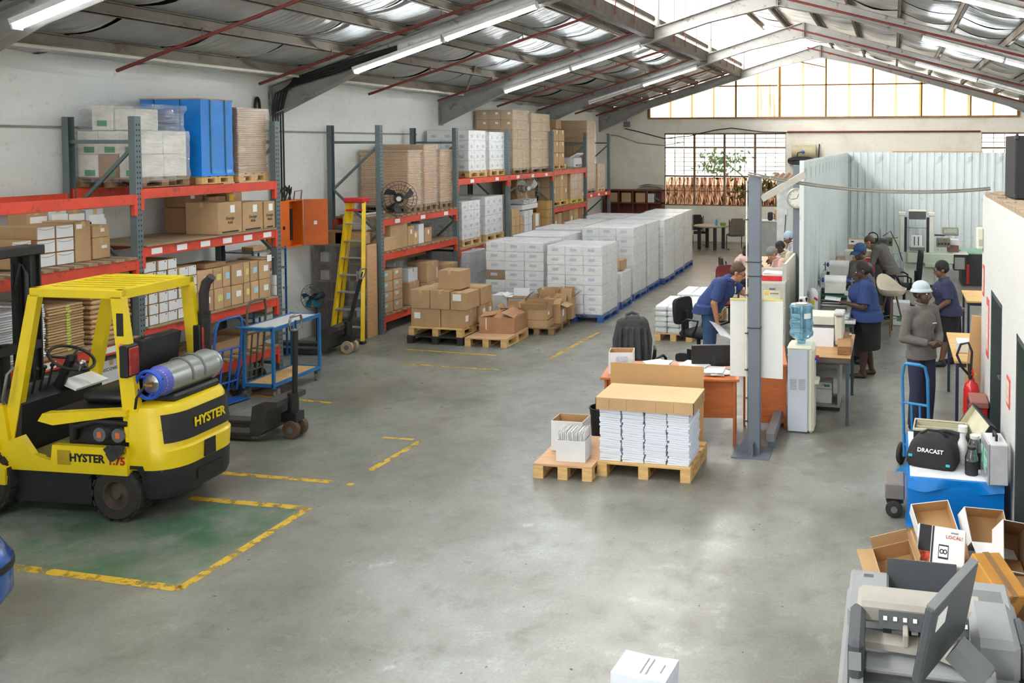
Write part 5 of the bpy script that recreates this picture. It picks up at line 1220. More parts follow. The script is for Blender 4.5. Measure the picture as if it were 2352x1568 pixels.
# ================================================================ PALLETS, CARTONS AND DESKS IN THE MIDDLE
def wallbox(sx, sy, sz, t=.006):
    """open-topped box shell (outside + inside faces), base centred at origin"""
    a, b_ = sx/2, sy/2; c, d = a-t, b_-t
    vs = [(-a,-b_,0),(a,-b_,0),(a,b_,0),(-a,b_,0),(-a,-b_,sz),(a,-b_,sz),(a,b_,sz),(-a,b_,sz),(-c,-d,t),(c,-d,t),(c,d,t),(-c,d,t),(-c,-d,sz),(c,-d,sz),(c,d,sz),(-c,d,sz)]
    fs = [(0,3,2,1)]; ins = []
    for i in range(4): j = (i+1) % 4; fs.append((i, j, 4+j, 4+i)); fs.append((4+i, 4+j, 12+j, 12+i)); ins.append((8+j, 8+i, 12+i, 12+j))
    ins.append((8, 9, 10, 11)); m = MB(); m.v = [tuple(v) for v in vs]; m.f = fs+ins; m.mi = [0]*len(fs)+[1]*len(ins); return m
def opencarton(c, size, label, group=None, rz=0, flaps=(.5, .4, .6, .3), m=None, inm=None, tilt=(0, 0), name='open_carton', fl=None, fill=None, st=()):
    m = m or KRAFT; inm = inm or KIN; sx, sy, sz = size
    o = wallbox(*size).obj(name, [m, inm]); o.matrix_local = at(*c, tilt[0], tilt[1], rz); tag(o, label, 'box', group)
    L_ = fl or min(sx, sy)/2
    # flaps: -y, +x, +y, -x ; angle 0 = upright, positive = folded outward, None = missing
    for k, a in enumerate(flaps):
        if a is None: continue
        w_ = sx if k % 2 == 0 else sy; q = MB(); q.box(-w_/2+.003, w_/2-.003, -.004, .0, 0, L_); rzk = [0, pi/2, pi, -pi/2][k]; ctr = [(0,-sy/2,sz),(sx/2,0,sz),(0,sy/2,sz),(-sx/2,0,sz)][k]
        q.obj('flap', inm if False else m, o, M=at(*ctr, 0, 0, rzk) @ rot(a))
    if fill: MB().cbox(-sx/2+.02, sx/2-.02, -sy/2+.02, sy/2-.02, .01, sz*fill[0], .01).obj('contents', fill[1], o)
    for s in st: sticker(o, s[0], size, s[1]*(sy if s[0][1] == 'x' else sx), s[2]*sz, s[3], s[4], s[5] if len(s) > 5 else WPAPER)
    return o
# ---- carton stack on two pallets
pallet((-7.33, 13.72, 0), 1.0, 1.0, 'black pallet on floor under the yellow pallet of kraft cartons', m=BLACKW, h=.13)
pallet((-7.33, 13.72, .131), .96, .96, 'pale wooden pallet directly under the stacked kraft cartons', h=.14)
z = .272; G = 'kraft cartons stacked on two pallets'
lab = ('-y', -.28, .62, .11, .10)
o = carton((-7.53, 13.52, z), (.53, .45, .30), 'kraft carton at bottom front left of two-pallet stack, white label', G, st=(lab,))
o = carton((-7.04, 13.52, z), (.42, .45, .30), 'kraft carton at bottom front right of two-pallet stack', G, st=(('+x', -.3, .5, .10, .10),))
o = carton((-7.0, 13.90, z), (.45, .26, .30), 'kraft carton at bottom right middle of two-pallet stack', G, st=(('+x', 0, .6, .09, .10),))
o = carton((-7.0, 14.14, z), (.45, .20, .30), 'kraft carton at bottom right rear of two-pallet stack', G, st=(('+x', 0, .6, .08, .08),))
carton((-7.54, 13.98, z), (.52, .44, .30), 'kraft carton at bottom rear left of two-pallet stack', G)
z += .302
carton((-7.62, 13.54, z), (.34, .5, .31), 'kraft carton on upper tier, front left of two-pallet stack', G, tape='y')
carton((-7.26, 13.53, z), (.35, .5, .31), 'kraft carton on upper tier, front middle of two-pallet stack', G, tape='y')
carton((-6.92, 13.50, z), (.29, .46, .29), 'kraft carton with white label on upper tier, front right of two-pallet stack', G, st=(('-y', -.1, .72, .15, .11),), tape='y')
carton((-6.96, 13.98, z), (.40, .40, .30), 'kraft carton on upper tier, rear right of two-pallet stack', G)
carton((-7.5, 14.02, z), (.56, .38, .30), 'kraft carton on upper tier, rear left of two-pallet stack', G)
carton((-7.17, 13.62, z+.312), (.40, .36, .31), 'single kraft carton crowning the two-pallet stack', G, tape='y')
# ---- plywood-topped pallet with open carton
PLY = mat('pinkish plywood', (206,164,124), .65, var=.1, vs=4, stretch=(1,7,1))
pb = pallet((-6.44, 13.7, 0), .72, .96, 'yellow pallet with plywood top under the wide open carton', h=.145, sheet=PLY, rz=.03)
opencarton((-6.42, 13.88, .147), (.62, .55, .26), 'wide open kraft carton with folded flaps on plywood-topped pallet', None, rz=.05, flaps=(-1.35, -1.2, -1.5, -1.4), m=mat('reddish kraft', (172,128,92), .8), fl=.25, st=(('-y', -.3, .6, .015, .2, WPAPER),))
# ---- pallets of open cartons behind it
pallet((-6.0, 14.72, 0), .62, .95, 'dark weathered pallet under the open cartons', m=PINED, h=.13, rz=.06)
pallet((-6.75, 14.95, 0), .7, .7, 'weathered pallet under white and open cartons behind two-pallet stack', m=PINED, h=.13)
z = .132; G = 'open cartons beside the white wrapped loads'
opencarton((-6.02, 14.42, z), (.48, .36, .13), 'shallow kraft carton at base of open carton pile', G, .05, (None,)*4)
opencarton((-6.03, 14.42, z+.135), (.46, .34, .17), 'open kraft carton with yellow lining stacked on shallow carton', G, .08, (.5, .2, -.2, .4), st=(('+x', -.2, .6, .07, .05),), fl=.14)
opencarton((-5.82, 14.82, z), (.24, .34, .34), 'open kraft carton with drooping white paper, right of pile', G, .05, (-.9, 1.9, .4, -.9), st=(('+x', 0, .5, .09, .12),), fl=.14)
opencarton((-6.1, 14.86, z), (.3, .34, .3), 'open kraft carton in middle of open carton pile', G, -.1, (.4, -.8, .1, .2), fl=.16)
opencarton((-5.75, 15.18, z), (.22, .2, .4), 'tall open kraft carton at rear right of open carton pile', G, 0, (-.3, .9, 0, .2), fl=.16)
opencarton((-6.08, 15.14, z), (.3, .24, .38), 'tall open kraft carton at rear left of open carton pile', G, .1, (.2, .3, 0, .3), fl=.16)
opencarton((-6.5, 14.62, z), (.44, .34, .2), 'low open kraft carton with yellow papers behind wide carton', G, .15, (.8, .9, .2, .6), fill=(.8, mat('manila papers', (206,160,84), .7)), fl=.15)
opencarton((-6.62, 15.0, z), (.3, .3, .38), 'open white carton with green print behind the kraft cartons', G, .1, (1.2, .8, .1, 1.), m=WCARD, fill=None, st=(('-y', -.1, .25, .1, .07, PRINTG),), fl=.14)
carton((-6.95, 15.05, z), (.3, .34, .42), 'upright white carton behind the two-pallet kraft stack', G, m=WCARD, tape=None)
MB().cbox(-.16, .16, -.12, .12, 0, .05, .005).obj('envelope_pile', mat('manila papers', (206,160,84)), None); o = bpy.context.scene.objects['envelope_pile']; o.location = (-6.9, 14.72, z); tag(o, 'pile of manila envelopes beside upright white carton', 'envelopes')
# ---- booklet pallets
BOOK = mat('booklet paper', (214,222,226), .6, var=.08, vs=20, stretch=(1,1,9)); BOOKC = mat('booklet cover', (232,234,236), .6, var=.05)
def booklets(loc, sx, sy, h, nz, label, seed, fm, m2=None):
    t = thing('booklet_pallet', label, 'pallet load', loc); rr = random.Random(seed); pallet_parts(t, sx, sy, .13, PINE); nx, ny = 3, 4; bx_, by, bz = sx/nx, sy/ny, h/nz
    for k in range(nz):
        for i in range(nx):
            for j in range(ny):
                if not (i == nx-1 or j == 0 or k >= nz-1): continue
                o = MB().cbox(-bx_/2+.006, bx_/2-.006, -by/2+.006, by/2-.006, 0, bz*.96, .018).obj('booklet_bundle', BOOK if k < nz-1 else BOOKC, t, M=at(-sx/2+bx_*(i+.5), -sy/2+by*(j+.5), .13+bz*k, rr.uniform(-.03, .03), rr.uniform(-.03, .03), rr.uniform(-.04, .04))) if (i, j, k) == (nx-1, 0, 0) or True else None
    if fm: film_skin(t, sx, sy, .1, .13+h*.92, fm, seed, .03, top=False)
    return t
booklets((-3.56, 14.82, 0), .64, 1.02, .46, 5, 'film-wrapped pallet of white booklets, nearer of two by the desks', 71, FILMW)
booklets((-3.5, 16.35, 0), .78, .9, .40, 4, 'pallet of white booklet bundles, farther of two by the desks', 72, None)
# ---- main paper pallet with carton lid
t = thing('pallet', 'pallet under four columns of white paper in front of the desk', 'pallet', (-2.37, 8.70, 0), .0); pallet_parts(t, .95, .80, .145, PINE)
SHEET = mat('cut white paper', (226,232,242), .7, var=.05, vs=30, stretch=(1,1,40))
rr = random.Random(9); G = 'paper columns on the front pallet'
for i in range(4):
    for j in range(2):
        m = MB(); z = .0; n = 24; hh = .52; wv0 = rr.uniform(0, 6); sh = rr.uniform(-.004, .004)
        dz = hh/n
        vs = []; fs = []; nn = 6
        for k in range(n):
            ox, oy = rr.uniform(-.006, .006)+(.012 if k % 7 == 3 else 0), rr.uniform(-.005, .005); wv = wv0+rr.uniform(-.15, .15)
            for zz in (k*dz+.001, (k+1)*dz-.001):
                ring = []
                for (a, b_) in [(-1+2*q/nn, -1) for q in range(nn)]+[(1, -1+2*q/nn) for q in range(nn)]+[(1-2*q/nn, 1) for q in range(nn)]+[(-1, 1-2*q/nn) for q in range(nn)]:
                    vs.append((a*.108+ox, b_*.117+oy, zz+.004*sin(a*2.6+wv)*(1 if 0 < k else 0)))
            b0 = len(vs)-2*4*nn; N = 4*nn
            for q in range(N): fs.append((b0+q, b0+(q+1) % N, b0+N+(q+1) % N, b0+N+q))
            fs.append(tuple(b0+N+q for q in range(N))); fs.append(tuple(b0+q for q in range(N))[::-1])
        o = m.add(vs, fs).obj('paper_stack', SHEET); o.location = (-2.72+.232*i, 8.455+.238*j, .147); o.rotation_euler = (0, 0, rr.uniform(-.015, .015))
        tag(o, 'column of white A4 sheets, %s from left, %s row on the front pallet' % (ORD[i], ['front','back'][j]), 'paper stack', G)
o = thing('shallow_carton', 'upturned shallow kraft carton over the white paper columns', 'box', (-2.36, 8.565, .669), 0)
LID = mat('pale lid kraft', (206,172,128), .8, var=.06, vs=3)
MB().cbox(-.50, .50, -.265, .265, .115, .122, .002).obj('lid_top', LID, o); MB().box(-.50, .50, -.265, -.259, 0, .115).obj('lid_side', KRAFT2, o); MB().box(.494, .50, -.265, .265, 0, .115).obj('lid_side', KRAFT, o); MB().box(-.50, .50, .259, .265, 0, .115).obj('lid_side', KRAFT, o); MB().box(-.5, -.494, -.265, .265, 0, .115).obj('lid_side', KRAFT, o)
for x in (-.36, -.18, .12, .3): MB().box(x-.001, x+.001, -.267, -.265, .005, .11).obj('crease', KRAFT3, o)
# leaning cardboard sheet
m = MB().box(-.515, .515, -.004, .004, 0, .92); o = m.obj('cardboard_sheet', mat('plain kraft sheet', (190,150,100), .8, var=.06, vs=3)); o.matrix_local = at(-2.455, 9.125, .012, -.02, 0, .015); tag(o, 'large flat cardboard sheet standing behind the paper pallet', 'cardboard')
# small pallet with two white boxes
pallet((-3.16, 8.57, 0), .60, .90, 'small plywood-topped pallet beside the paper pallet', h=.145, sheet=PLY, rz=.04)
o = opencarton((-3.10, 8.33, .147), (.30, .22, .21), 'white carton brimming with folded leaflets on small pallet', None, .06, (None,)*4, WCARD)
for k in range(34): mobj('leaflet', boxmesh(.004, .19, .15, WPAPER), o, at(-.135+.0082*k, rnd.uniform(-.006, .006), .13+rnd.uniform(0, .03), 0, rnd.uniform(-.08, .08)))
opencarton((-3.24, 8.63, .147), (.34, .26, .31), 'tall open white carton behind the leaflet carton on small pallet', None, .02, (None,)*4, WCARD)
# waste bin
t = thing('waste_bin', 'black plastic waste bin between small pallet and desk', 'bin', (-3.17, 9.40, 0), .1)
m = MB(); pr = [(.105, .0), (.13, .34), (.138, .34), (.138, .352), (.122, .352), (.098, .012), (0, .012)]; m.lathe([(0, 0)]+pr, 28); m.obj('tub', BLKP, t, 40); MB().tube([(.132*cos(2*pi*k/28), .132*sin(2*pi*k/28), .349) for k in range(28)], .007, 6, True).obj('rim', BLKP, t, 60)
# ---- desk
DW = mat('orange beech laminate', (188,104,52), .42, var=.12, vs=5, stretch=(1,9,9)); DWE = mat('desk edge', (196,112,60), .4)
t = thing('office_desk', 'orange wood-veneer desk behind the paper pallet', 'desk', (-2.41, 9.66, 0), .155)
MB().cbox(-.76, .76, -.38, .38, .72, .748, .004).obj('desktop', DW, t); MB().box(-.70, .70, -.30, -.28, .30, .72).obj('modesty_panel', DW, t)
MB().cbox(-.72, -.69, -.34, .36, 0, .72, .003).obj('side_panel', DW, t); MB().cbox(.69, .72, -.34, .36, 0, .72, .003).obj('side_panel', DW, t)
t2 = thing('office_desk', 'second orange wood-veneer desk return behind the steel post', 'desk', (-1.5, 10.62, 0), .155)
MB().cbox(-.26, .26, -.5, .5, .72, .748, .004).obj('desktop', DW, t2); MB().box(.22, .25, -.46, .46, 0, .72).obj('side_panel', DW, t2); MB().box(-.2, .22, -.46, -.43, .05, .72).obj('modesty_panel', DW, t2); MB().box(-.25, -.22, -.46, .46, 0, .72).obj('side_panel', DW, t2)
dz = .75
def ondesk(x, y): p = t.matrix_local if False else at(-2.41, 9.66, 0, rz=.155); return p @ V((x, y, dz))
p = ondesk(-.56, -.12); o = opencarton((p.x, p.y, dz), (.27, .24, .24), 'white open carton with printed form on desk corner', None, .2, (None,)*4, WCARD, st=(('-y', .05, .62, .13, .10, mat('form print', (190,196,214), .7, var=.25, vs=60)),))
for k, (x, y, s, r, l) in enumerate([(-.18,.12,(.22,.30,.035),.3,'fanned white papers beside the white carton on desk'),(.25,.08,(.3,.24,.05),-.2,'loose white papers in the middle of the desk'),(.5,-.12,(.22,.30,.03),.5,'white papers under the monitor stand')]):
    p = ondesk(x, y); m = MB()
    for q in range(7): m.bx((rnd.uniform(-.03,.03), rnd.uniform(-.02,.02), .003+q*s[2]/7), (s[0], s[1], s[2]/9), rot(rnd.uniform(-.03,.03), rnd.uniform(-.04,.04), rnd.uniform(-.5,.5)))
    o = m.obj('paper_pile', WPAPER); o.location = (p.x, p.y, dz+.008); o.rotation_euler = (0, 0, r); tag(o, l, 'papers')
def monitor(loc, rz, w_, h_, label, m=None, tilt=-.1):
    t = thing('monitor', label, 'monitor', loc, rz); m = m or BLKP
    MB().cbox(-.12, .12, -.09, .09, 0, .015, .005).obj('stand_base', m, t); MB().box(-.03, .03, .0, .03, .01, .14).obj('stand_neck', m, t)
    o = MB().cbox(-w_/2, w_/2, -.025, .025, 0, h_, .008).obj('screen_housing', m, t, M=at(0, -.01, .025, tilt)); MB().box(-w_/2+.015, w_/2-.015, -.027, -.024, .015, h_-.015).obj('screen', mat('dark screen', (14,15,18), .15), o)
    return t
p = ondesk(.46, .08); monitor((p.x, p.y, dz), .155+pi+.12, .50, .25, 'black monitor seen from behind on the orange desk')
# ---- office chairs behind the desk
def office_chair(loc, rz, label, fab, back_h=.55, arms=True, seat_z=.46, narrow=False):
    t = thing('office_chair', label, 'chair', loc, rz, 'office chairs'); bw = .17 if narrow else .23
    for k in range(5):
        a = 2*pi*k/5; MB().prism([(0, .07), (0, .11), (.27, .07), (.27, .045)], 'y', -.02, .02).obj('base_arm', BLKP, t, M=rot(0, 0, a)); MB().ball((.27*cos(a), .27*sin(a), .028), .028, 10, 6).obj('caster', BLKP, t, 60)
    MB().cyl((0, 0, .08), (0, 0, seat_z-.06), .03, 12).obj('gas_column', BLKP, t, 40); MB().cbox(-.23, .23, -.23, .23, seat_z-.06, seat_z+.03, .04).obj('seat', fab, t, 60)
    m = MB(); m.sheet(lambda u, v: ((u-.5)*2*bw*(1-.25*(v-.4)**2*1.6)*(1 if True else 1), .22+.05*(2*u-1)**2*-1+.07*v, seat_z+.12+back_h*v), 10, 10); m.sheet(lambda u, v: ((.5-u)*2*bw*(1-.25*(v-.4)**2*1.6), .27+.05*(2*u-1)**2*-1+.07*v, seat_z+.12+back_h*v), 10, 10)
    m2 = MB(); n = 16
    prof = []
    for k in range(n): a = 2*pi*k/n; prof.append((bw*abs(cos(a))**.45*(1 if cos(a) > 0 else -1), seat_z+.12+back_h/2+back_h/2*abs(sin(a))**.45*(1 if sin(a) > 0 else -1)))
    m2.prism(prof, 'y', .20, .26); m2.obj('backrest', fab, t, 40, M=rot(-.08)); MB().box(-.03, .03, .2, .3, seat_z-.05, seat_z+.3).obj('back_support', BLKP, t)
    if arms:
        for s in (-1, 1): MB().tube([(s*.25, .1, seat_z), (s*.28, .1, seat_z+.18), (s*.27, .02, seat_z+.23), (s*.26, -.16, seat_z+.22), (s*.26, -.12, seat_z+.1), (s*.25, -.05, seat_z)], .018, 8).obj('armrest', BLKP, t, 60)
    return t
NAVYF = mat('black chair fabric', (36,36,40), .9, bump=.2, bs=200); MAROON = mat('maroon chair fabric', (104,38,36), .9, bump=.2, bs=200)
# chair 1 faces the desk: back toward viewpoint's far side
ch1 = office_chair((-3.22, 10.86, 0), .35, 'black office chair draped with a grey jacket behind the desk', NAVYF, .40)
office_chair((-2.52, 10.52, 0), -.3, 'black office chair with loop arms pulled up behind the desk', NAVYF, .12, seat_z=.44)
office_chair((-2.85, 15.7, 0), .3, 'maroon-backed office chair beside the standing woman', MAROON, .52, False)
office_chair((-2.84, 13.02, 0), 1.2, 'black office chair pushed behind the standing woman', NAVYF, .40)
# ---- poster board tied to the post
pb_ = thing('poster_board', 'large white poster board strapped behind the grey steel post', 'poster', (-1.40, 9.30, 0), 0)
m = MB(); m.sheet(lambda u, v: (-.285+.57*u, .01*sin(3*u+1), .81+.83*v), 10, 4); m.sheet(lambda u, v: (.285-.57*u, .004+.01*sin(3*(1-u)+1), .81+.83*v), 10, 4); m.obj('board', mat('off-white board', (214,214,210), .6, var=.03), pb_); MB().box(-.285, .285, -.004, .012, 1.635, 1.65).obj('top_edge', mat('yellow edge', (220,196,90), .6), pb_)
# steel rail on the floor behind the post
t = thing('steel_rail', 'grey box-section steel rail lying behind the steel post', 'rail', (-1.27, 9.98, 0), .02); MB().cbox(-.05, .05, -.62, .5, .10, .20, .006).obj('rail', mat('grey primer steel', (112,112,114), .5, .3), t); MB().box(-.04, .04, -.5, -.42, 0, .1).obj('foot', PGREY, t); MB().box(-.04, .04, .35, .43, 0, .1).obj('foot', PGREY, t)
# ---- second desk island beyond
t = thing('work_table', 'pale wooden work table heaped with papers beside the standing woman', 'table', (-2.05, 13.35, 0), .03)
TOPW = mat('pale wood top', (196,166,128), .5, var=.1, vs=4, stretch=(1,7,1)); MB().cbox(-.12, .50, -.6, 1.6, .72, .75, .004).obj('tabletop', TOPW, t)
for x in (-.08, .45):
    for y in (-.55, 1.5): mobj('leg', boxmesh(.04, .04, .72, BLK), t, at(x, y, 0))
for k, (x, y, l) in enumerate([(-1.95,14.6,'stack of white booklets on far end of work table'),(-1.9,13.0,'white papers on near end of work table'),(-1.8,13.9,'spread of white sheets at middle of work table')]):
    m = MB()
    for q in range(6): m.bx((rnd.uniform(-.03,.03), rnd.uniform(-.03,.03), .01+q*.018), (.24, .32, .015), rot(0, 0, rnd.uniform(-.4,.4)))
    o = m.obj('paper_pile', BOOKC); o.location = (x, y, .752); tag(o, l, 'papers')
# filing cabinet with red tray, divider board
FC = mat('putty grey steel', (186,186,176), .5, var=.04)
t = thing('filing_cabinet', 'putty-grey filing cabinet with red tray on top behind poster', 'cabinet', (-1.62, 12.25, 0)); MB().cbox(-.19, .19, 0, .5, 0, 1.38, .006).obj('body', FC, t)
for k in range(4): o = MB().cbox(-.18, .18, -.015, 0, .04+.335*k, .355+.335*k, .004).obj('drawer', FC, t); MB().box(-.04, .04, -.03, -.015, .27+.335*k, .29+.335*k).obj('handle', GREYM, o)
o = MB().box(-.12, .11, -.018, -.016, 1.04, 1.26).obj('notice', mat('cream notice', (226,222,190), .7), t); MB().box(-.11, -.05, -.02, -.0185, 1.19, 1.25).obj('notice_emblem', mat('amber emblem', (230,190,90), .7), o); MB().box(-.03, .09, -.02, -.0185, 1.21, 1.225).obj('notice_heading', mat('grey print', (130,130,120), .7), o)
t = thing('paper_tray', 'red plastic paper tray on the putty-grey filing cabinet', 'tray', (-1.62, 12.45, 1.382)); MB().box(-.17, .17, -.15, .15, 0, .01).obj('tray_floor', mat('red plastic', (200,30,34), .4), t); MB().box(-.17, .17, -.155, -.145, 0, .07).obj('tray_wall', mat('red plastic', (200,30,34)), t)
for s in (-1, 1): MB().box(s*.17-.005, s*.17+.005, -.15, .15, 0, .07).obj('tray_wall', mat('red plastic', (200,30,34)), t)
m = MB(); [m.bx((rnd.uniform(-.01,.01), 0, .02+q*.012), (.28, .24, .009), rot(0, rnd.uniform(-.05,.05), rnd.uniform(-.1,.1))) for q in range(7)]; o = m.obj('paper_pile', WPAPER); o.location = (-1.62, 12.45, 1.392); tag(o, 'white papers heaped in the red tray', 'papers')
t = thing('divider_board', 'cream screen board standing behind the filing cabinet', 'screen', (-1.46, 13.0, 0)); MB().cbox(-.02, .02, -.7, .75, .05, 1.62, .006).obj('panel', mat('cream pinboard', (196,188,170), .8, var=.08, vs=6), t); MB().box(-.03, .03, -.72, -.68, 0, 1.63).obj('edge_post', FC, t)
MB().box(-.2, .2, -.7, -.65, 0, .05).obj('foot', FC, t)
MB().box(-.40, .02, -.22, -.2, 1.3, 1.5).obj('cross_panel', FC, t)
# ---- far end: tables, chairs, shelf, counter
DKW = mat('black-stained table', (46,44,42), .4)
t = thing('round_table', 'dark round table under the back window', 'table', (-5.55, 27.3, 0)); MB().lathe([(0, .70), (.55, .70), (.56, .72), (.55, .745), (0, .745)], 32).obj('tabletop', mat('pale table edge', (150,140,118), .5), t, 40)
for a in (.5, 2.1, 3.7, 5.2): MB().cbox(-.05, .05, -.05, .05, 0, .70, .01).obj('leg', DKW, t, M=at(.4*cos(a), .4*sin(a), 0))
STRF = mat('brown striped fabric', (104,96,84), .9, var=.35, vs=9, stretch=(6,1,.1))
def visitor_chair(loc, rz, label, fab):
    t = thing('visitor_chair', label, 'chair', loc, rz, 'visitor chairs'); MB().cbox(-.23, .23, -.24, .22, .42, .48, .02).obj('seat', fab, t, 40)
    pr = [(-.22, .52), (.22, .52), (.23, .9), (.17, 1.02), (-.17, 1.02), (-.23, .9)]; MB().prism(pr, 'y', .2, .25).obj('backrest', fab, t, M=rot(-.1))
    for s in (-1, 1): MB().tube([(s*.24, .25, .95), (s*.24, .22, .45), (s*.24, -.22, .45), (s*.24, -.24, .02), (s*.24, .24, .02)], .014, 8).obj('side_frame', BLK, t, 60)
    return t
visitor_chair((-4.78, 27.3, 0), pi+.35, 'brown striped visitor chair to the right of the round table', STRF); visitor_chair((-6.1, 27.9, 0), .5, 'black visitor chair to the left behind the round table', NAVYF)
o = MB().lathe([(0, 0), (.035, 0), (.035, .14), (.018, .18), (.018, .2), (0, .2)], 14).obj('drink_bottle', mat('blue bottle plastic', (60,150,190), .3), None, 40); o.location = (-5.35, 27.15, .746); tag(o, 'blue drink bottle on the round table', 'bottle')
o = MB().lathe([(0, 0), (.08, 0), (.1, .09), (.085, .09), (.07, .01), (0, .01)], 18).obj('food_tub', mat('green tub plastic', (120,170,60), .4), None, 40); o.location = (-5.15, 27.2, .746); tag(o, 'green plastic tub on the round table', 'tub')
# cubby shelf against the back wall
RB = mat('red-brown shelf wood', (110,52,38), .5, var=.15, vs=4, stretch=(6,1,1))
t = thing('cubby_shelf', 'red-brown cubby shelf against the back wall left of window', 'shelf', (-8.6, YB-.42, 0)); sw2, sh2 = 1.0, 1.72
for x in (-1.0, -.5, 0, .5, 1.0): MB().box(x-.02, x+.02, 0, .40, 0, sh2).obj('divider', RB, t)
for z in (0.04, .45, .87, 1.29, sh2): MB().box(-1.02, 1.02, 0, .40, z-.02, z+.02).obj('shelf_board', RB, t)
MB().box(-1.02, 1.02, .385, .40, 0, sh2).obj('back_panel', RB, t)
for k, x in enumerate((-8.85-.0, -9.33, -8.35)):
    carton((x, YB-.22, 1.312), (.34, .3, .32), 'kraft carton in %s cubby of the red-brown shelf' % ['second','leftmost','third'][k], 'cartons in the red-brown shelf', m=KRAFT)
for k in range(3):
    o = MB().cbox(-.03, .03, -.14, .14, 0, .3, .006).obj('ring_binder', WCARD, None); o.location = (-8.06+.075*k, YB-.22, 1.312); tag(o, 'white ring binder, %s from left in right-hand cubby' % ORD[k], 'binder', 'binders in the red-brown shelf')
m = MB(); m.bx((0, 0, .11), (.22, .3, .02), rot(0, .5)); o = m.obj('ring_binder', mat('green binder', (110,150,120), .6), None); o.location = (-7.78, YB-.22, 1.33); tag(o, 'green folder slumped beside the white ring binders', 'folder')
for k, (x, r_, l) in enumerate(((-8.1, .15, 'folded cardboard sheet on top of red-brown shelf'), (-8.0, -.2, 'second bent cardboard sheet on top of red-brown shelf'))):
    o = MB().sheet(lambda u, v: (-.45+.9*u, -.18+.36*v, .05+.1*k+.09*sin(3.0*u)*(1-.3*v)), 8, 2).obj('cardboard_sheet', KRAFT3, None); o.location = (x, YB-.22, sh2+.0-.02*k); o.rotation_euler = (0, 0, r_*.5); tag(o, l, 'cardboard')
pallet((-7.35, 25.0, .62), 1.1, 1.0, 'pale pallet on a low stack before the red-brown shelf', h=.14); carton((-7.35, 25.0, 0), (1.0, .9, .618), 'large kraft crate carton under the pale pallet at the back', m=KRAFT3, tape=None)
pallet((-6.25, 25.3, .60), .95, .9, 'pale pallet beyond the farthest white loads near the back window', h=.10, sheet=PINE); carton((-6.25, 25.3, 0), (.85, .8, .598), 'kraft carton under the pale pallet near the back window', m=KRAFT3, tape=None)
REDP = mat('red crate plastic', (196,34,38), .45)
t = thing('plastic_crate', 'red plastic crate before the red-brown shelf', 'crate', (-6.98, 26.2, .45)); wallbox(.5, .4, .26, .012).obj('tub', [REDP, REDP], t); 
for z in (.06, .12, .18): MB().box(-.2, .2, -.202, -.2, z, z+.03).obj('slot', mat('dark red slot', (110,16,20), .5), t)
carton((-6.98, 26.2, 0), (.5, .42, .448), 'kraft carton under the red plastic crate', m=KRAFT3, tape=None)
# grey counter with kettle and jug
t = thing('counter_cabinet', 'grey counter cabinet near the back wall beside the post', 'cabinet', (-3.42, 25.3, 0)); MB().cbox(-.32, .25, -.25, .25, 0, 1.08, .006).obj('body', mat('grey cabinet', (150,152,148), .6), t); MB().cbox(-.34, .27, -.27, .27, 1.08, 1.11, .004).obj('worktop', FC, t); MB().cbox(.25, .5, -.2, .25, 0, 1.0, .006).obj('side_unit', RB, t)
o = MB().cbox(-.07, .07, -.08, .08, 0, .24, .03).obj('kettle', BLKP, None, 40); o.location = (-3.4, 25.2, 1.112); tag(o, 'black kettle on the grey counter', 'kettle'); MB().tube([(.07, 0, .2), (.12, 0, .17), (.12, 0, .06), (.07, 0, .04)], .012, 6).obj('handle', BLKP, o, 60)
o = MB().lathe([(0, 0), (.06, 0), (.06, .3), (0, .3)], 16).obj('canister', mat('peach canister', (214,170,130), .5), None, 40); o.location = (-3.24, 25.35, 1.112); tag(o, 'peach canister on the grey counter', 'canister')
o = thing('microwave', 'white microwave on the counter side unit', 'microwave', (-3.02, 25.3, 1.005)); MB().cbox(-.14, .14, -.16, .16, 0, .2, .01).obj('body', WCARD2, o); MB().box(-.12, .06, -.165, -.158, .03, .17).obj('door', mat('smoked glass', (60,60,62), .2), o)
# kiosk column with tin awning, black drawers
t = thing('kiosk_booth', 'white panelled booth with rusty tin awning behind the clock post', 'booth', (-2.62, 22.6, 0)); MB().cbox(-.25, .35, -.1, .9, 0, 2.38, .01).obj('wall_panel', mat('white booth panel', (214,218,216), .6), t)
RT = mat('rusty corrugated tin', (120,84,66), .7, var=.3, vs=6); m = MB(); m.sheet(lambda u, v: (-.4+.95*u, -.45+1.4*v, 2.40+.12*v+.025*sin(u*40)), 40, 2); m.obj('awning', RT, t, 60)
MB().box(-.05, .02, -.12, -.1, 1.5, 1.62).obj('switch_box', FIT, t); MB().tube([(-.02, -.11, 1.5), (-.05, -.13, 1.0), (0, -.12, .8)], .008, 5).obj('cable', BLKP, t); MB().cbox(-.03, .03, -.15, -.11, .65, 1.0, .01).obj('plug_strip', KRAFT2, t)
t = thing('drawer_cabinet', 'dark grey drawer cabinet behind the clock post', 'cabinet', (-2.0, 21.5, 0)); MB().cbox(-.22, .22, 0, .5, 0, 2.1, .006).obj('body', mat('dark grey steel', (76,78,82), .5), t)
for k in range(6): o = MB().box(-.2, .2, -.012, 0, .05+.34*k, .36+.34*k).obj('drawer', mat('dark grey steel', (76,78,82)), t); MB().box(-.06, .06, -.018, -.012, .22+.34*k, .26+.34*k).obj('label_holder', WCARD2, o)
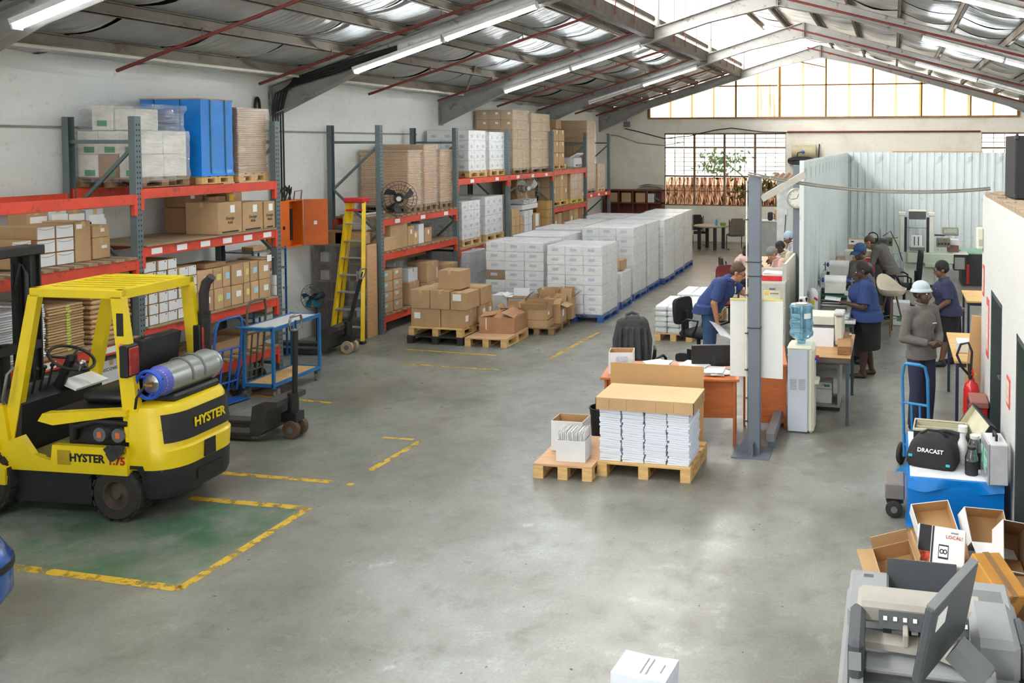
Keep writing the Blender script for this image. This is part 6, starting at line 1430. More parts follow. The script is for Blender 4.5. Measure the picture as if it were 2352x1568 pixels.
# air-conditioning drum on the back wall
a0 = OY(1845, 352, YB-.25)
t = thing('wall_heater', 'beige drum-shaped air unit with coiled cable on the back wall', 'air unit', (a0.x, YB-.28, a0.z)); BEI = mat('beige enamel', (170,160,128), .5, var=.12)
MB().cyl((-.36, 0, .03), (.36, 0, .03), .24, 24).obj('drum', BEI, t, 35); MB().cyl((.36, 0, .03), (.42, 0, .03), .25, 24).obj('end_ring', BEI, t, 35); MB().tube([(-.4, 0, -.24), (.55, 0, -.24), (.55, .25, -.24)], .02, 6).obj('bracket', BLK, t); MB().tube([(.5, 0, -.24), (.5, .25, .3)], .02, 6).obj('bracket', BLK, t)
for k in range(4): MB().tube([(-.05+.42*cos(a), -.22, -.28+.05*k*.5+.09*sin(a)) for a in [2*pi*q/20 for q in range(20)]], .018, 5, True).obj('cable_coil', BLKP, t, 60)
MB().tube([(-.2, -.2, -.2), (-.15, -.26, .02), (0, -.26, .06), (.05, -.26, 0)], .015, 5).obj('cable', BLKP, t, 60); MB().ball((.02, -.27, .05), .05).obj('plug', mat('blue plug', (70,90,200), .4), t, 60)
MB().box(-.5, -.3, 0, .28, -.3, -.26).obj('wall_bracket', BLK, t)
# ================================================================ FINISHING BAY, MACHINES, RIGHT SIDE
CREAM = mat('cream plastic', (214,216,192), .45, var=.04); PALEB = mat('pale blue-white panel', (204,212,222), .5, var=.03)
OFFW = mat('off-white machine enamel', (206,206,192), .45, var=.05); GREEN = mat('pale green machine enamel', (178,190,170), .45, var=.06); LG = mat('light grey plastic', (176,178,176), .5, var=.04); DG = mat('dark grey plastic', (92,96,100), .5, var=.06); MG = mat('mid grey plastic', (124,128,130), .5, var=.06)
# ---- water cooler
t = thing('water_cooler', 'cream water cooler with vented side standing right of the steel post', 'water cooler', (-1.01, 10.20, 0))
MB().cbox(-.14, .09, -.16, .16, .01, .97, .01).obj('cabinet', PALEB, t); MB().cbox(.085, .16, -.16, .16, 0, .98, .03).obj('front_panel', CREAM, t); MB().cbox(-.15, .15, -.165, .165, .94, 1.0, .03).obj('top_cover', CREAM, t)
for i in range(2):
    for k in range(8): mobj('vent_slot', boxmesh(.075, .002, .004, GREYM), t, at(-.075+.1*i, -.161, .50+.016*k))
for y, c in ((-.06, (30,60,160)), (.06, (200,30,40))): MB().cyl((.15, y, .84), (.2, y, .84), .014, 8).cyl((.19, y, .84), (.19, y, .79), .01, 8).obj('tap', mat('tap %d' % c[0], c, .4), t, 40)
MB().cbox(.15, .21, -.1, .1, .55, .60, .01).obj('drip_tray', CREAM, t); MB().box(.155, .163, -.13, .13, .08, .42).obj('lower_door', CREAM, t)
def water_mat():
    m, nt, b, out = newmat('blue water bottle'); b.inputs['Base Color'].default_value = rgb((150,200,225)); b.inputs['Roughness'].default_value = .08; b.inputs['Transmission Weight'].default_value = .75; b.inputs['IOR'].default_value = 1.2; return m
t = thing('water_bottle', 'blue translucent water bottle upturned on the cooler', 'bottle', (-1.01, 10.20, .995))
pr = [(.0, .0), (.045, .0), (.05, .05), (.1, .07), (.135, .1), (.14, .14), (.128, .155), (.128, .21), (.14, .225), (.14, .25), (.128, .265), (.128, .40), (.14, .415), (.14, .44), (.12, .46), (.0, .465)]
MB().lathe(pr, 32).obj('shell', water_mat(), t, 40); MB().cyl((0, 0, .466), (0, 0, .47), .07, 20).obj('base_sticker', mat('peach sticker', (222,190,170), .6), t); 
m = MB(); m.sheet(lambda u, v: (.131*cos(-1.25+.7*u), .131*sin(-1.25+.7*u), .31+.06*v), 8, 1); m.obj('label', WPAPER, t)
# ---- guillotine table with trimmer
TW = mat('scuffed table wood', (178,138,90), .55, var=.12, vs=4, stretch=(1,7,1)); TWE = mat('dark table edge', (96,78,66), .6)
def table(loc, sx, sy, z, label, top=TW, legm=None, th=.03, shelf=None, leg=.035):
    t = thing('work_table', label, 'table', loc); MB().cbox(-sx/2, sx/2, -sy/2, sy/2, z-th, z, .003).obj('tabletop', top, t); lm = legm or mat('dark teal steel', (52,66,74), .5)
    for x in (-sx/2+leg, sx/2-leg):
        for y in (-sy/2+leg, sy/2-leg): mobj('leg', boxmesh(leg, leg, z-th, lm), t, at(x, y, 0))
    for y in (-sy/2+leg, sy/2-leg): mobj('apron', boxmesh(sx-.08, .02, .05, lm), t, at(0, y, z-th-.05))
    for x in (-sx/2+leg, sx/2-leg): mobj('apron', boxmesh(.02, sy-.08, .05, lm), t, at(x, 0, z-th-.05))
    return t
t1 = table((-.83, 11.08, 0), .74, 1.36, .80, 'scuffed wooden table under the white trimmer behind water cooler'); MB().box(-.37, .37, -.685, -.68, .74, .80).obj('front_edge', TWE, t1)
t = thing('paper_trimmer', 'off-white paper trimming machine on table behind the water cooler', 'machine', (-.84, 11.15, .802), .0)
MB().cbox(-.24, .16, -.05, .3, .02, .36, .02).obj('body', OFFW, t); MB().cbox(.16, .26, -.16, .32, 0, .38, .02).obj('side_cover', OFFW, t); MB().cbox(.15, .28, -.2, .1, .38, .42, .012).obj('control_pod', LG, t); MB().box(-.24, .16, -.053, -.05, .18, .24).obj('feed_slot', DG, t)
MB().bx((-.04, -.16, .1), (.38, .02, .24), rot(-.25)).obj('catch_tray', WCARD, t); MB().box(-.22, -.15, -.053, -.05, .28, .34).obj('warning_label', mat('yellow label', (214,206,120)), t); MB().box(.262, .264, -.1, -.04, .24, .32).obj('warning_label', mat('yellow label', (214,206,120)), t)
MB().cyl((-.2, -.06, .21), (.15, -.06, .21), .008, 8).obj('guide_bar', CHROME, t)
t = thing('wooden_box', 'worn wooden plank box with metal fitting beside the trimmer', 'wooden box', (-.55, 10.98, .802), .05); MB().cbox(-.09, .07, -.42, .42, 0, .1, .006).obj('block', mat('worn dark plank', (150,108,64), .7, var=.25, vs=5, stretch=(1,.3,6)), t); MB().box(.07, .075, -.4, .4, .02, .09).obj('metal_strip', GREYM, t); MB().ball((.06, .2, .11), .025).obj('fitting', CHROME, t, 60)
# open steel cabinet with white carton under the table
t = thing('open_cabinet', 'grey open-fronted steel cabinet under the trimmer table', 'cabinet', (-.79, 11.22, 0)); STL = mat('grey cabinet steel', (150,150,142), .5, var=.08)
MB().box(-.19, .18, -.25, .25, .0, .05).obj('plinth', BLK, t); MB().box(-.19, .18, -.27, .25, .05, .08).obj('floor_panel', STL, t); MB().box(-.19, .18, -.27, .25, .54, .58).obj('top_panel', STL, t)
for x in (-.19, .15): MB().box(x, x+.03, -.27, .25, .08, .54).obj('side_panel', STL, t)
o = carton((-.83, 11.12, .082), (.24, .26, .26), 'white paper carton printed 75 inside the open steel cabinet', None, m=WCARD, tape=None, st=(('-y', .25, .86, .07, .03, PRINTG), ('-y', 0, .70, .238, .004, PRINTK))); text('75', .045, PRINTK, o, at(.02, -.132, .225, pi/2))
# ---- laminators on the second table
t2 = table((-.82, 13.2, 0), .68, 1.8, .85, 'steel-legged table under the two laminators', top=mat('white table top', (206,206,200), .5), legm=mat('dark green steel', (46,60,56), .5))
def laminator(loc, label, g):
    t = thing('laminator', label, 'machine', loc, 0, 'laminators')
    for x in (-.25, .2): MB().cbox(x-.035, x+.035, -.24, .24, 0, .36, .01).obj('end_plate', LG, t)
    for z, y, r, m, n in ((.12, -.1, .03, CHROME, 'roller'), (.2, -.14, .015, GREYM, 'roller'), (.24, -.02, .045, mat('green rubber roller', (40,90,70), .5), 'roller'), (.3, .06, .045, mat('green rubber roller', (40,90,70)), 'roller'), (.16, .1, .03, BLK, 'roller')): MB().cyl((-.24, y, z), (.19, y, z), r, 14).obj(n, m, t, 40)
    MB().cyl((-.17, .06, .46), (.14, .06, .46), .075, 24).obj('film_roll', mat('white film roll', (226,226,222), .4), t, 40); MB().cyl((-.27, .06, .46), (.26, .06, .46), .014, 8).obj('roll_shaft', CHROME, t)
    for x in (-.2, .17): MB().cyl((x-.015, .06, .46), (x+.015, .06, .46), .035, 12).obj('core_chuck', mat('blue chuck', (40,70,170), .5), t, 40)
    for x in (-.24, .22): MB().box(x-.01, x+.01, .04, .08, .3, .5).obj('roll_bracket', GREYM, t)
    m = MB(); m.sheet(lambda u, v: (-.16+.3*u, .0-.14*v, .44-.14*v+.02*sin(3*v)), 4, 8); m.obj('film_web', mat('grey film web', (186,184,176), .5), t)
    MB().box(-.22, .18, -.24, .24, .0, .05).obj('base_plate', OFFW, t); MB().cbox(.13, .235, -.3, -.2, .3, .36, .01).obj('control_box', LG, t)
    return t
laminator((-.78, 12.95, .852), 'laminator with white film roll on table, nearer of two', 1); laminator((-.82, 14.55, .862), 'laminator with white film roll, farther of two', 2)
table((-.82, 15.35, 0), .68, 2.1, .86, 'bench along the partition under the farther laminator', top=mat('white table top', (206,206,200)))
m = MB(); [m.bx((rnd.uniform(-.02,.02), rnd.uniform(-.02,.02), .006+k*.012), (.28, .2, .01), rot(0, 0, rnd.uniform(-.25,.25))) for k in range(6)]; o = m.obj('magazine_pile', mat('blue-white magazine', (196,206,214), .5, var=.3, vs=12)); o.location = (-.72, 12.48, .852); tag(o, 'pile of printed brochures at the front of the laminator table', 'brochures')
t = thing('canister', 'white canister with yellow label and red tag by the partition', 'canister', (-1.09, 12.60, .852)); MB().lathe([(0, 0), (.07, 0), (.075, .02), (.075, .34), (.05, .38), (.03, .4), (0, .4)], 20).obj('body', WCARD, t, 40); MB().box(-.03, .03, -.078, -.074, .08, .24).obj('label', mat('bright yellow label', (230,214,30), .6), t); MB().bx((.05, -.07, .26), (.06, .004, .03), rot(0, .6)).obj('red_tag', REDP, t)
o = MB().lathe([(0, 0), (.04, 0), (.042, .15), (.015, .2), (.015, .23), (0, .23)], 16).obj('drink_bottle', film('clear plastic', (240,244,246), .1, .2, .1), None, 40); o.location = (-1.13, 12.40, .852); tag(o, 'clear plastic bottle beside the partition edge', 'bottle')
t = thing('power_socket', 'white power socket with plugs and hanging cords on the partition edge', 'socket', (-1.18, 12.17, 1.1)); MB().cbox(-.06, .06, -.02, .015, 0, .1, .01).obj('socket_plate', FIT, t); MB().cbox(-.05, -.01, -.06, -.02, .03, .07, .008).obj('plug', BLKP, t); MB().cbox(.03, .06, -.05, -.02, .05, .1, .008).obj('plug', BLKP, t)
MB().tube([(.045, -.05, .06), (.08, -.06, -.05), (.14, 0, -.15), (.15, .05, -.25)], .007, 5).obj('cord', BLKP, t, 60); MB().tube([(-.03, -.06, .03), (-.04, -.06, -.12), (-.02, -.03, -.25)], .007, 5).obj('cord', BLKP, t, 60)
# ---- back bench: stitching machine, cartons, red tray
table((-.74, 18.1, 0), .8, 3.0, .86, 'long bench against the partition behind the two men', top=TOPW)
o = carton((-.72, 19.1, .862), (.36, .34, .42), 'kraft carton with white lid strip on far bench', None, m=KRAFT, tape=None, st=(('-y', 0, .88, .34, .1, WPAPER), ('-y', -.25, .9, .06, .03, PRINTG)))
t = thing('stitching_machine', 'black metal stitching machine with cable on the far bench', 'machine', (-.28, 18.6, .0)); MB().cbox(-.12, .2, -.15, .2, 0, .86, .01).obj('pedestal', DG, t); MB().cbox(-.1, .16, -.1, .15, .86, 1.15, .03).obj('body', BLK, t); MB().cbox(-.14, .2, -.05, .1, 1.18, 1.36, .03).obj('head', DG, t); MB().cyl((.05, -.02, 1.3), (.05, -.02, 1.55), .012, 6).obj('spool_rod', CHROME, t); MB().tube([(-.1+.1*cos(a), -.06, 1.38+.1*sin(a)) for a in [2*pi*k/20 for k in range(20)]], .014, 6, True).obj('flywheel', BLK, t, 60); MB().tube([(.1, 0, 1.4), (.25, .1, 1.5), (.4, .1, 1.2), (.5, 0, .9)], .01, 5).obj('cable', BLKP, t, 60); MB().cyl((.12, -.1, 1.12), (.2, -.1, 1.12), .06, 16).obj('wire_spool', CHROME, t, 40)
t = thing('perforator', 'cream bench perforator with blue badge on the far bench', 'machine', (-.62, 17.4, .862)); MB().cbox(-.28, .24, -.1, .12, .26, .38, .015).obj('head', OFFW, t); MB().cbox(-.26, -.14, -.1, .3, 0, .3, .02).obj('column', OFFW, t); MB().cbox(-.28, .26, -.16, .3, 0, .04, .01).obj('base', LG, t); MB().box(-.05, .12, -.103, -.1, .3, .34).obj('badge', mat('blue badge', (60,120,180), .5), t)
o = opencarton((-.42, 17.05, .862), (.22, .2, .26), 'red plastic tray standing in front of the perforator', None, 0, (None,)*4, REDP, REDP, name='plastic_tray')
m = MB(); [m.bx((0, 0, .01+k*.012), (.3, .22, .01), rot(0, 0, rnd.uniform(-.3,.3))) for k in range(4)]; o = m.obj('paper_pile', WPAPER); o.location = (-.86, 16.75, .862); tag(o, 'white paper sheets on the bench behind the laminators', 'papers')
# ---- tall binding machine
t = thing('binding_machine', 'tall pale green binding machine against the corrugated partition', 'machine', (.56, 21.0, 0))
MB().cbox(-.22, .82, -.12, .5, .56, .80, .02).obj('bed', GREEN, t); MB().cbox(-.3, .6, .0, .5, .05, .56, .02).obj('cabinet', mat('white-green panel', (196,202,190), .5), t); MB().cbox(.18, .5, -.14, .1, .48, .58, .01).obj('front_shelf', GREEN, t); MB().box(.42, .46, -.06, -.02, 0, .5).obj('prop_leg', GREEN, t); MB().box(-.35, .65, .02, .5, 0, .05).obj('plinth', DG, t)
for x in (-.33, .33):
    MB().cbox(x-.05, x+.05, .05, .2, .78, 1.66, .01).obj('column', OFFW, t); MB().box(x-.03-.08*(1 if x > 0 else -1), x+.03-.08*(1 if x > 0 else -1), .06, .18, .8, 1.6).obj('guide_rail', BLK, t); MB().cbox(x-.08, x+.08, .03, .22, 1.64, 1.72, .01).obj('column_cap', OFFW, t)
MB().cbox(-.18, .2, .0, .2, 1.56, 1.74, .01).obj('head_beam', DG, t); MB().cbox(-.19, .21, .0, .22, 1.74, 1.77, .005).obj('head_cap', OFFW, t); MB().cyl((-.3, .1, 1.36), (.3, .1, 1.36), .012, 8).obj('cross_rod', CHROME, t)
MB().box(-.12, .12, .02, .14, .95, 1.18).obj('book_block', WCARD, t)
for x in (-.05, .04): MB().box(x-.012, x+.012, .01, .02, .96, 1.16).obj('clamp', DG, t)
MB().cbox(-.16, .18, -.05, .2, .84, .92, .01).obj('carriage', GREYM, t); MB().box(-.14, .16, -.06, .1, .92, .95).obj('carriage_plate', OFFW, t); MB().cbox(-.55, -.4, .0, .3, .75, 1.1, .01).obj('side_plate', GREEN, t)
for s, x0 in ((-1, -.72), (1, .45)):
    MB().cbox(x0, x0+.3, .1, .3, .92, 1.12, .01).obj('gear_housing', mat('oily gear housing', (120,116,100), .5, .3, var=.4, vs=14), t)
    for k in range(4): MB().cyl((x0+.05+.07*k, .08, 1.0), (x0+.05+.07*k, .12, 1.0), .026, 10).obj('gear', BLK, t, 40)
MB().cbox(.82, 1.1, -.1, .3, .42, .78, .01).obj('motor_box', BLK, t); MB().box(.84, 1.06, -.105, -.1, .45, .72).obj('window', mat('smoky window', (130,130,126), .3), t); MB().cbox(.78, 1.14, -.1, .5, .78, .80, .006).obj('side_table', OFFW, t); MB().cbox(.7, .95, .2, .5, .8, .95, .01).obj('glue_tank', mat('brown glue tank', (110,76,66), .5), t)
MB().cbox(.74, .96, .3, .5, .95, 1.08, .005).obj('paper_block', WCARD, t)
o = MB().cbox(-.18, .18, -.02, .02, 0, .2, .01).obj('control_console', mat('olive console', (110,112,100), .5), t, M=at(.74, -.1, 1.22, -.6)); MB().box(-.14, .14, -.024, -.02, .05, .15).obj('keypad', mat('keypad', (140,140,120), .5, var=.5, vs=40), o); MB().tube([(.4, .1, 1.2), (.6, .05, 1.2), (.74, 0, 1.25)], .02, 6).obj('console_arm', BLK, t)
t = thing('green_table', 'green-topped side table right of the binding machine', 'table', (2.0, 21.9, 0)); MB().cbox(-.4, .4, -.5, .5, .74, .77, .004).obj('tabletop', mat('green baize', (130,166,146), .6), t); MB().cbox(-.4, .4, -.5, .5, .0, .74, .004).obj('dark_cabinet', mat('near-black panel', (44,44,48), .5), t); MB().cyl((.12, -.42, .77), (.12, -.42, .88), .04, 14).obj('tape_roll', OFFW, t, 40); MB().box(-.3, -.24, -.51, -.505, .05, .5).obj('red_strip', REDP, t)
# ---- bar stool, office chair
t = thing('bar_stool', 'cream shell-seat bar stool on wooden legs in the finishing bay', 'stool', (.0, 15.75, 0), 2.3); SHL = mat('cream shell plastic', (214,204,186), .4)
m = MB(); n = 20; vs = []; fs = []
for j in range(8):
    r = [.02, .12, .18, .215, .235, .25, .26, .262][j]; 
    for k in range(n):
        a = 2*pi*k/n; b_ = max(0, cos(a)); h_ = [0, .0, .02, .06, .11, .17, .22, .235][j]*(.55+.95*b_**1.5); vs.append((r*cos(a)*1.0, r*sin(a), .66+h_))
for j in range(7):
    for k in range(n): fs.append((j*n+k, j*n+(k+1) % n, (j+1)*n+(k+1) % n, (j+1)*n+k))
fs.append(tuple(range(n))[::-1]); o = m.add(vs, fs).obj('shell_seat', SHL, t, 60); md = o.modifiers.new('s', 'SOLIDIFY'); md.thickness = .012
LEGW = mat('walnut leg', (116,86,60), .5)
for a in (.8, 2.35, 3.95, 5.5): MB().cyl((.08*cos(a), .08*sin(a), .67), (.24*cos(a), .24*sin(a), 0), .018, 10, .013).obj('leg', LEGW, t, 40)
MB().tube([(.175*cos(a), .175*sin(a), .28) for a in (.8, 2.35, 3.95, 5.5)], .008, 6, True).obj('foot_ring', GREYM, t)
office_chair((.25, 18.2, 0), pi/2+.1-pi, 'black high-backed office chair before the binding machine', NAVYF, .62, True)
# ---- right-hand tables, leaning board
table((1.12, 11.4, 0), .8, 1.6, .79, 'wood-topped steel table beyond the end of the office wall', top=PINE, legm=mat('navy steel', (40,52,72), .5))
carton((.86, 11.15, .792), (.16, .3, .12), 'white paper ream box on table beyond the office wall', m=WCARD, tape=None)
m = MB().cbox(-.32, .32, -.012, .012, 0, 1.12, .004); o = m.obj('wooden_board', mat('plain chipboard', (192,150,104), .7, var=.08, vs=6)); o.matrix_local = at(1.12, 10.52, .2, 0, .09, 0); tag(o, 'tall chipboard panel leaning against the end of office wall', 'board')
MB().bx((.0, .15, .02), (.5, .3, .03)).obj('edge_block', TW, o) if False else None
table((1.62, 15.5, 0), .85, 1.1, .75, 'pale wood table behind the woman in black beanie', top=PINE, legm=mat('navy steel', (40,52,72)))
t = thing('round_stool', 'brown round stool beside the pale wood table', 'stool', (1.0, 15.0, 0)); MB().lathe([(0, .58), (.17, .58), (.17, .62), (0, .62)], 20).obj('seat', mat('brown stool seat', (120,84,60), .5), t, 40)
for a in (.8, 2.35, 3.95, 5.5): MB().cyl((.13*cos(a), .13*sin(a), .58), (.17*cos(a), .17*sin(a), 0), .012, 8).obj('leg', BLK, t)
carton((.18, 16.6, 0), (.3, .3, .42), 'white paper carton with green print standing on floor behind stool', m=WCARD, tape=None, st=(('-y', 0, .3, .16, .1, PRINTG),))
# ---- fire extinguisher, wall box, signs, intercom
EXR = mat('extinguisher red', (196,28,34), .3, coat=.3)
t = thing('fire_extinguisher', 'red fire extinguisher with black hose against the office wall', 'fire extinguisher', (.87, 10.1, 0)); MB().lathe([(0, .05), (.08, .05), (.085, .07), (.085, .60), (.07, .66), (.035, .69), (.03, .72), (0, .72)], 28).obj('cylinder', EXR, t, 40); MB().lathe([(.0, 0), (.09, 0), (.09, .05), (.0, .05)], 24).obj('foot_ring', BLKP, t, 40); MB().cyl((0, 0, .72), (0, 0, .79), .02, 10).box(-.015, .015, -.09, .05, .78, .795).box(-.012, .012, -.11, .04, .82, .835).obj('valve_handle', EXR, t); MB().ball((.03, -.04, .78), .018).obj('safety_pin', mat('yellow pin', (220,180,40), .5), t)
MB().tube([(-.03, 0, .76), (-.1, -.02, .84), (-.16, -.02, .98), (-.12, -.02, 1.10), (-.04, -.02, 1.12), (-.0, -.02, 1.02), (-.01, -.03, .86), (-.02, -.05, .72)], .014, 8).obj('hose', BLKP, t, 60); MB().cyl((-.02, -.06, .74), (-.03, -.06, .9), .022, 10).obj('horn', BLKP, t, 40)
m = MB(); m.sheet(lambda u, v: (.0865*cos(-2.2+1.2*u), .0865*sin(-2.2+1.2*u), .24+.3*v), 8, 1); o = m.obj('label', mat('black white label', (60,60,60), .5, var=.7, vs=30), t); m = MB(); m.sheet(lambda u, v: (.088*cos(-2.0+.7*u), .088*sin(-2.0+.7*u), .40+.07*v), 6, 1); m.obj('red_panel', mat('red panel', (220,50,50), .5), t); m = MB(); m.sheet(lambda u, v: (.088*cos(-2.0+.7*u), .088*sin(-2.0+.7*u), .27+.06*v), 6, 1); m.obj('white_panel', WPAPER, t)
t = thing('wall_box', 'dusty red box on a stand beside the extinguisher', 'box', (.90, 9.62, 0)); DR = mat('dusty red lid', (150,96,86), .7); MB().cbox(-.07, .08, -.16, .16, .36, .58, .01).obj('body', EXR, t); MB().cbox(-.09, .09, -.18, .18, .58, .65, .01).obj('lid', DR, t); MB().box(-.06, -.04, -.1, .1, 0, .36).box(.04, .06, -.1, .1, 0, .36).obj('stand', BLK, t); MB().box(-.02, .05, -.163, -.16, .4, .5).obj('label', WPAPER, t)
RS = mat('red safety print', (196,84,74), .6, var=.25, vs=20)
def wallsign(y, z, w_, h_, label, red=True):
    t = thing('wall_sign', label, 'sign', (XO-.004, y, z)); MB().box(-.004, .004, -w_/2, w_/2, 0, h_).obj('board', WPAPER if not red else RS, t); MB().box(-.006, -.004, -w_/2+.03, w_/2-.03, h_*.12, h_*.88).obj('print', mat('sign print', (214,190,176), .6, var=.3, vs=16), t)
s1 = OX(2270, 700, XO); wallsign(s1.y, s1.z-.55, .22, .62, 'narrow red-bordered safety notice on the office wall beyond the far door'); s1 = OX(2317, 900, XO); wallsign(s1.y, s1.z-.13, .2, .26, 'small red fire sign between the two dark doors')
wallsign(10.25, 1.62, .16, .34, 'small faded notice above the extinguisher on the office wall')
t = thing('intercom', 'small cream intercom box on the end of the office wall', 'intercom', (XO-.02, YO-.06, 2.12)); MB().cbox(-.05, .02, -.06, .06, 0, .24, .01).obj('housing', CREAM, t); 
for k in range(5): MB().box(-.03, .01, -.062, -.06, .04+.015*k, .046+.015*k).obj('speaker_slot', GREYM, t)
# ---- blue-wrapped pallet load with bags and cases
t = thing('wrapped_pallet_load', 'low load in bright blue film against the office wall, white top', 'pallet load', (.54, 8.25, 0)); pallet_parts(t, .76, 1.18, .12, PINE)
bluefn(.78, 1.2, .05, .47, 8).obj('blue_wrap', BLUEF, t, smooth=50); MB().cbox(-.37, .37, -.58, .6, .47, .485, .004).obj('top_sheet', mat('white top sheet', (226,230,236), .5), t)
m = MB(); m.sheet(lambda u, v: (-.39+.78*u, -.61-.02*sin(8*u)*v, .475-.09*v-.02*sin(11*u)*v), 20, 4); m.obj('film_skirt', mat('bright blue film', (10,130,220), .18, coat=.5), t, 60)
zt = .487
t = thing('equipment_bag', 'black soft bag lettered in white on the blue-wrapped load', 'bag', (.37, 7.98, zt), -.22); BAG = mat('black nylon', (34,34,36), .8, var=.15, bump=.2, bs=30)
m = MB(); n = 20; vs = []; fs = []; L_ = [(0, .92), (.03, 1.0), (.10, .98), (.18, .86), (.23, .66), (.245, .4)]
for z, s in L_:
    for k in range(n):
        a = 2*pi*k/n; ca, sa = cos(a), sin(a); vs.append((.22*s*abs(ca)**.4*(1 if ca > 0 else -1), .15*s*abs(sa)**.4*(1 if sa > 0 else -1)+.04*z/.2*.5, z+.008*mnoise.noise(V((ca*3, sa*3, z*9)))))
for j in range(len(L_)-1):
    for k in range(n): fs.append((j*n+k, j*n+(k+1) % n, (j+1)*n+(k+1) % n, (j+1)*n+k))
fs.append(tuple(range(n))[::-1]); fs.append(tuple((len(L_)-1)*n+k for k in range(n))); m.add(vs, fs).obj('body', BAG, t, 60)
text('DRACAST', .05, WPAPER, t, at(.0, -.139, .155, pi/2-.52), bold=.001); TQ = mat('turquoise tab', (60,180,190), .5)
for x, z in ((-.17, .1), (.15, .05)): MB().bx((x, -.142, z), (.035, .01, .02)).obj('corner_tab', TQ, t)
MB().tube([(-.12, .05, .24), (-.05, .02, .29), (.05, .02, .29), (.12, .05, .24)], .012, 6).obj('carry_handle', BAG, t, 60)
t = thing('equipment_bag', 'second black soft bag slumped behind the lettered bag', 'bag', (.50, 8.19, zt), -.15); m = MB(); m.ball((0, 0, .12), (.24, .13, .12), 20, 10); m.obj('body', BAG, t, 60); MB().tube([(-.15, 0, .2), (0, -.06, .25), (.15, -.03, .2)], .012, 6).obj('strap', BAG, t, 60)
CRE = mat('cream foam case', (196,192,164), .7)
t = thing('open_case', 'open equipment case with cream lining on the blue-wrapped load', 'case', (.45, 8.42, zt), -.08); wallbox(.46, .3, .2, .02).obj('case_body', [BLKP, CRE], t); MB().tube([(-.23, -.15, .2), (.23, -.15, .2), (.23, .15, .2), (-.23, .15, .2)], .014, 6, True).obj('rim', CRE, t, 60)
MB().bx((0, 0, .12), (.42, .01, .14)).obj('divider', CRE, t); o = wallbox(.44, .5, .07, .015).obj('case_lid', [BLKP, CRE], t, M=at(.30, .0, .13, .2, -1.0, .15)); MB().bx((0, .1, .1), (.1, .03, .02)).obj('blue_clip', mat('blue clip', (40,110,190), .5), t)
o = MB().lathe([(0, 0), (.04, 0), (.042, .18), (.025, .22), (.025, .27), (.04, .28), (.04, .33), (0, .34)], 16).obj('tripod_head', FIT, None, 40); o.location = (.625, 8.06, zt); tag(o, 'white-topped cylindrical holder beside the black bag', 'holder') 
def jar(loc, r, h_, label, dark):
    t = thing('jar', label, 'jar', loc); MB().lathe([(0, 0), (r, 0), (r, h_*.45), (r*.98, h_*.5)], 20, cap=False).obj('lower_body', BLKP, t, 40); MB().lathe([(r*.98, h_*.5), (r, h_*.6), (r*.7, h_*.82), (r*.6, h_*.9)], 20, cap=False).obj('glass', film('jar glass', (120,120,124), .05, .35, .05, 3., .1), t, 40); MB().lathe([(r*.62, h_*.9), (r*.66, h_), (0, h_)], 20).obj('lid', BLKP if dark else FIT, t, 40); return t
jar((.68, 7.80, zt), .055, .24, 'black ribbed jar with dark lid, front of the two', True); jj = jar((.72, 7.98, zt), .065, .28, 'dark jar with clear lid and looped handle behind the ribbed jar', False); MB().tube([(.06, -.02, .25), (.12, -.03, .22), (.12, -.03, .15), (.07, -.02, .12)], .01, 6).obj('handle', FIT, jj, 60)
t = thing('metal_case', 'white metal carry case with black handle on blue load by wall', 'case', (.86, 7.73, zt), .08); WM = mat('white aluminium', (214,216,220), .35, .2); MB().cbox(-.07, .08, -.16, .16, 0, .34, .008).obj('shell', WM, t); MB().cbox(-.085, -.07, -.165, .165, 0, .345, .004).obj('lid_frame', mat('silver edge', (190,192,196), .3, .6), t); MB().box(-.088, -.085, -.12, .12, .08, .26).obj('stickers', mat('sticker collage', (120,170,150), .6, var=.8, vs=20), t); MB().tube([(.0, -.06, .34), (.0, -.06, .385), (0, .06, .385), (.0, .06, .34)], .012, 6).obj('carry_handle', BLKP, t, 60)
# small grey tug at the side of the load
t = thing('floor_dolly', 'grey boxy dolly with black wheels beside the blue-wrapped load', 'dolly', (.04, 8.02, 0)); GB = mat('taupe steel', (122,114,104), .6); MB().cbox(-.08, .09, -.1, .22, .16, .30, .01).obj('body', GB, t); MB().box(-.06, .08, -.07, .2, .12, .16).obj('underplate', BLK, t)
for y in (-.04, .2): o = MB().lathe([(0, -.02), (.06, -.02), (.075, -.012), (.075, .012), (.06, .02), (0, .02)], 20, (0,0,0), rot(pi/2)).obj('wheel', RUB, t, 40, M=at(0, y-.06, .077)); MB().cyl((0, -.024, 0), (0, .024, 0), .03, 10).obj('hub', GREYM, o, 40)
sack_truck((.27, 9.15, 0), -.35, mat('sky blue tube', (44,124,176), .4, var=.1), 'sky blue sack truck standing beside the man in bucket hat', 1.12, .10, .13)
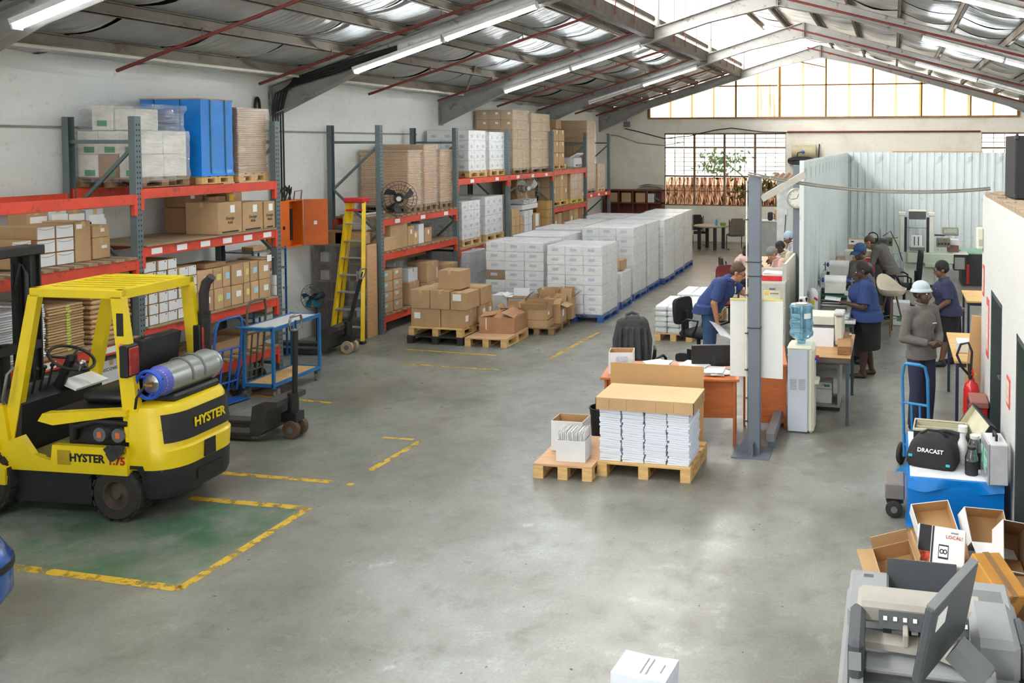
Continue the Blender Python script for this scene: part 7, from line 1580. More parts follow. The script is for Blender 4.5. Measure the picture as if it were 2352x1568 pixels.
# ---- waste carton pile
G = 'empty cartons piled before the blue-wrapped load'
BW = WCARD; PRO = mat('orange black print', (190,70,40), .6, var=.9, vs=26)
carton((.34, 6.95, 0), (.5, .4, .22), 'kraft carton buried under the empty carton pile', G, m=KRAFT3, tape=None)
opencarton((.34, 7.16, .26), (.30, .30, .13), 'white open tray carton with kraft inside tilted on top of pile', G, .25, (None,)*4, BW, tilt=(.62, -.1))
opencarton((.70, 7.18, .24), (.32, .28, .15), 'second white open tray carton leaning right on the pile', G, .3, (1.2, None, None, None), BW, tilt=(.75, .12), fl=.14)
opencarton((.06, 6.62, .14), (.28, .22, .18), 'kraft carton with torn flaps at left of the pile', G, .2, (1.4, .2, .1, 1.2), KRAFT2, tilt=(.55, -.25), fl=.12)
o = carton((.36, 6.58, .20), (.34, .26, .27), 'white carton with black and orange pattern at front of pile', G, rz=-.1, m=BW, tape=None, tilt=(-.75, .04))
s_ = (.32, .26, .27)
mobj('black_panel', boxmesh(.085, .002, .262, BLKP), o, at(-.115, -.132, .004)); mobj('orange_pattern', boxmesh(.085, .003, .07, PRO), o, at(-.115, -.132, .006)); mobj('black_panel', boxmesh(.012, .002, .262, BLKP), o, at(-.06, -.132, .004))
q = MB().box(-.035, .035, -.001, .001, 0, .10).obj('recycling_mark', PRINTK, o, M=at(.02, -.132, .04)); MB().box(-.03, .03, -.003, -.001, .012, .088).obj('mark_field', WPAPER, q)
for x in (-.012, .012): MB().tube([(x+.012*cos(a), -.003, .05+.014*sin(a)) for a in [2*pi*k/14 for k in range(14)]], .004, 4, True).obj('link_ring', PRINTK, q)
text('LOCAL!', .035, mat('red lettering', (190,40,30)), o, at(.09, -.134, .20, pi/2)); text('proud', .02, PRINTK, o, at(.09, -.134, .235, pi/2))
o = opencarton((.86, 6.95, .18), (.2, .36, .3), 'brown-lined carton on its side by the wall, white end', G, .1, (None,)*4, BW, KRAFT3, tilt=(.9, .15)); text('DISCOVERY 75', .03, PRINTK, o, at(.102, 0, .15, 0, 0, pi/2) @ rot(pi/2))
carton((.66, 6.28, .19), (.24, .36, .22), 'orange kraft carton tilted at right front of pile', G, m=mat('orange kraft', (196,140,62), .75), rz=.6, tilt=(.45, .15), tape='y', tm=KRAFT3)
carton((.78, 6.62, 0), (.36, .5, .2), 'flattened kraft carton under the orange carton', G, m=KRAFT3, tape=None)
carton((.2, 6.42, 0), (.36, .34, .10), 'printed white carton under the patterned carton', G, m=BW, tape=None, st=(('-y', -.3, .5, .12, .1, PRO),))
# ---- large grey scanner / copier at the bottom right
SLG = mat('scanner light grey', (140,143,143), .5, var=.05); SMG = mat('scanner mid grey', (106,110,112), .5, var=.05); SDG = mat('scanner dark grey', (72,76,80), .5, var=.06)
t = thing('document_scanner', 'large grey document scanner with monitor at bottom right', 'machine', (.20, 4.2, 0))
MB().cbox(-.42, .44, -1.0, .62, 0, .90, .02).obj('cabinet', SLG, t); MB().cbox(-.40, -.20, .18, .60, .90, 1.0, .012).obj('rear_left_cover', SLG, t); MB().box(-.33, -.28, .52, .55, 1.0, 1.003).obj('latch', CHROME, t)
MB().cbox(.14, .40, .10, .60, .90, 1.0, .012).obj('rear_right_cover', SLG, t); MB().box(.18, .36, .16, .50, 1.0, 1.002).obj('access_panel', SMG, t)
MB().box(-.20, .14, .22, .60, .90, .93).obj('tray_floor', SDG, t); MB().bx((-.03, .60, .99), (.36, .012, .16), rot(-.25)).obj('tray_fence', SDG, t)
for x in (-.10, .02): MB().box(x-.002, x+.002, .24, .60, .93, .933).obj('tray_seam', BLKP, t)
MB().cbox(-.40, .18, -.02, .17, 1.06, 1.16, .02).obj('feeder_bridge', mat('warm grey plastic', (160,156,146), .5), t); MB().bx((-.09, -.04, 1.10), (.42, .012, .075), rot(-.5)).obj('control_strip', SDG, t)
for k in range(9): MB().bx((-.27+.045*k, -.05, 1.112), (.018, .004, .018), rot(-.5)).obj('control_icon', WPAPER, t)
MB().cbox(-.43, -.36, -.34, .02, .90, 1.14, .02).obj('left_cheek', SDG, t); MB().box(-.425, -.37, -.345, -.34, 1.02, 1.10).obj('cheek_graphic', SLG, t); MB().cbox(.16, .36, -.26, .12, .95, 1.15, .03).obj('right_cover', SLG, t); MB().cbox(.34, .42, -.22, .06, .95, 1.12, .03).obj('right_cheek', SDG, t)
m = MB(); m.prism([(-.36, -.02), (.18, -.02), (.18, -.20), (.05, -.20), (-.06, -.14), (-.36, -.12)], 'z', 1.0, 1.03); m.obj('input_tray', mat('warm grey plastic', (160,156,146)), t)
for x in (-.26, -.17, -.1): MB().box(x-.02, x+.02, -.03, -.0, 1.03, 1.06).obj('feed_roller', BLKP, t)
MB().cbox(-.19, -.165, -.14, -.03, 1.03, 1.09, .005).obj('paper_guide', mat('warm grey plastic', (160,156,146)), t); MB().cbox(-.36, .14, -.24, -.10, .95, .98, .01).obj('output_lip', SLG, t)
MB().cbox(-.42, .10, -.60, -.22, .90, .925, .01).obj('output_bin', SMG, t); MB().box(-.42, -.36, -.62, -.2, .90, .98).obj('bin_wall', SLG, t); MB().box(-.36, .10, -.62, -.58, .90, .955).obj('bin_wall', SDG, t); MB().cyl((-.12, -.46, .925), (-.12, -.46, .927), .03, 16).obj('thumb_hole', BLKP, t)
MB().cbox(.17, .37, -.55, -.3, .92, 1.03, .03).obj('side_drawer', SMG, t); MB().box(.19, .35, -.50, -.44, 1.03, 1.035).obj('drawer_lip', SLG, t)
MB().cbox(.40, .44, -.9, .05, .90, .97, .01).obj('side_rail', SLG, t)
MB().cyl((.36, -.68, .90), (.36, -.68, .94), .13, 28).obj('reel', SLG, t, 40); MB().cyl((.36, -.68, .94), (.36, -.68, .943), .03, 14).obj('reel_hub', BLKP, t)
mo = MB().cbox(-.02, .02, -.26, .26, -.17, .17, .01).obj('monitor_housing', SDG, t, M=at(.04, -.36, 1.28, 0, .18, -.42)); MB().box(-.024, -.02, -.24, .24, -.15, .15).obj('monitor_screen', mat('dark screen', (14,15,18)), mo); MB().box(-.018, .018, -.255, .255, .168, .176).obj('top_bezel', SMG, mo); MB().box(.02, .023, -.2, -.1, .05, .12).obj('rating_label', WPAPER, mo)
MB().bx((.13, -.46, 1.16), (.16, .10, .08), rot(0, .6, -.4)).obj('monitor_arm', SMG, t); MB().cyl((.2, -.5, .9), (.18, -.48, 1.14), .05, 14).obj('arm_post', SLG, t, 40)
for c in t.children:
    n = c.name.split('.')[0]
    if n in ('feeder_bridge','control_strip','control_icon','left_cheek','cheek_graphic','input_tray','feed_roller','paper_guide','output_lip','output_bin','bin_wall','thumb_hole'): c.location.x += .055; c.location.z -= .02
# ---- tall paper stack at the bottom edge
t = thing('paper_stack', 'tall stack of printed white sheets at the bottom edge of view', 'paper stack', (-1.23, 4.33, 0), -.10); MB().cbox(-.18, .18, -.14, .14, 0, .12, .005).obj('wooden_riser', PINED, t)
m = MB(); vs = []; fs = []; n = 12
for k in range(n+1):
    z = .12+.48*k/n; ox = rnd.uniform(-.003, .003)
    for (a, b_) in [(-1,-1),(0,-1),(1,-1),(1,0),(1,1),(0,1),(-1,1),(-1,0)]: vs.append((a*.149+ox, b_*.105, z+(.006*a*a-.004 if k == n else 0)))
for k in range(n):
    for i in range(8): fs.append((k*8+i, k*8+(i+1) % 8, (k+1)*8+(i+1) % 8, (k+1)*8+i))
fs.append(tuple(n*8+i for i in range(8))); m.add(vs, fs).obj('sheets', SHEET, t)
for k, (x, w_) in enumerate(((-.0, .14), (.03, .14), (.10, .07))): MB().box(x-.003, x+.003, -w_*.5, w_*.5, .603, .604).obj('printed_line', mat('grey print', (130,130,120)), t)
# ---- speaker on the wall top
t = thing('loudspeaker', 'black carpeted loudspeaker cabinet on the office wall coping', 'speaker', (1.33, 9.05, ZO+.056), .1); SP = mat('black speaker carpet', (38,37,38), .9, var=.2, vs=40); MB().cbox(-.22, .3, -.2, .22, 0, .6, .01).obj('cabinet', SP, t); MB().box(.0, .22, -.206, -.2, .38, .48).obj('grille', mat('pale port', (70,68,64), .6), t)
for z in (0, .56):
    for x in (-.225, .265): MB().cbox(x, x+.04, -.21, -.16, z, z+.045, .008).obj('corner_guard', BLKP, t)
# ---- blue vehicle nose at the left edge
CARB = mat('metallic blue car paint', (28,92,176), .25, .3, coat=.6)
t = thing('car', 'blue car nose with headlamp at the left edge of view', 'car', (-6.46, 4.16, 0), .05)
loft([(.18, rplan(-1.2, .70, .62, .3)), (.30, rplan(-1.2, .78, .70, .35)), (.52, rplan(-1.2, .78, .70, .35)), (.66, rplan(-1.2, .70, .66, .35)), (.74, rplan(-1.2, .58, .58, .3))]).obj('body', CARB, t, 40)
loft([(.46, rplan(-1.0, .79, .71, .36)), (.51, rplan(-1.0, .79, .71, .36))]).obj('bumper_strip', BLKP, t, 40); MB().ball((.42, .5, .66), (.2, .14, .1), 16, 10).obj('headlamp', mat('headlamp lens', (226,226,214), .15), t, 60)
for y in (-.6, .6): o = wheel(t, -.2, y, .28, .16, 18, False)
# ---- clock on the far post, cables, wall conduit
t = thing('wall_clock', 'round white clock mounted on the far grey post', 'clock', (-1.42, 13.56, 2.47), .12); MB().lathe([(0, .04), (.135, .04), (.155, .02), (.16, -.03), (.15, -.045), (.138, -.045), (.135, -.02), (0, -.02)], 32, (0,0,0), rot(-pi/2)).obj('case', mat('silver clock case', (170,172,170), .35, .5), t, 40)
MB().cyl((0, -.022, 0), (0, -.026, 0), .132, 32).obj('face', mat('clock face', (214,212,200), .5), t); 
for (L_, a, w_) in ((.07, .35, .008), (.1, -1.75, .006)): MB().box(-w_/2, w_/2, -.032, -.029, 0, L_).obj('hand', PRINTK, t, M=rot(0, a))
for k in range(12): MB().box(-.003, .003, -.029, -.027, .108, .124).obj('hour_mark', PRINTK, t, M=rot(0, 2*pi*k/12))
mm = MB(); a, b_ = V((-1.47, 9.15, 2.98)), V((1.05, 10.2, 2.80)); pts = [a.lerp(b_, k/20)-V((0, 0, .10*4*(k/20)*(1-k/20))) for k in range(21)]; mm.tube(pts, .012, 6); mm.tube([p+V((0, .02, .02)) for p in pts], .008, 5); o = mm.obj('power_cable', mat('grey cable', (140,136,126), .5), None, 60); tag(o, 'grey cable strung from steel post across to office wall', 'cable')
mm = MB(); mm.tube([(-1.47, 9.15, 2.9), (-1.47, 9.15, 2.98)], .01, 6)
mm = MB(); mm.cyl((-3.4, YB-.04, 3.69), (2.7, YB-.04, 3.69), .03, 8); o = mm.obj('wall_pipe', PIPE, None, 40); tag(o, 'red-brown pipe along the back wall above the partition', 'pipe')
a0 = OY(1440, 285, YB-.03); t = thing('junction_box', 'grey junction box on the back wall near the left corner', 'junction box', a0); MB().cbox(-.11, .11, -.04, .03, -.1, .08, .008).obj('housing', GREYM, t); MB().tube([(-.02, 0, .08), (-.02, 0, .22), (-.06, 0, .28), (-.16, 0, .29)], .02, 6).obj('conduit', mat('grey conduit', (150,148,140)), t, 60)
mm = MB(); pts = [OY(x, y, YB-.05) for x, y in ((1435,295),(1465,302),(1525,318),(1585,312),(1640,299),(1680,294),(1750,303),(1815,304))]; mm.tube(pts, .018, 6); o = mm.obj('power_cable', BLKP, None, 60); tag(o, 'dark cable drooping across the back window top', 'cable')
mm = MB(); pts = [OY(x, y, YB-.05) for x, y in ((1392,309),(1420,312),(1465,328),(1525,334),(1570,326))]; mm.tube(pts, .016, 6); o = mm.obj('power_cable', mat('grey cable', (140,136,126)), None, 60); tag(o, 'thin cable sagging below the junction box', 'cable')
mm = MB(); mm.cyl((XW+.02, 1.6, 3.5), (XW+.02, 16.9, 3.5), .014, 6); o = mm.obj('wall_conduit', mat('grey conduit', (150,148,140)), None, 40); tag(o, 'long grey conduit along the left wall behind the racks', 'conduit')
# cable bundle at the ladder-bay column
t = thing('cable_bundle', 'bundle of black cables down the column behind the left rack', 'cables', (XW+.1, 12.40, 0)); 
for k in range(5): MB().tube([(.0+.03*k, .02*k, 1.8), (.0+.03*k, .02*k, 3.9), (.05+.04*k, .02*k, 4.1+.02*k), (.4, 0, 4.22+.03*k), (1.2, -.02*k, 4.42+.03*k), (2.2, 0, 4.72+.02*k)], .014, 6).obj('cable', BLKP, t, 60)
MB().tube([(-.06, -.25, 3.9+.14*sin(a)+.0) if False else (-.06+.0, -.28+.05*cos(a), 3.86+.16*sin(a)) for a in [2*pi*k/20 for k in range(20)]], .022, 6, True).obj('cable_coil', BLKP, t, 60)

# scraps and grit on the floor
m = MB(); rr = random.Random(12)
for k in range(80):
    px, py = rr.uniform(450, 1850), rr.uniform(860, 1560); p = FL(px, py, .002); a = rr.uniform(0, 3); s_ = rr.uniform(.004, .016); u = V((cos(a), sin(a), 0))*s_; v_ = V((-sin(a), cos(a), 0))*s_*rr.uniform(.3, .8); m.quad(p-u, p-v_, p+u, p+v_)
o = m.obj('floor_grit', mat('dark grit', (96,90,80), .9)); tag(o, 'dark specks of grit scattered over the concrete floor', 'grit', None, 'stuff')
# ================================================================ PEOPLE
def blob(name, prims, m, parent, vox=.010, it=6, M=None):
    """one continuous surface from overlapping tapered limbs: voxel union + smoothing"""
    b_ = MB()
    for p in prims:
        if p[0] == 'c':      # tapered capsule p0 p1 r0 r1
            b_.cyl(p[1], p[2], p[3], 14, p[4]); b_.ball(p[1], p[3], 14, 9); b_.ball(p[2], p[4], 14, 9)
        elif p[0] == 'k':    # flat-ended cone (hems, cuffs)
            b_.cyl(p[1], p[2], p[3], 18, p[4])
        elif p[0] == 'e': b_.ball(p[1], p[2], 16, 12, p[3] if len(p) > 3 else None)
        elif p[0] == 'b': b_.bx(p[1], p[2], p[3] if len(p) > 3 else None)
        elif p[0] == 'v':    # elliptical flat-ended tube: p0 p1 (rx,ry)0 (rx,ry)1
            p0, p1, a, c = V(p[1]), V(p[2]), p[3], p[4]; n = 20
            vs = [p0+V((a[0]*cos(2*pi*k/n), a[1]*sin(2*pi*k/n), 0)) for k in range(n)]+[p1+V((c[0]*cos(2*pi*k/n), c[1]*sin(2*pi*k/n), 0)) for k in range(n)]
            b_.add(vs, [(k, (k+1) % n, n+(k+1) % n, n+k) for k in range(n)]+[tuple(range(n))[::-1], tuple(range(n, 2*n))] if p1.z > p0.z else [((k+1) % n, k, n+k, n+(k+1) % n) for k in range(n)]+[tuple(range(n)), tuple(range(n, 2*n))[::-1]])
    me = b_.mesh('tmp', m); o = bpy.data.objects.new('tmp', me); COL.objects.link(o)
    r = o.modifiers.new('r', 'REMESH'); r.mode = 'VOXEL'; r.voxel_size = vox; r.use_smooth_shade = True
    s = o.modifiers.new('s', 'SMOOTH'); s.factor = .5; s.iterations = it
    dg = bpy.context.evaluated_depsgraph_get(); nm = bpy.data.meshes.new_from_object(o.evaluated_get(dg)); bpy.data.objects.remove(o); bpy.data.meshes.remove(me)
    nm.name = name; nm.polygons.foreach_set('use_smooth', [True]*len(nm.polygons))
    return mobj(name, nm, parent, M)
SK = {'brown': mat('brown skin', (112,76,56), .5, var=.06), 'dark': mat('dark brown skin', (74,50,40), .48, var=.06), 'tan': mat('tan skin', (176,124,92), .5, var=.06)}
NAVY = mat('navy cotton', (42,62,112), .85, var=.1, vs=8, bump=.25, bs=18); NAVYD = mat('dark navy cotton', (44,48,76), .85, var=.1, vs=8, bump=.25, bs=18); FLEECE = mat('grey fleece', (98,94,90), .95, var=.1, vs=10, bump=.25, bs=20)
SKIRT = mat('black skirt cloth', (30,28,29), .9, bump=.2, bs=16); TROU = mat('navy work trousers', (38,42,66), .85, bump=.25, bs=14); JEANS = mat('blue jeans', (56,84,122), .85, bump=.2, bs=20); SHOE = mat('black shoe', (28,27,27), .5)
HAIRB = mat('black hair', (26,23,22), .6, bump=.6, bs=90); HAIRBR = mat('brown hair', (84,60,46), .6, bump=.6, bs=80); EYEW = mat('eye white', (220,214,206), .3); EYED = mat('dark iris', (30,20,16), .2); LIP = mat('lip', (128,70,62), .5)
def hand(wr, d, up, s, curl=.5, spread=1.):
    """palm + four fingers + thumb; d = direction of fingers, up = back-of-hand normal, s = side the thumb leaves (+1/-1)"""
    d = V(d).normalized(); n = V(up); n = (n-d*n.dot(d)).normalized(); t = d.cross(n).normalized()*s; wr = V(wr); P = []
    P += [('c', wr, wr+d*.03, .026, .03), ('c', wr+d*.03+t*.018, wr+d*.085+t*.026, .019, .016), ('c', wr+d*.03-t*.016, wr+d*.08-t*.028, .019, .015), ('c', wr+d*.03, wr+d*.09, .02, .016)]
    for k, (o_, L_) in enumerate(((.030, .068), (.010, .078), (-.011, .072), (-.030, .056))):
        b0 = wr+d*.085+t*o_*spread; c = curl*(1+.1*k); m1 = b0+(d*cos(c*.6)-n*sin(c*.6))*L_*.5; m2 = m1+(d*cos(c*1.5)-n*sin(c*1.5))*L_*.5
        P += [('c', b0, m1, .0105, .0095), ('c', m1, m2, .0095, .0080)]
    b0 = wr+d*.028+t*.026; m1 = b0+(d*.6+t*.75-n*.25).normalized()*.04; m2 = m1+(d*.9+t*.25-n*.35).normalized()*.032; P += [('c', b0, m1, .014, .0115), ('c', m1, m2, .0115, .009)]
    return P
def person(loc, rz, label, skin, J, top, topm, low, lowm, hair, hat=None, shoes=SHOE, s=1., head=(0, 0, 0), sleeve='short', hands=((.5, 1), (.5, 1)), glasses=False, hd=None, female=False, fat=0.):
    """J: joint positions (metres, facing -y). keys pel chest neck head shL elL wrL shR elR wrR hipL knL anL hipR knR anR"""
    t = thing('person', label, 'person', loc, rz, 'people at work'); t.scale = (s, s, s); sk = SK[skin]
    D = dict(pel=(0,0,.95), chest=(0,0,1.25), neck=(0,.01,1.45), head=(0,-.01,1.60), shL=(.17,.01,1.40), shR=(-.17,.01,1.40), elL=(.23,.03,1.12), elR=(-.23,.03,1.12), wrL=(.24,-.06,.88), wrR=(-.24,-.06,.88), hipL=(.09,0,.92), hipR=(-.09,0,.92), knL=(.10,-.02,.50), knR=(-.10,-.02,.50), anL=(.10,.03,.09), anR=(-.10,.03,.09)); D.update(J)
    D = {k: V(v) for k, v in D.items()}; pel, ch, nk, hc = D['pel'], D['chest'], D['neck'], D['head']
    # ---- body
    P = [('e', pel, (.155, .115, .13)), ('c', pel, ch, .12, .125), ('e', ch+V((0, -.01, .02)), (.15, .10, .15)), ('c', ch, nk-V((0,0,.05)), .10, .07), ('c', nk-V((0,0,.06)), hc-V((0,-.01,.05)), .055, .052)]
    for q in 'LR':
        sh, el, wr, hi, kn, an = (D[a+q] for a in ('sh','el','wr','hip','kn','an'))
        P += [('c', ch+V((0,0,.1)), sh, .075, .058), ('c', sh, el, .054+fat*.2, .042+fat*.2), ('c', el, wr, .042+fat*.15, .027), ('c', hi, kn, .085, .056), ('c', kn, an.lerp(kn, .55), .054, .056), ('c', an.lerp(kn, .55), an, .056, .036)]
        toe = an+V((0, -.15, -.06)) if 'toe'+q not in D else D['toe'+q]; P += [('c', an-V((0,-.02,.05)), toe, .038, .03), ('c', an, an-V((0,-.03,.05)), .036, .038)]
    Hm = rot(head[0], head[1], head[2])
    hp = lambda *a: hc+(Hm.to_3x3() @ V(a))
    P += [('e', hp(0, .01, .035), (.077, .096, .092), Hm), ('e', hp(0, -.03, -.035), (.062, .066, .078), Hm), ('c', hp(0, -.055, -.085), hp(0, -.02, -.07), .03, .045), ('c', hp(0, -.10, .0), hp(0, -.112, -.028), .011, .017), ('c', hp(-.03, -.082, .026), hp(.03, -.082, .026), .016, .016), ('e', hp(-.078, .012, -.005), (.012, .022, .032), Hm), ('e', hp(.078, .012, -.005), (.012, .022, .032), Hm), ('c', hp(-.016, -.092, -.052), hp(.016, -.092, -.052), .012, .012)]
    for q, i in (('L', 0), ('R', 1)):
        el, wr = D['el'+q], D['wr'+q]; h = hands[i]; d = (wr-el).normalized() if len(h) < 3 else V(h[2])
        P += hand(wr, d, h[3] if len(h) > 3 else ((1, 0, .2) if q == 'L' else (-1, 0, .2)), h[1], h[0])
    blob('body', P, sk, t, .0075, 4)
    # ---- face
    for x in (-.031, .031):
        e = MB().ball(hp(x, -.083, .008), .0125, 10, 8).obj('eye', EYEW, t, 60); MB().ball(hp(x*1.0, -.0925, .007), .0062, 8, 6).obj('iris', EYED, e, 60)
        MB().tube([hp(x-.018, -.093, .027), hp(x, -.099, .033), hp(x+.018, -.092, .027)], .0045, 5).obj('eyebrow', HAIRB if hair[1] is not HAIRBR else HAIRBR, t, 60)
    MB().tube([hp(-.022, -.096, -.058), hp(0, -.104, -.056), hp(.022, -.096, -.058)], [.003, .0065, .003], 6).obj('mouth', LIP, t, 60)
    if glasses:
        g = MB()
        for x in (-.033, .033): g.tube([hp(x+.024*cos(a), -.106, .006+.017*sin(a)) for a in [2*pi*k/12 for k in range(12)]], .003, 5, True)
        for x in (-1, 1): g.tube([hp(x*.057, -.104, .01), hp(x*.08, -.03, .012), hp(x*.082, .02, .008)], .003, 5)
        g.tube([hp(-.009, -.108, .01), hp(.009, -.108, .01)], .003, 5); g.obj('glasses', BLKP, t)
    # ---- hair
    kind, hm = hair; HP = []
    if kind == 'short': HP = [('e', hp(0, .022, .05), (.084, .10, .09), Hm), ('e', hp(0, .05, .0), (.078, .07, .075), Hm)]
    elif kind == 'pony': HP = [('e', hp(0, .022, .05), (.086, .10, .088), Hm), ('e', hp(0, .05, .01), (.08, .07, .075), Hm), ('e', hp(0, .125, .0), (.04, .04, .045), Hm), ('c', hp(0, .13, -.01), hp(.0, .14, -.10), .036, .02)]
    elif kind == 'crop': HP = [('e', hp(0, .018, .046), (.081, .098, .087), Hm), ('e', hp(0, .045, .01), (.077, .068, .07), Hm)]
    elif kind == 'curly':
        rr = random.Random(4); HP = [('e', hp(0, .03, .05), (.10, .11, .10), Hm), ('e', hp(0, .06, -.03), (.10, .08, .10), Hm)]+[('e', hp(.10*sin(a)*cos(b_), .03+.11*cos(a), .03+.10*sin(a)*abs(sin(b_))), (.028, .028, .028)) for a, b_ in [(rr.uniform(.0, 2.0), rr.uniform(-pi, pi)) for _ in range(40)]]
    elif kind == 'bun': HP = [('e', hp(0, .02, .055), (.088, .10, .092), Hm), ('e', hp(0, .03, .10), (.07, .08, .06), Hm), ('e', hp(0, .06, .02), (.08, .065, .08), Hm), ('e', hp(0, -.045, .085), (.07, .04, .035), Hm)]
    if HP: blob('hair', HP, hm, t, .008, 3)
    if hat:
        hk, hmat = hat
        if hk == 'beanie': blob('beanie', [('e', hp(0, .015, .055), (.092, .108, .10), Hm), ('e', hp(0, .05, .02), (.086, .075, .07), Hm)], hmat, t, .008, 4)
        elif hk == 'cap':
            o = blob('cap', [('e', hp(0, .012, .06), (.092, .108, .082), Hm)], hmat, t, .008, 3); MB().sheet(lambda u, v: hp((u-.5)*.16*(1-.35*v*v), -.085-.085*v, .045-.028*v-.03*(2*u-1)**2*.5), 8, 5).obj('peak', hmat, o, 60).modifiers.new('s', 'SOLIDIFY').thickness = .006
        elif hk == 'bucket':
            o = blob('bucket_hat', [('e', hp(0, .012, .082), (.094, .108, .078), Hm), ('e', hp(0, .012, .062), (.096, .11, .045), Hm)], hmat, t, .008, 3)
            q = MB(); q.lathe([(.98, .0), (1.06, -.018), (1.16, -.034)], 28, cap=False); vs = [hp(v_[0]*.10, .012+v_[1]*.114, .062+v_[2]) for v_ in q.v]; q.v = [tuple(x) for x in vs]; q.obj('brim', hmat, o, 60).modifiers.new('s', 'SOLIDIFY').thickness = .006
    # ---- clothes
    tk = .022; sd = V((1, 0, 0)); C = []
    hem = pel+(pel-ch).normalized()*(.07 if top == 'polo' else .10)
    bust = (.02 if female else 0)+fat
    C += [('v', V((hem.x, hem.y, hem.z)), pel+V((0,0,.06)), (.198+bust, .158+bust), (.182+bust, .145+bust)), ('c', pel+V((0,0,.04)), ch, .142+bust*.7, .148+bust*.5), ('e', ch+V((0, -.02-bust*.4, .02)), (.172+fat*.4, .125+bust*.8, .165)), ('e', ch+V((0, .005, .03)), (.172, .13+fat*.6, .175)), ('e', pel.lerp(ch, .4), (.16+fat, .13+fat*1.2, .16)), ('c', ch, nk-V((0,0,.06)), .115, .075), ('k', nk-V((0,0,.06)), nk+(hc-nk)*(.22 if top == 'polo' else .34), .076, .066)]
    for q in 'LR':
        sh, el, wr = D['sh'+q], D['el'+q], D['wr'+q]; C += [('c', ch+V((0,0,.1)), sh, .10, .072)]
        if sleeve == 'short': C += [('k', sh, sh.lerp(el, .86), .07+fat*.3, .074+fat*.4), ('e', sh, (.075+fat*.3,)*3)]
        else: C += [('c', sh, el, .070, .058), ('k', el, el.lerp(wr, .97), .058, .043), ('c', el, el.lerp(wr, .3), .058, .055)]
    shirt = blob('shirt' if top == 'polo' else 'fleece_top', C, topm, t, .009, 4)
    if top == 'polo': MB().tube([nk+V((.07*cos(a), -.0+.072*sin(a)-.01, .0+.02*sin(a))) for a in [2*pi*k/16 for k in range(16)]], .016, 6, True).obj('collar', topm, shirt, 60)
    else: MB().tube([nk+(hc-nk)*.3+V((.064*cos(a), .066*sin(a), .012*sin(a))) for a in [2*pi*k/16 for k in range(16)]], .013, 6, True).obj('collar', topm, shirt, 60)
    LG_ = []
    if low == 'skirt':
        kz = (D['knL']+D['knR'])/2; kz = V((kz.x, kz.y, kz.z-.05)); LG_ += [('e', pel, (.175+fat*.8, .14+fat, .13)), ('v', kz, pel, (.185+fat*.8, .15+fat*.9), (.18+fat*.8, .145+fat))]; blob('skirt', LG_, lowm, t, .010, 4)
    else:
        LG_ += [('e', pel, (.158, .122, .125))]
        for q in 'LR': hi, kn, an = D['hip'+q], D['kn'+q], D['an'+q]; LG_ += [('c', hi, kn, .097, .078), ('c', kn, kn.lerp(an, .4), .078, .076), ('k', kn.lerp(an, .3), an+V((0,0,-.02)), .078, .072)]
        blob('trousers', LG_, lowm, t, .010, 4)
    if shoes:
        for q in 'LR':
            an = D['an'+q]; toe = D['toe'+q] if 'toe'+q in D else an+V((0, -.16, -.055)); blob('shoe', [('c', an-V((0,-.03,.045)), toe, .046, .038), ('c', an-V((0,-.01,.0)), an-V((0,-.02,.04)), .045, .045)], shoes, t, .009, 3)
    return t, D
def badge(t, p, w_=.05, c=(150,200,215)): return MB().bx(p, (w_, .003, .012)).obj('chest_logo', mat('logo %d' % c[0], c, .6), t)
# A: woman leaning over the desk, paper in hand (faces right)
ta, D = person((-2.50, 12.45, 0), pi/2, 'person in navy shirt and glasses leaning over table, holding paper', 'tan', dict(pel=(0,.06,.92), chest=(0,-.10,1.16), neck=(0,-.24,1.33), head=(0,-.35,1.43), shR=(-.18,-.16,1.30), shL=(.18,-.18,1.30), elR=(-.25,-.06,1.03), wrR=(-.24,-.10,.78), elL=(.25,-.36,1.12), wrL=(.18,-.58,1.05), hipL=(.09,.06,.90), hipR=(-.09,.06,.90), knL=(.1,.05,.48), knR=(-.1,.05,.48), anL=(.1,.09,.09), anR=(-.1,.07,.09)), 'polo', NAVY, 'trousers', JEANS, ('bun', HAIRBR), None, SHOE, 1.02, (.35, 0, 0), 'short', ((.6, 1), (1.0, 1)), True, female=True, fat=.035)
m = MB(); m.sheet(lambda u, v: (-.30+.02*sin(3*v), .0-.22*u-.16*v+.0*u, .80-.20*v-.13*u+.03*sin(2.5*u)+.02*v*u), 8, 8); o = m.obj('paper_sheet', mat('two-sided paper', (228,230,234), .7), None, 60); o.matrix_local = at(-2.50, 12.45, 0, rz=pi/2) @ MX.Scale(1.02, 4); tag(o, 'white printed sheets held in the leaning person\'s hand', 'paper')
MB().bx((.06, -.30, 1.18), (.05, .02, .09)).obj('name_badge', WPAPER, ta)
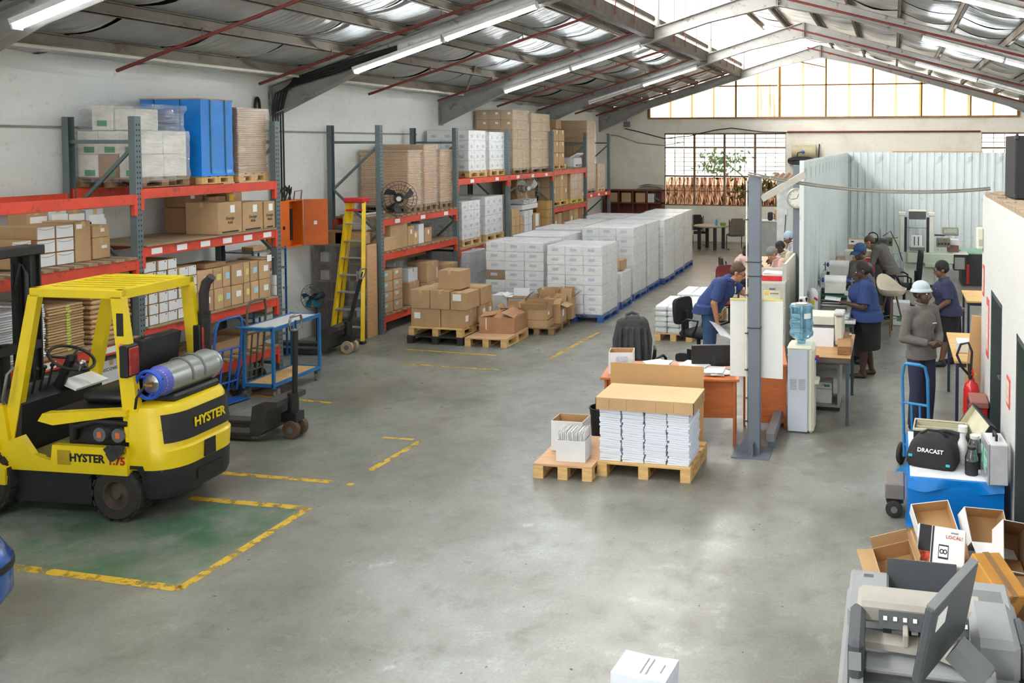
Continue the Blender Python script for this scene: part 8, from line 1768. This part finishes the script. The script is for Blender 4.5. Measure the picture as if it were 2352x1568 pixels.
# B: woman in blue holding paper (faces left)
tb, D = person((-.36, 12.72, 0), -pi/2, 'barefoot person in blue shirt and black skirt reading a sheet', 'dark', dict(head=(0,-.05,1.50), neck=(0,-.01,1.36), chest=(0,-.01,1.16), pel=(0,.02,.88), shL=(.18,0,1.31), shR=(-.18,0,1.31), elL=(.24,-.02,1.03), wrL=(.14,-.27,1.06), elR=(-.24,-.02,1.03), wrR=(-.14,-.27,1.04), hipL=(.09,.01,.86), hipR=(-.09,.01,.86), knL=(.1,0,.46), knR=(-.1,.03,.46), anL=(.11,-.03,.09), anR=(-.11,.09,.09)), 'polo', NAVY, 'skirt', SKIRT, ('pony', HAIRB), None, None, 1.0, (.25, 0, .1), 'short', ((.3, -1, (-.5,-.85,.1), (0,0,-1)), (.3, 1, (.5,-.85,.1), (0,0,-1))), female=True, fat=.06)
m = MB(); m.sheet(lambda u, v: (-.16+.32*u, -.34-.22*v, 1.085+.02*v+.015*sin(3*u)), 6, 6); o = m.obj('paper_sheet', mat('two-sided paper', (228,230,234)), None, 60); o.matrix_local = at(-.36, 12.72, 0, rz=-pi/2); tag(o, 'sheet of paper held by the person in blue', 'paper')
# C: man in blue cap, looks toward viewpoint
person((-.46, 13.55, 0), -.9, 'person in grey fleece, blue cap and glasses standing by laminators', 'dark', dict(elL=(.25,.02,1.14), wrL=(.17,-.22,1.08), elR=(-.25,.02,1.14), wrR=(-.16,-.22,1.06)), 'fleece', FLEECE, 'trousers', mat('grey green trousers', (104,108,104), .85), ('crop', HAIRB), ('cap', mat('blue cap cloth', (44,70,110), .85)), SHOE, 1.04, (.22, 0, .3), 'long', ((.6, -1), (.6, 1)), True)
# D: man bowed over the far bench
person((-.12, 17.15, 0), -pi/2-.25, 'person in grey fleece bowed over the far bench', 'tan', dict(pel=(0,.08,.90), chest=(0,-.05,1.15), neck=(0,-.18,1.30), head=(0,-.29,1.36), shL=(.18,-.11,1.27), shR=(-.18,-.11,1.27), elL=(.24,-.18,1.0), wrL=(.14,-.38,.98), elR=(-.24,-.18,1.0), wrR=(-.14,-.38,.98), hipL=(.09,.08,.88), hipR=(-.09,.08,.88), knL=(.1,.06,.48), knR=(-.1,.06,.48), anL=(.1,.1,.09), anR=(-.1,.1,.09)), 'fleece', FLEECE, 'trousers', TROU, ('crop', HAIRBR), None, SHOE, 1.04, (.65, 0, 0), 'long', ((.5, -1), (.5, 1)))
# E: man in bucket hat, hands clasped
te, D = person((.34, 10.47, 0), .62, 'person in grey fleece and pale bucket hat standing with clasped hands', 'dark', dict(elL=(.25,.0,1.10), wrL=(.065,-.24,1.05), elR=(-.25,.0,1.10), wrR=(-.065,-.23,1.07), anL=(.12,.04,.09), anR=(-.11,-.02,.09), knL=(.11,-.01,.50), knR=(-.1,-.05,.50)), 'fleece', FLEECE, 'trousers', TROU, ('crop', HAIRB), ('bucket', mat('pale blue-grey hat', (176,190,196), .8, bump=.15, bs=30)), SHOE, .985, (-.06, 0, .35), 'long', ((1.1, -1, (-.75,-.62,.05), (.5,-.6,-.6)), (1.1, 1, (.75,-.62,.05), (-.5,-.6,-.6))))
badge(te, (.07, -.155, 1.28), .06, (206,210,208)); MB().box(-.004, .004, -.163, -.158, 1.2, 1.42).obj('zip', mat('zip', (60,60,60), .4), te) if False else None
# F: woman in black beanie (faces left), red folder
tf, D = person((.78, 13.62, 0), -pi/2+.1, 'person in navy shirt, black skirt and black beanie holding red folder', 'brown', dict(head=(0,-.06,1.47), neck=(0,-.01,1.33), chest=(0,.0,1.13), pel=(0,.05,.86), shL=(.17,.0,1.28), shR=(-.17,.0,1.28), elL=(.22,.0,1.02), wrL=(.17,-.19,.86), elR=(-.22,.0,1.02), wrR=(-.17,-.19,.86), hipL=(.09,.04,.84), hipR=(-.09,.04,.84), knL=(.1,.02,.46), knR=(-.1,.05,.46), anL=(.11,-.06,.09), anR=(-.1,.12,.09)), 'polo', NAVYD, 'skirt', SKIRT, ('crop', HAIRB), ('beanie', mat('black knit', (34,33,33), .95, bump=.4, bs=60)), SHOE, .97, (.12, 0, 0), 'short', ((1., -1), (1., 1)), True, female=True, fat=.03)
badge(tf, (.1, -.16, 1.2), .05)
m = MB().bx((0, 0, 0), (.30, .012, .24)); o = m.obj('folder', REDP, None); o.matrix_local = at(.50, 13.50, .76, .1, -.5, .5); tag(o, 'red folder held by the person in black beanie', 'folder')
# seated workers beyond the screen
SEAT = dict(pel=(0,.1,.50), chest=(0,.02,.82), neck=(0,-.08,1.0), head=(0,-.17,1.10), shL=(.17,-.03,.97), shR=(-.17,-.03,.97), elL=(.23,-.1,.75), elR=(-.23,-.1,.75), wrL=(.14,-.32,.80), wrR=(-.14,-.32,.80), hipL=(.1,.06,.50), hipR=(-.1,.06,.50), knL=(.12,-.36,.50), knR=(-.12,-.36,.50), anL=(.12,-.34,.09), anR=(-.12,-.34,.09))
table((-2.62, 18.4, 0), .6, 3.2, .74, 'pale table where the seated workers sort sheets', top=TOPW)
def seated(x, y, rz, label, skin, tm, hair, hat, hd=.5, s=1.):
    visitor_chair((x+.1*cos(rz+pi/2), y+.1*sin(rz+pi/2), 0), rz, 'chair under the seated %s' % label.split('seated ')[-1], NAVYF)
    return person((x, y, 0), rz, label, skin, SEAT, 'polo', tm, 'trousers', TROU, hair, hat, SHOE, s, (hd, 0, 0), 'long', ((.5, -1), (.5, 1)))
def px2(px, Y): return OY(px, 590, Y).x
seated(px2(1788, 17.45)+.05, 17.45, -1.15, 'seated person in grey beanie and pink top behind the cabinet', 'tan', mat('pink knit', (206,170,164), .9), ('crop', HAIRBR), ('beanie', mat('grey knit', (120,118,114), .95, bump=.4, bs=60)), .6, 1.02)
seated(px2(1762, 17.6)-.55, 17.75, 1.9, 'seated person with curly dark hair left of grey beanie', 'brown', mat('pink knit', (206,170,164)), ('curly', mat('dark curly hair', (44,30,28), .7, bump=.8, bs=60)), None, .5, 1.0)
seated(px2(1797, 18.4)+.12, 18.45, -1.2, 'seated person with cropped dark hair behind grey beanie', 'dark', mat('cream top', (190,180,160), .9), ('crop', HAIRB), None, .5, 1.04)
seated(px2(1818, 20.2)+.1, 20.2, -1.2, 'seated person in pale blue cap and grey-white top', 'brown', mat('grey white top', (196,198,200), .9), ('crop', HAIRB), ('beanie', mat('pale blue cloth', (160,182,200), .9)), .4, 1.05)

# ---- jacket draped over the first desk chair
JACK = mat('charcoal fleece jacket', (70,70,71), .92, var=.14, vs=9, bump=.5, bs=14)
jt = thing('jacket', 'charcoal fleece jacket hanging over the black chair back', 'jacket', (-3.22, 10.86, 0), .35)
JP = [('v', (0, .29, .44), (0, .28, .74), (.205, .10), (.18, .09)), ('v', (0, .28, .72), (0, .29, .96), (.185, .09), (.175, .075)), ('c', (-.13, .28, .96), (.13, .28, .97), .062, .062), ('c', (-.06, .29, 1.0), (.06, .29, 1.01), .05, .05)]
for s_ in (-1, 1): JP += [('c', (s_*.15, .28, .95), (s_*.21, .29, .72), .062, .056), ('c', (s_*.21, .29, .72), (s_*.20, .25, .50), .056, .048), ('k', (s_*.20, .25, .50), (s_*.195, .24, .44), .048, .046)]
for k in range(5): a = -.16+.08*k; JP.append(('c', (a, .20, .88), (a*1.15, .17+.01*(k % 2), .46), .018, .026)); JP.append(('c', (a, .37, .90), (a*1.2, .39, .46), .016, .028))
blob('body', JP, JACK, jt, .009, 3)
MB().tube([(-.085, .24, 1.01), (-.075, .31, 1.055), (0, .345, 1.075), (.075, .31, 1.055), (.085, .24, 1.01)], [.014, .02, .022, .02, .014], 8).obj('collar', JACK, jt, 60)
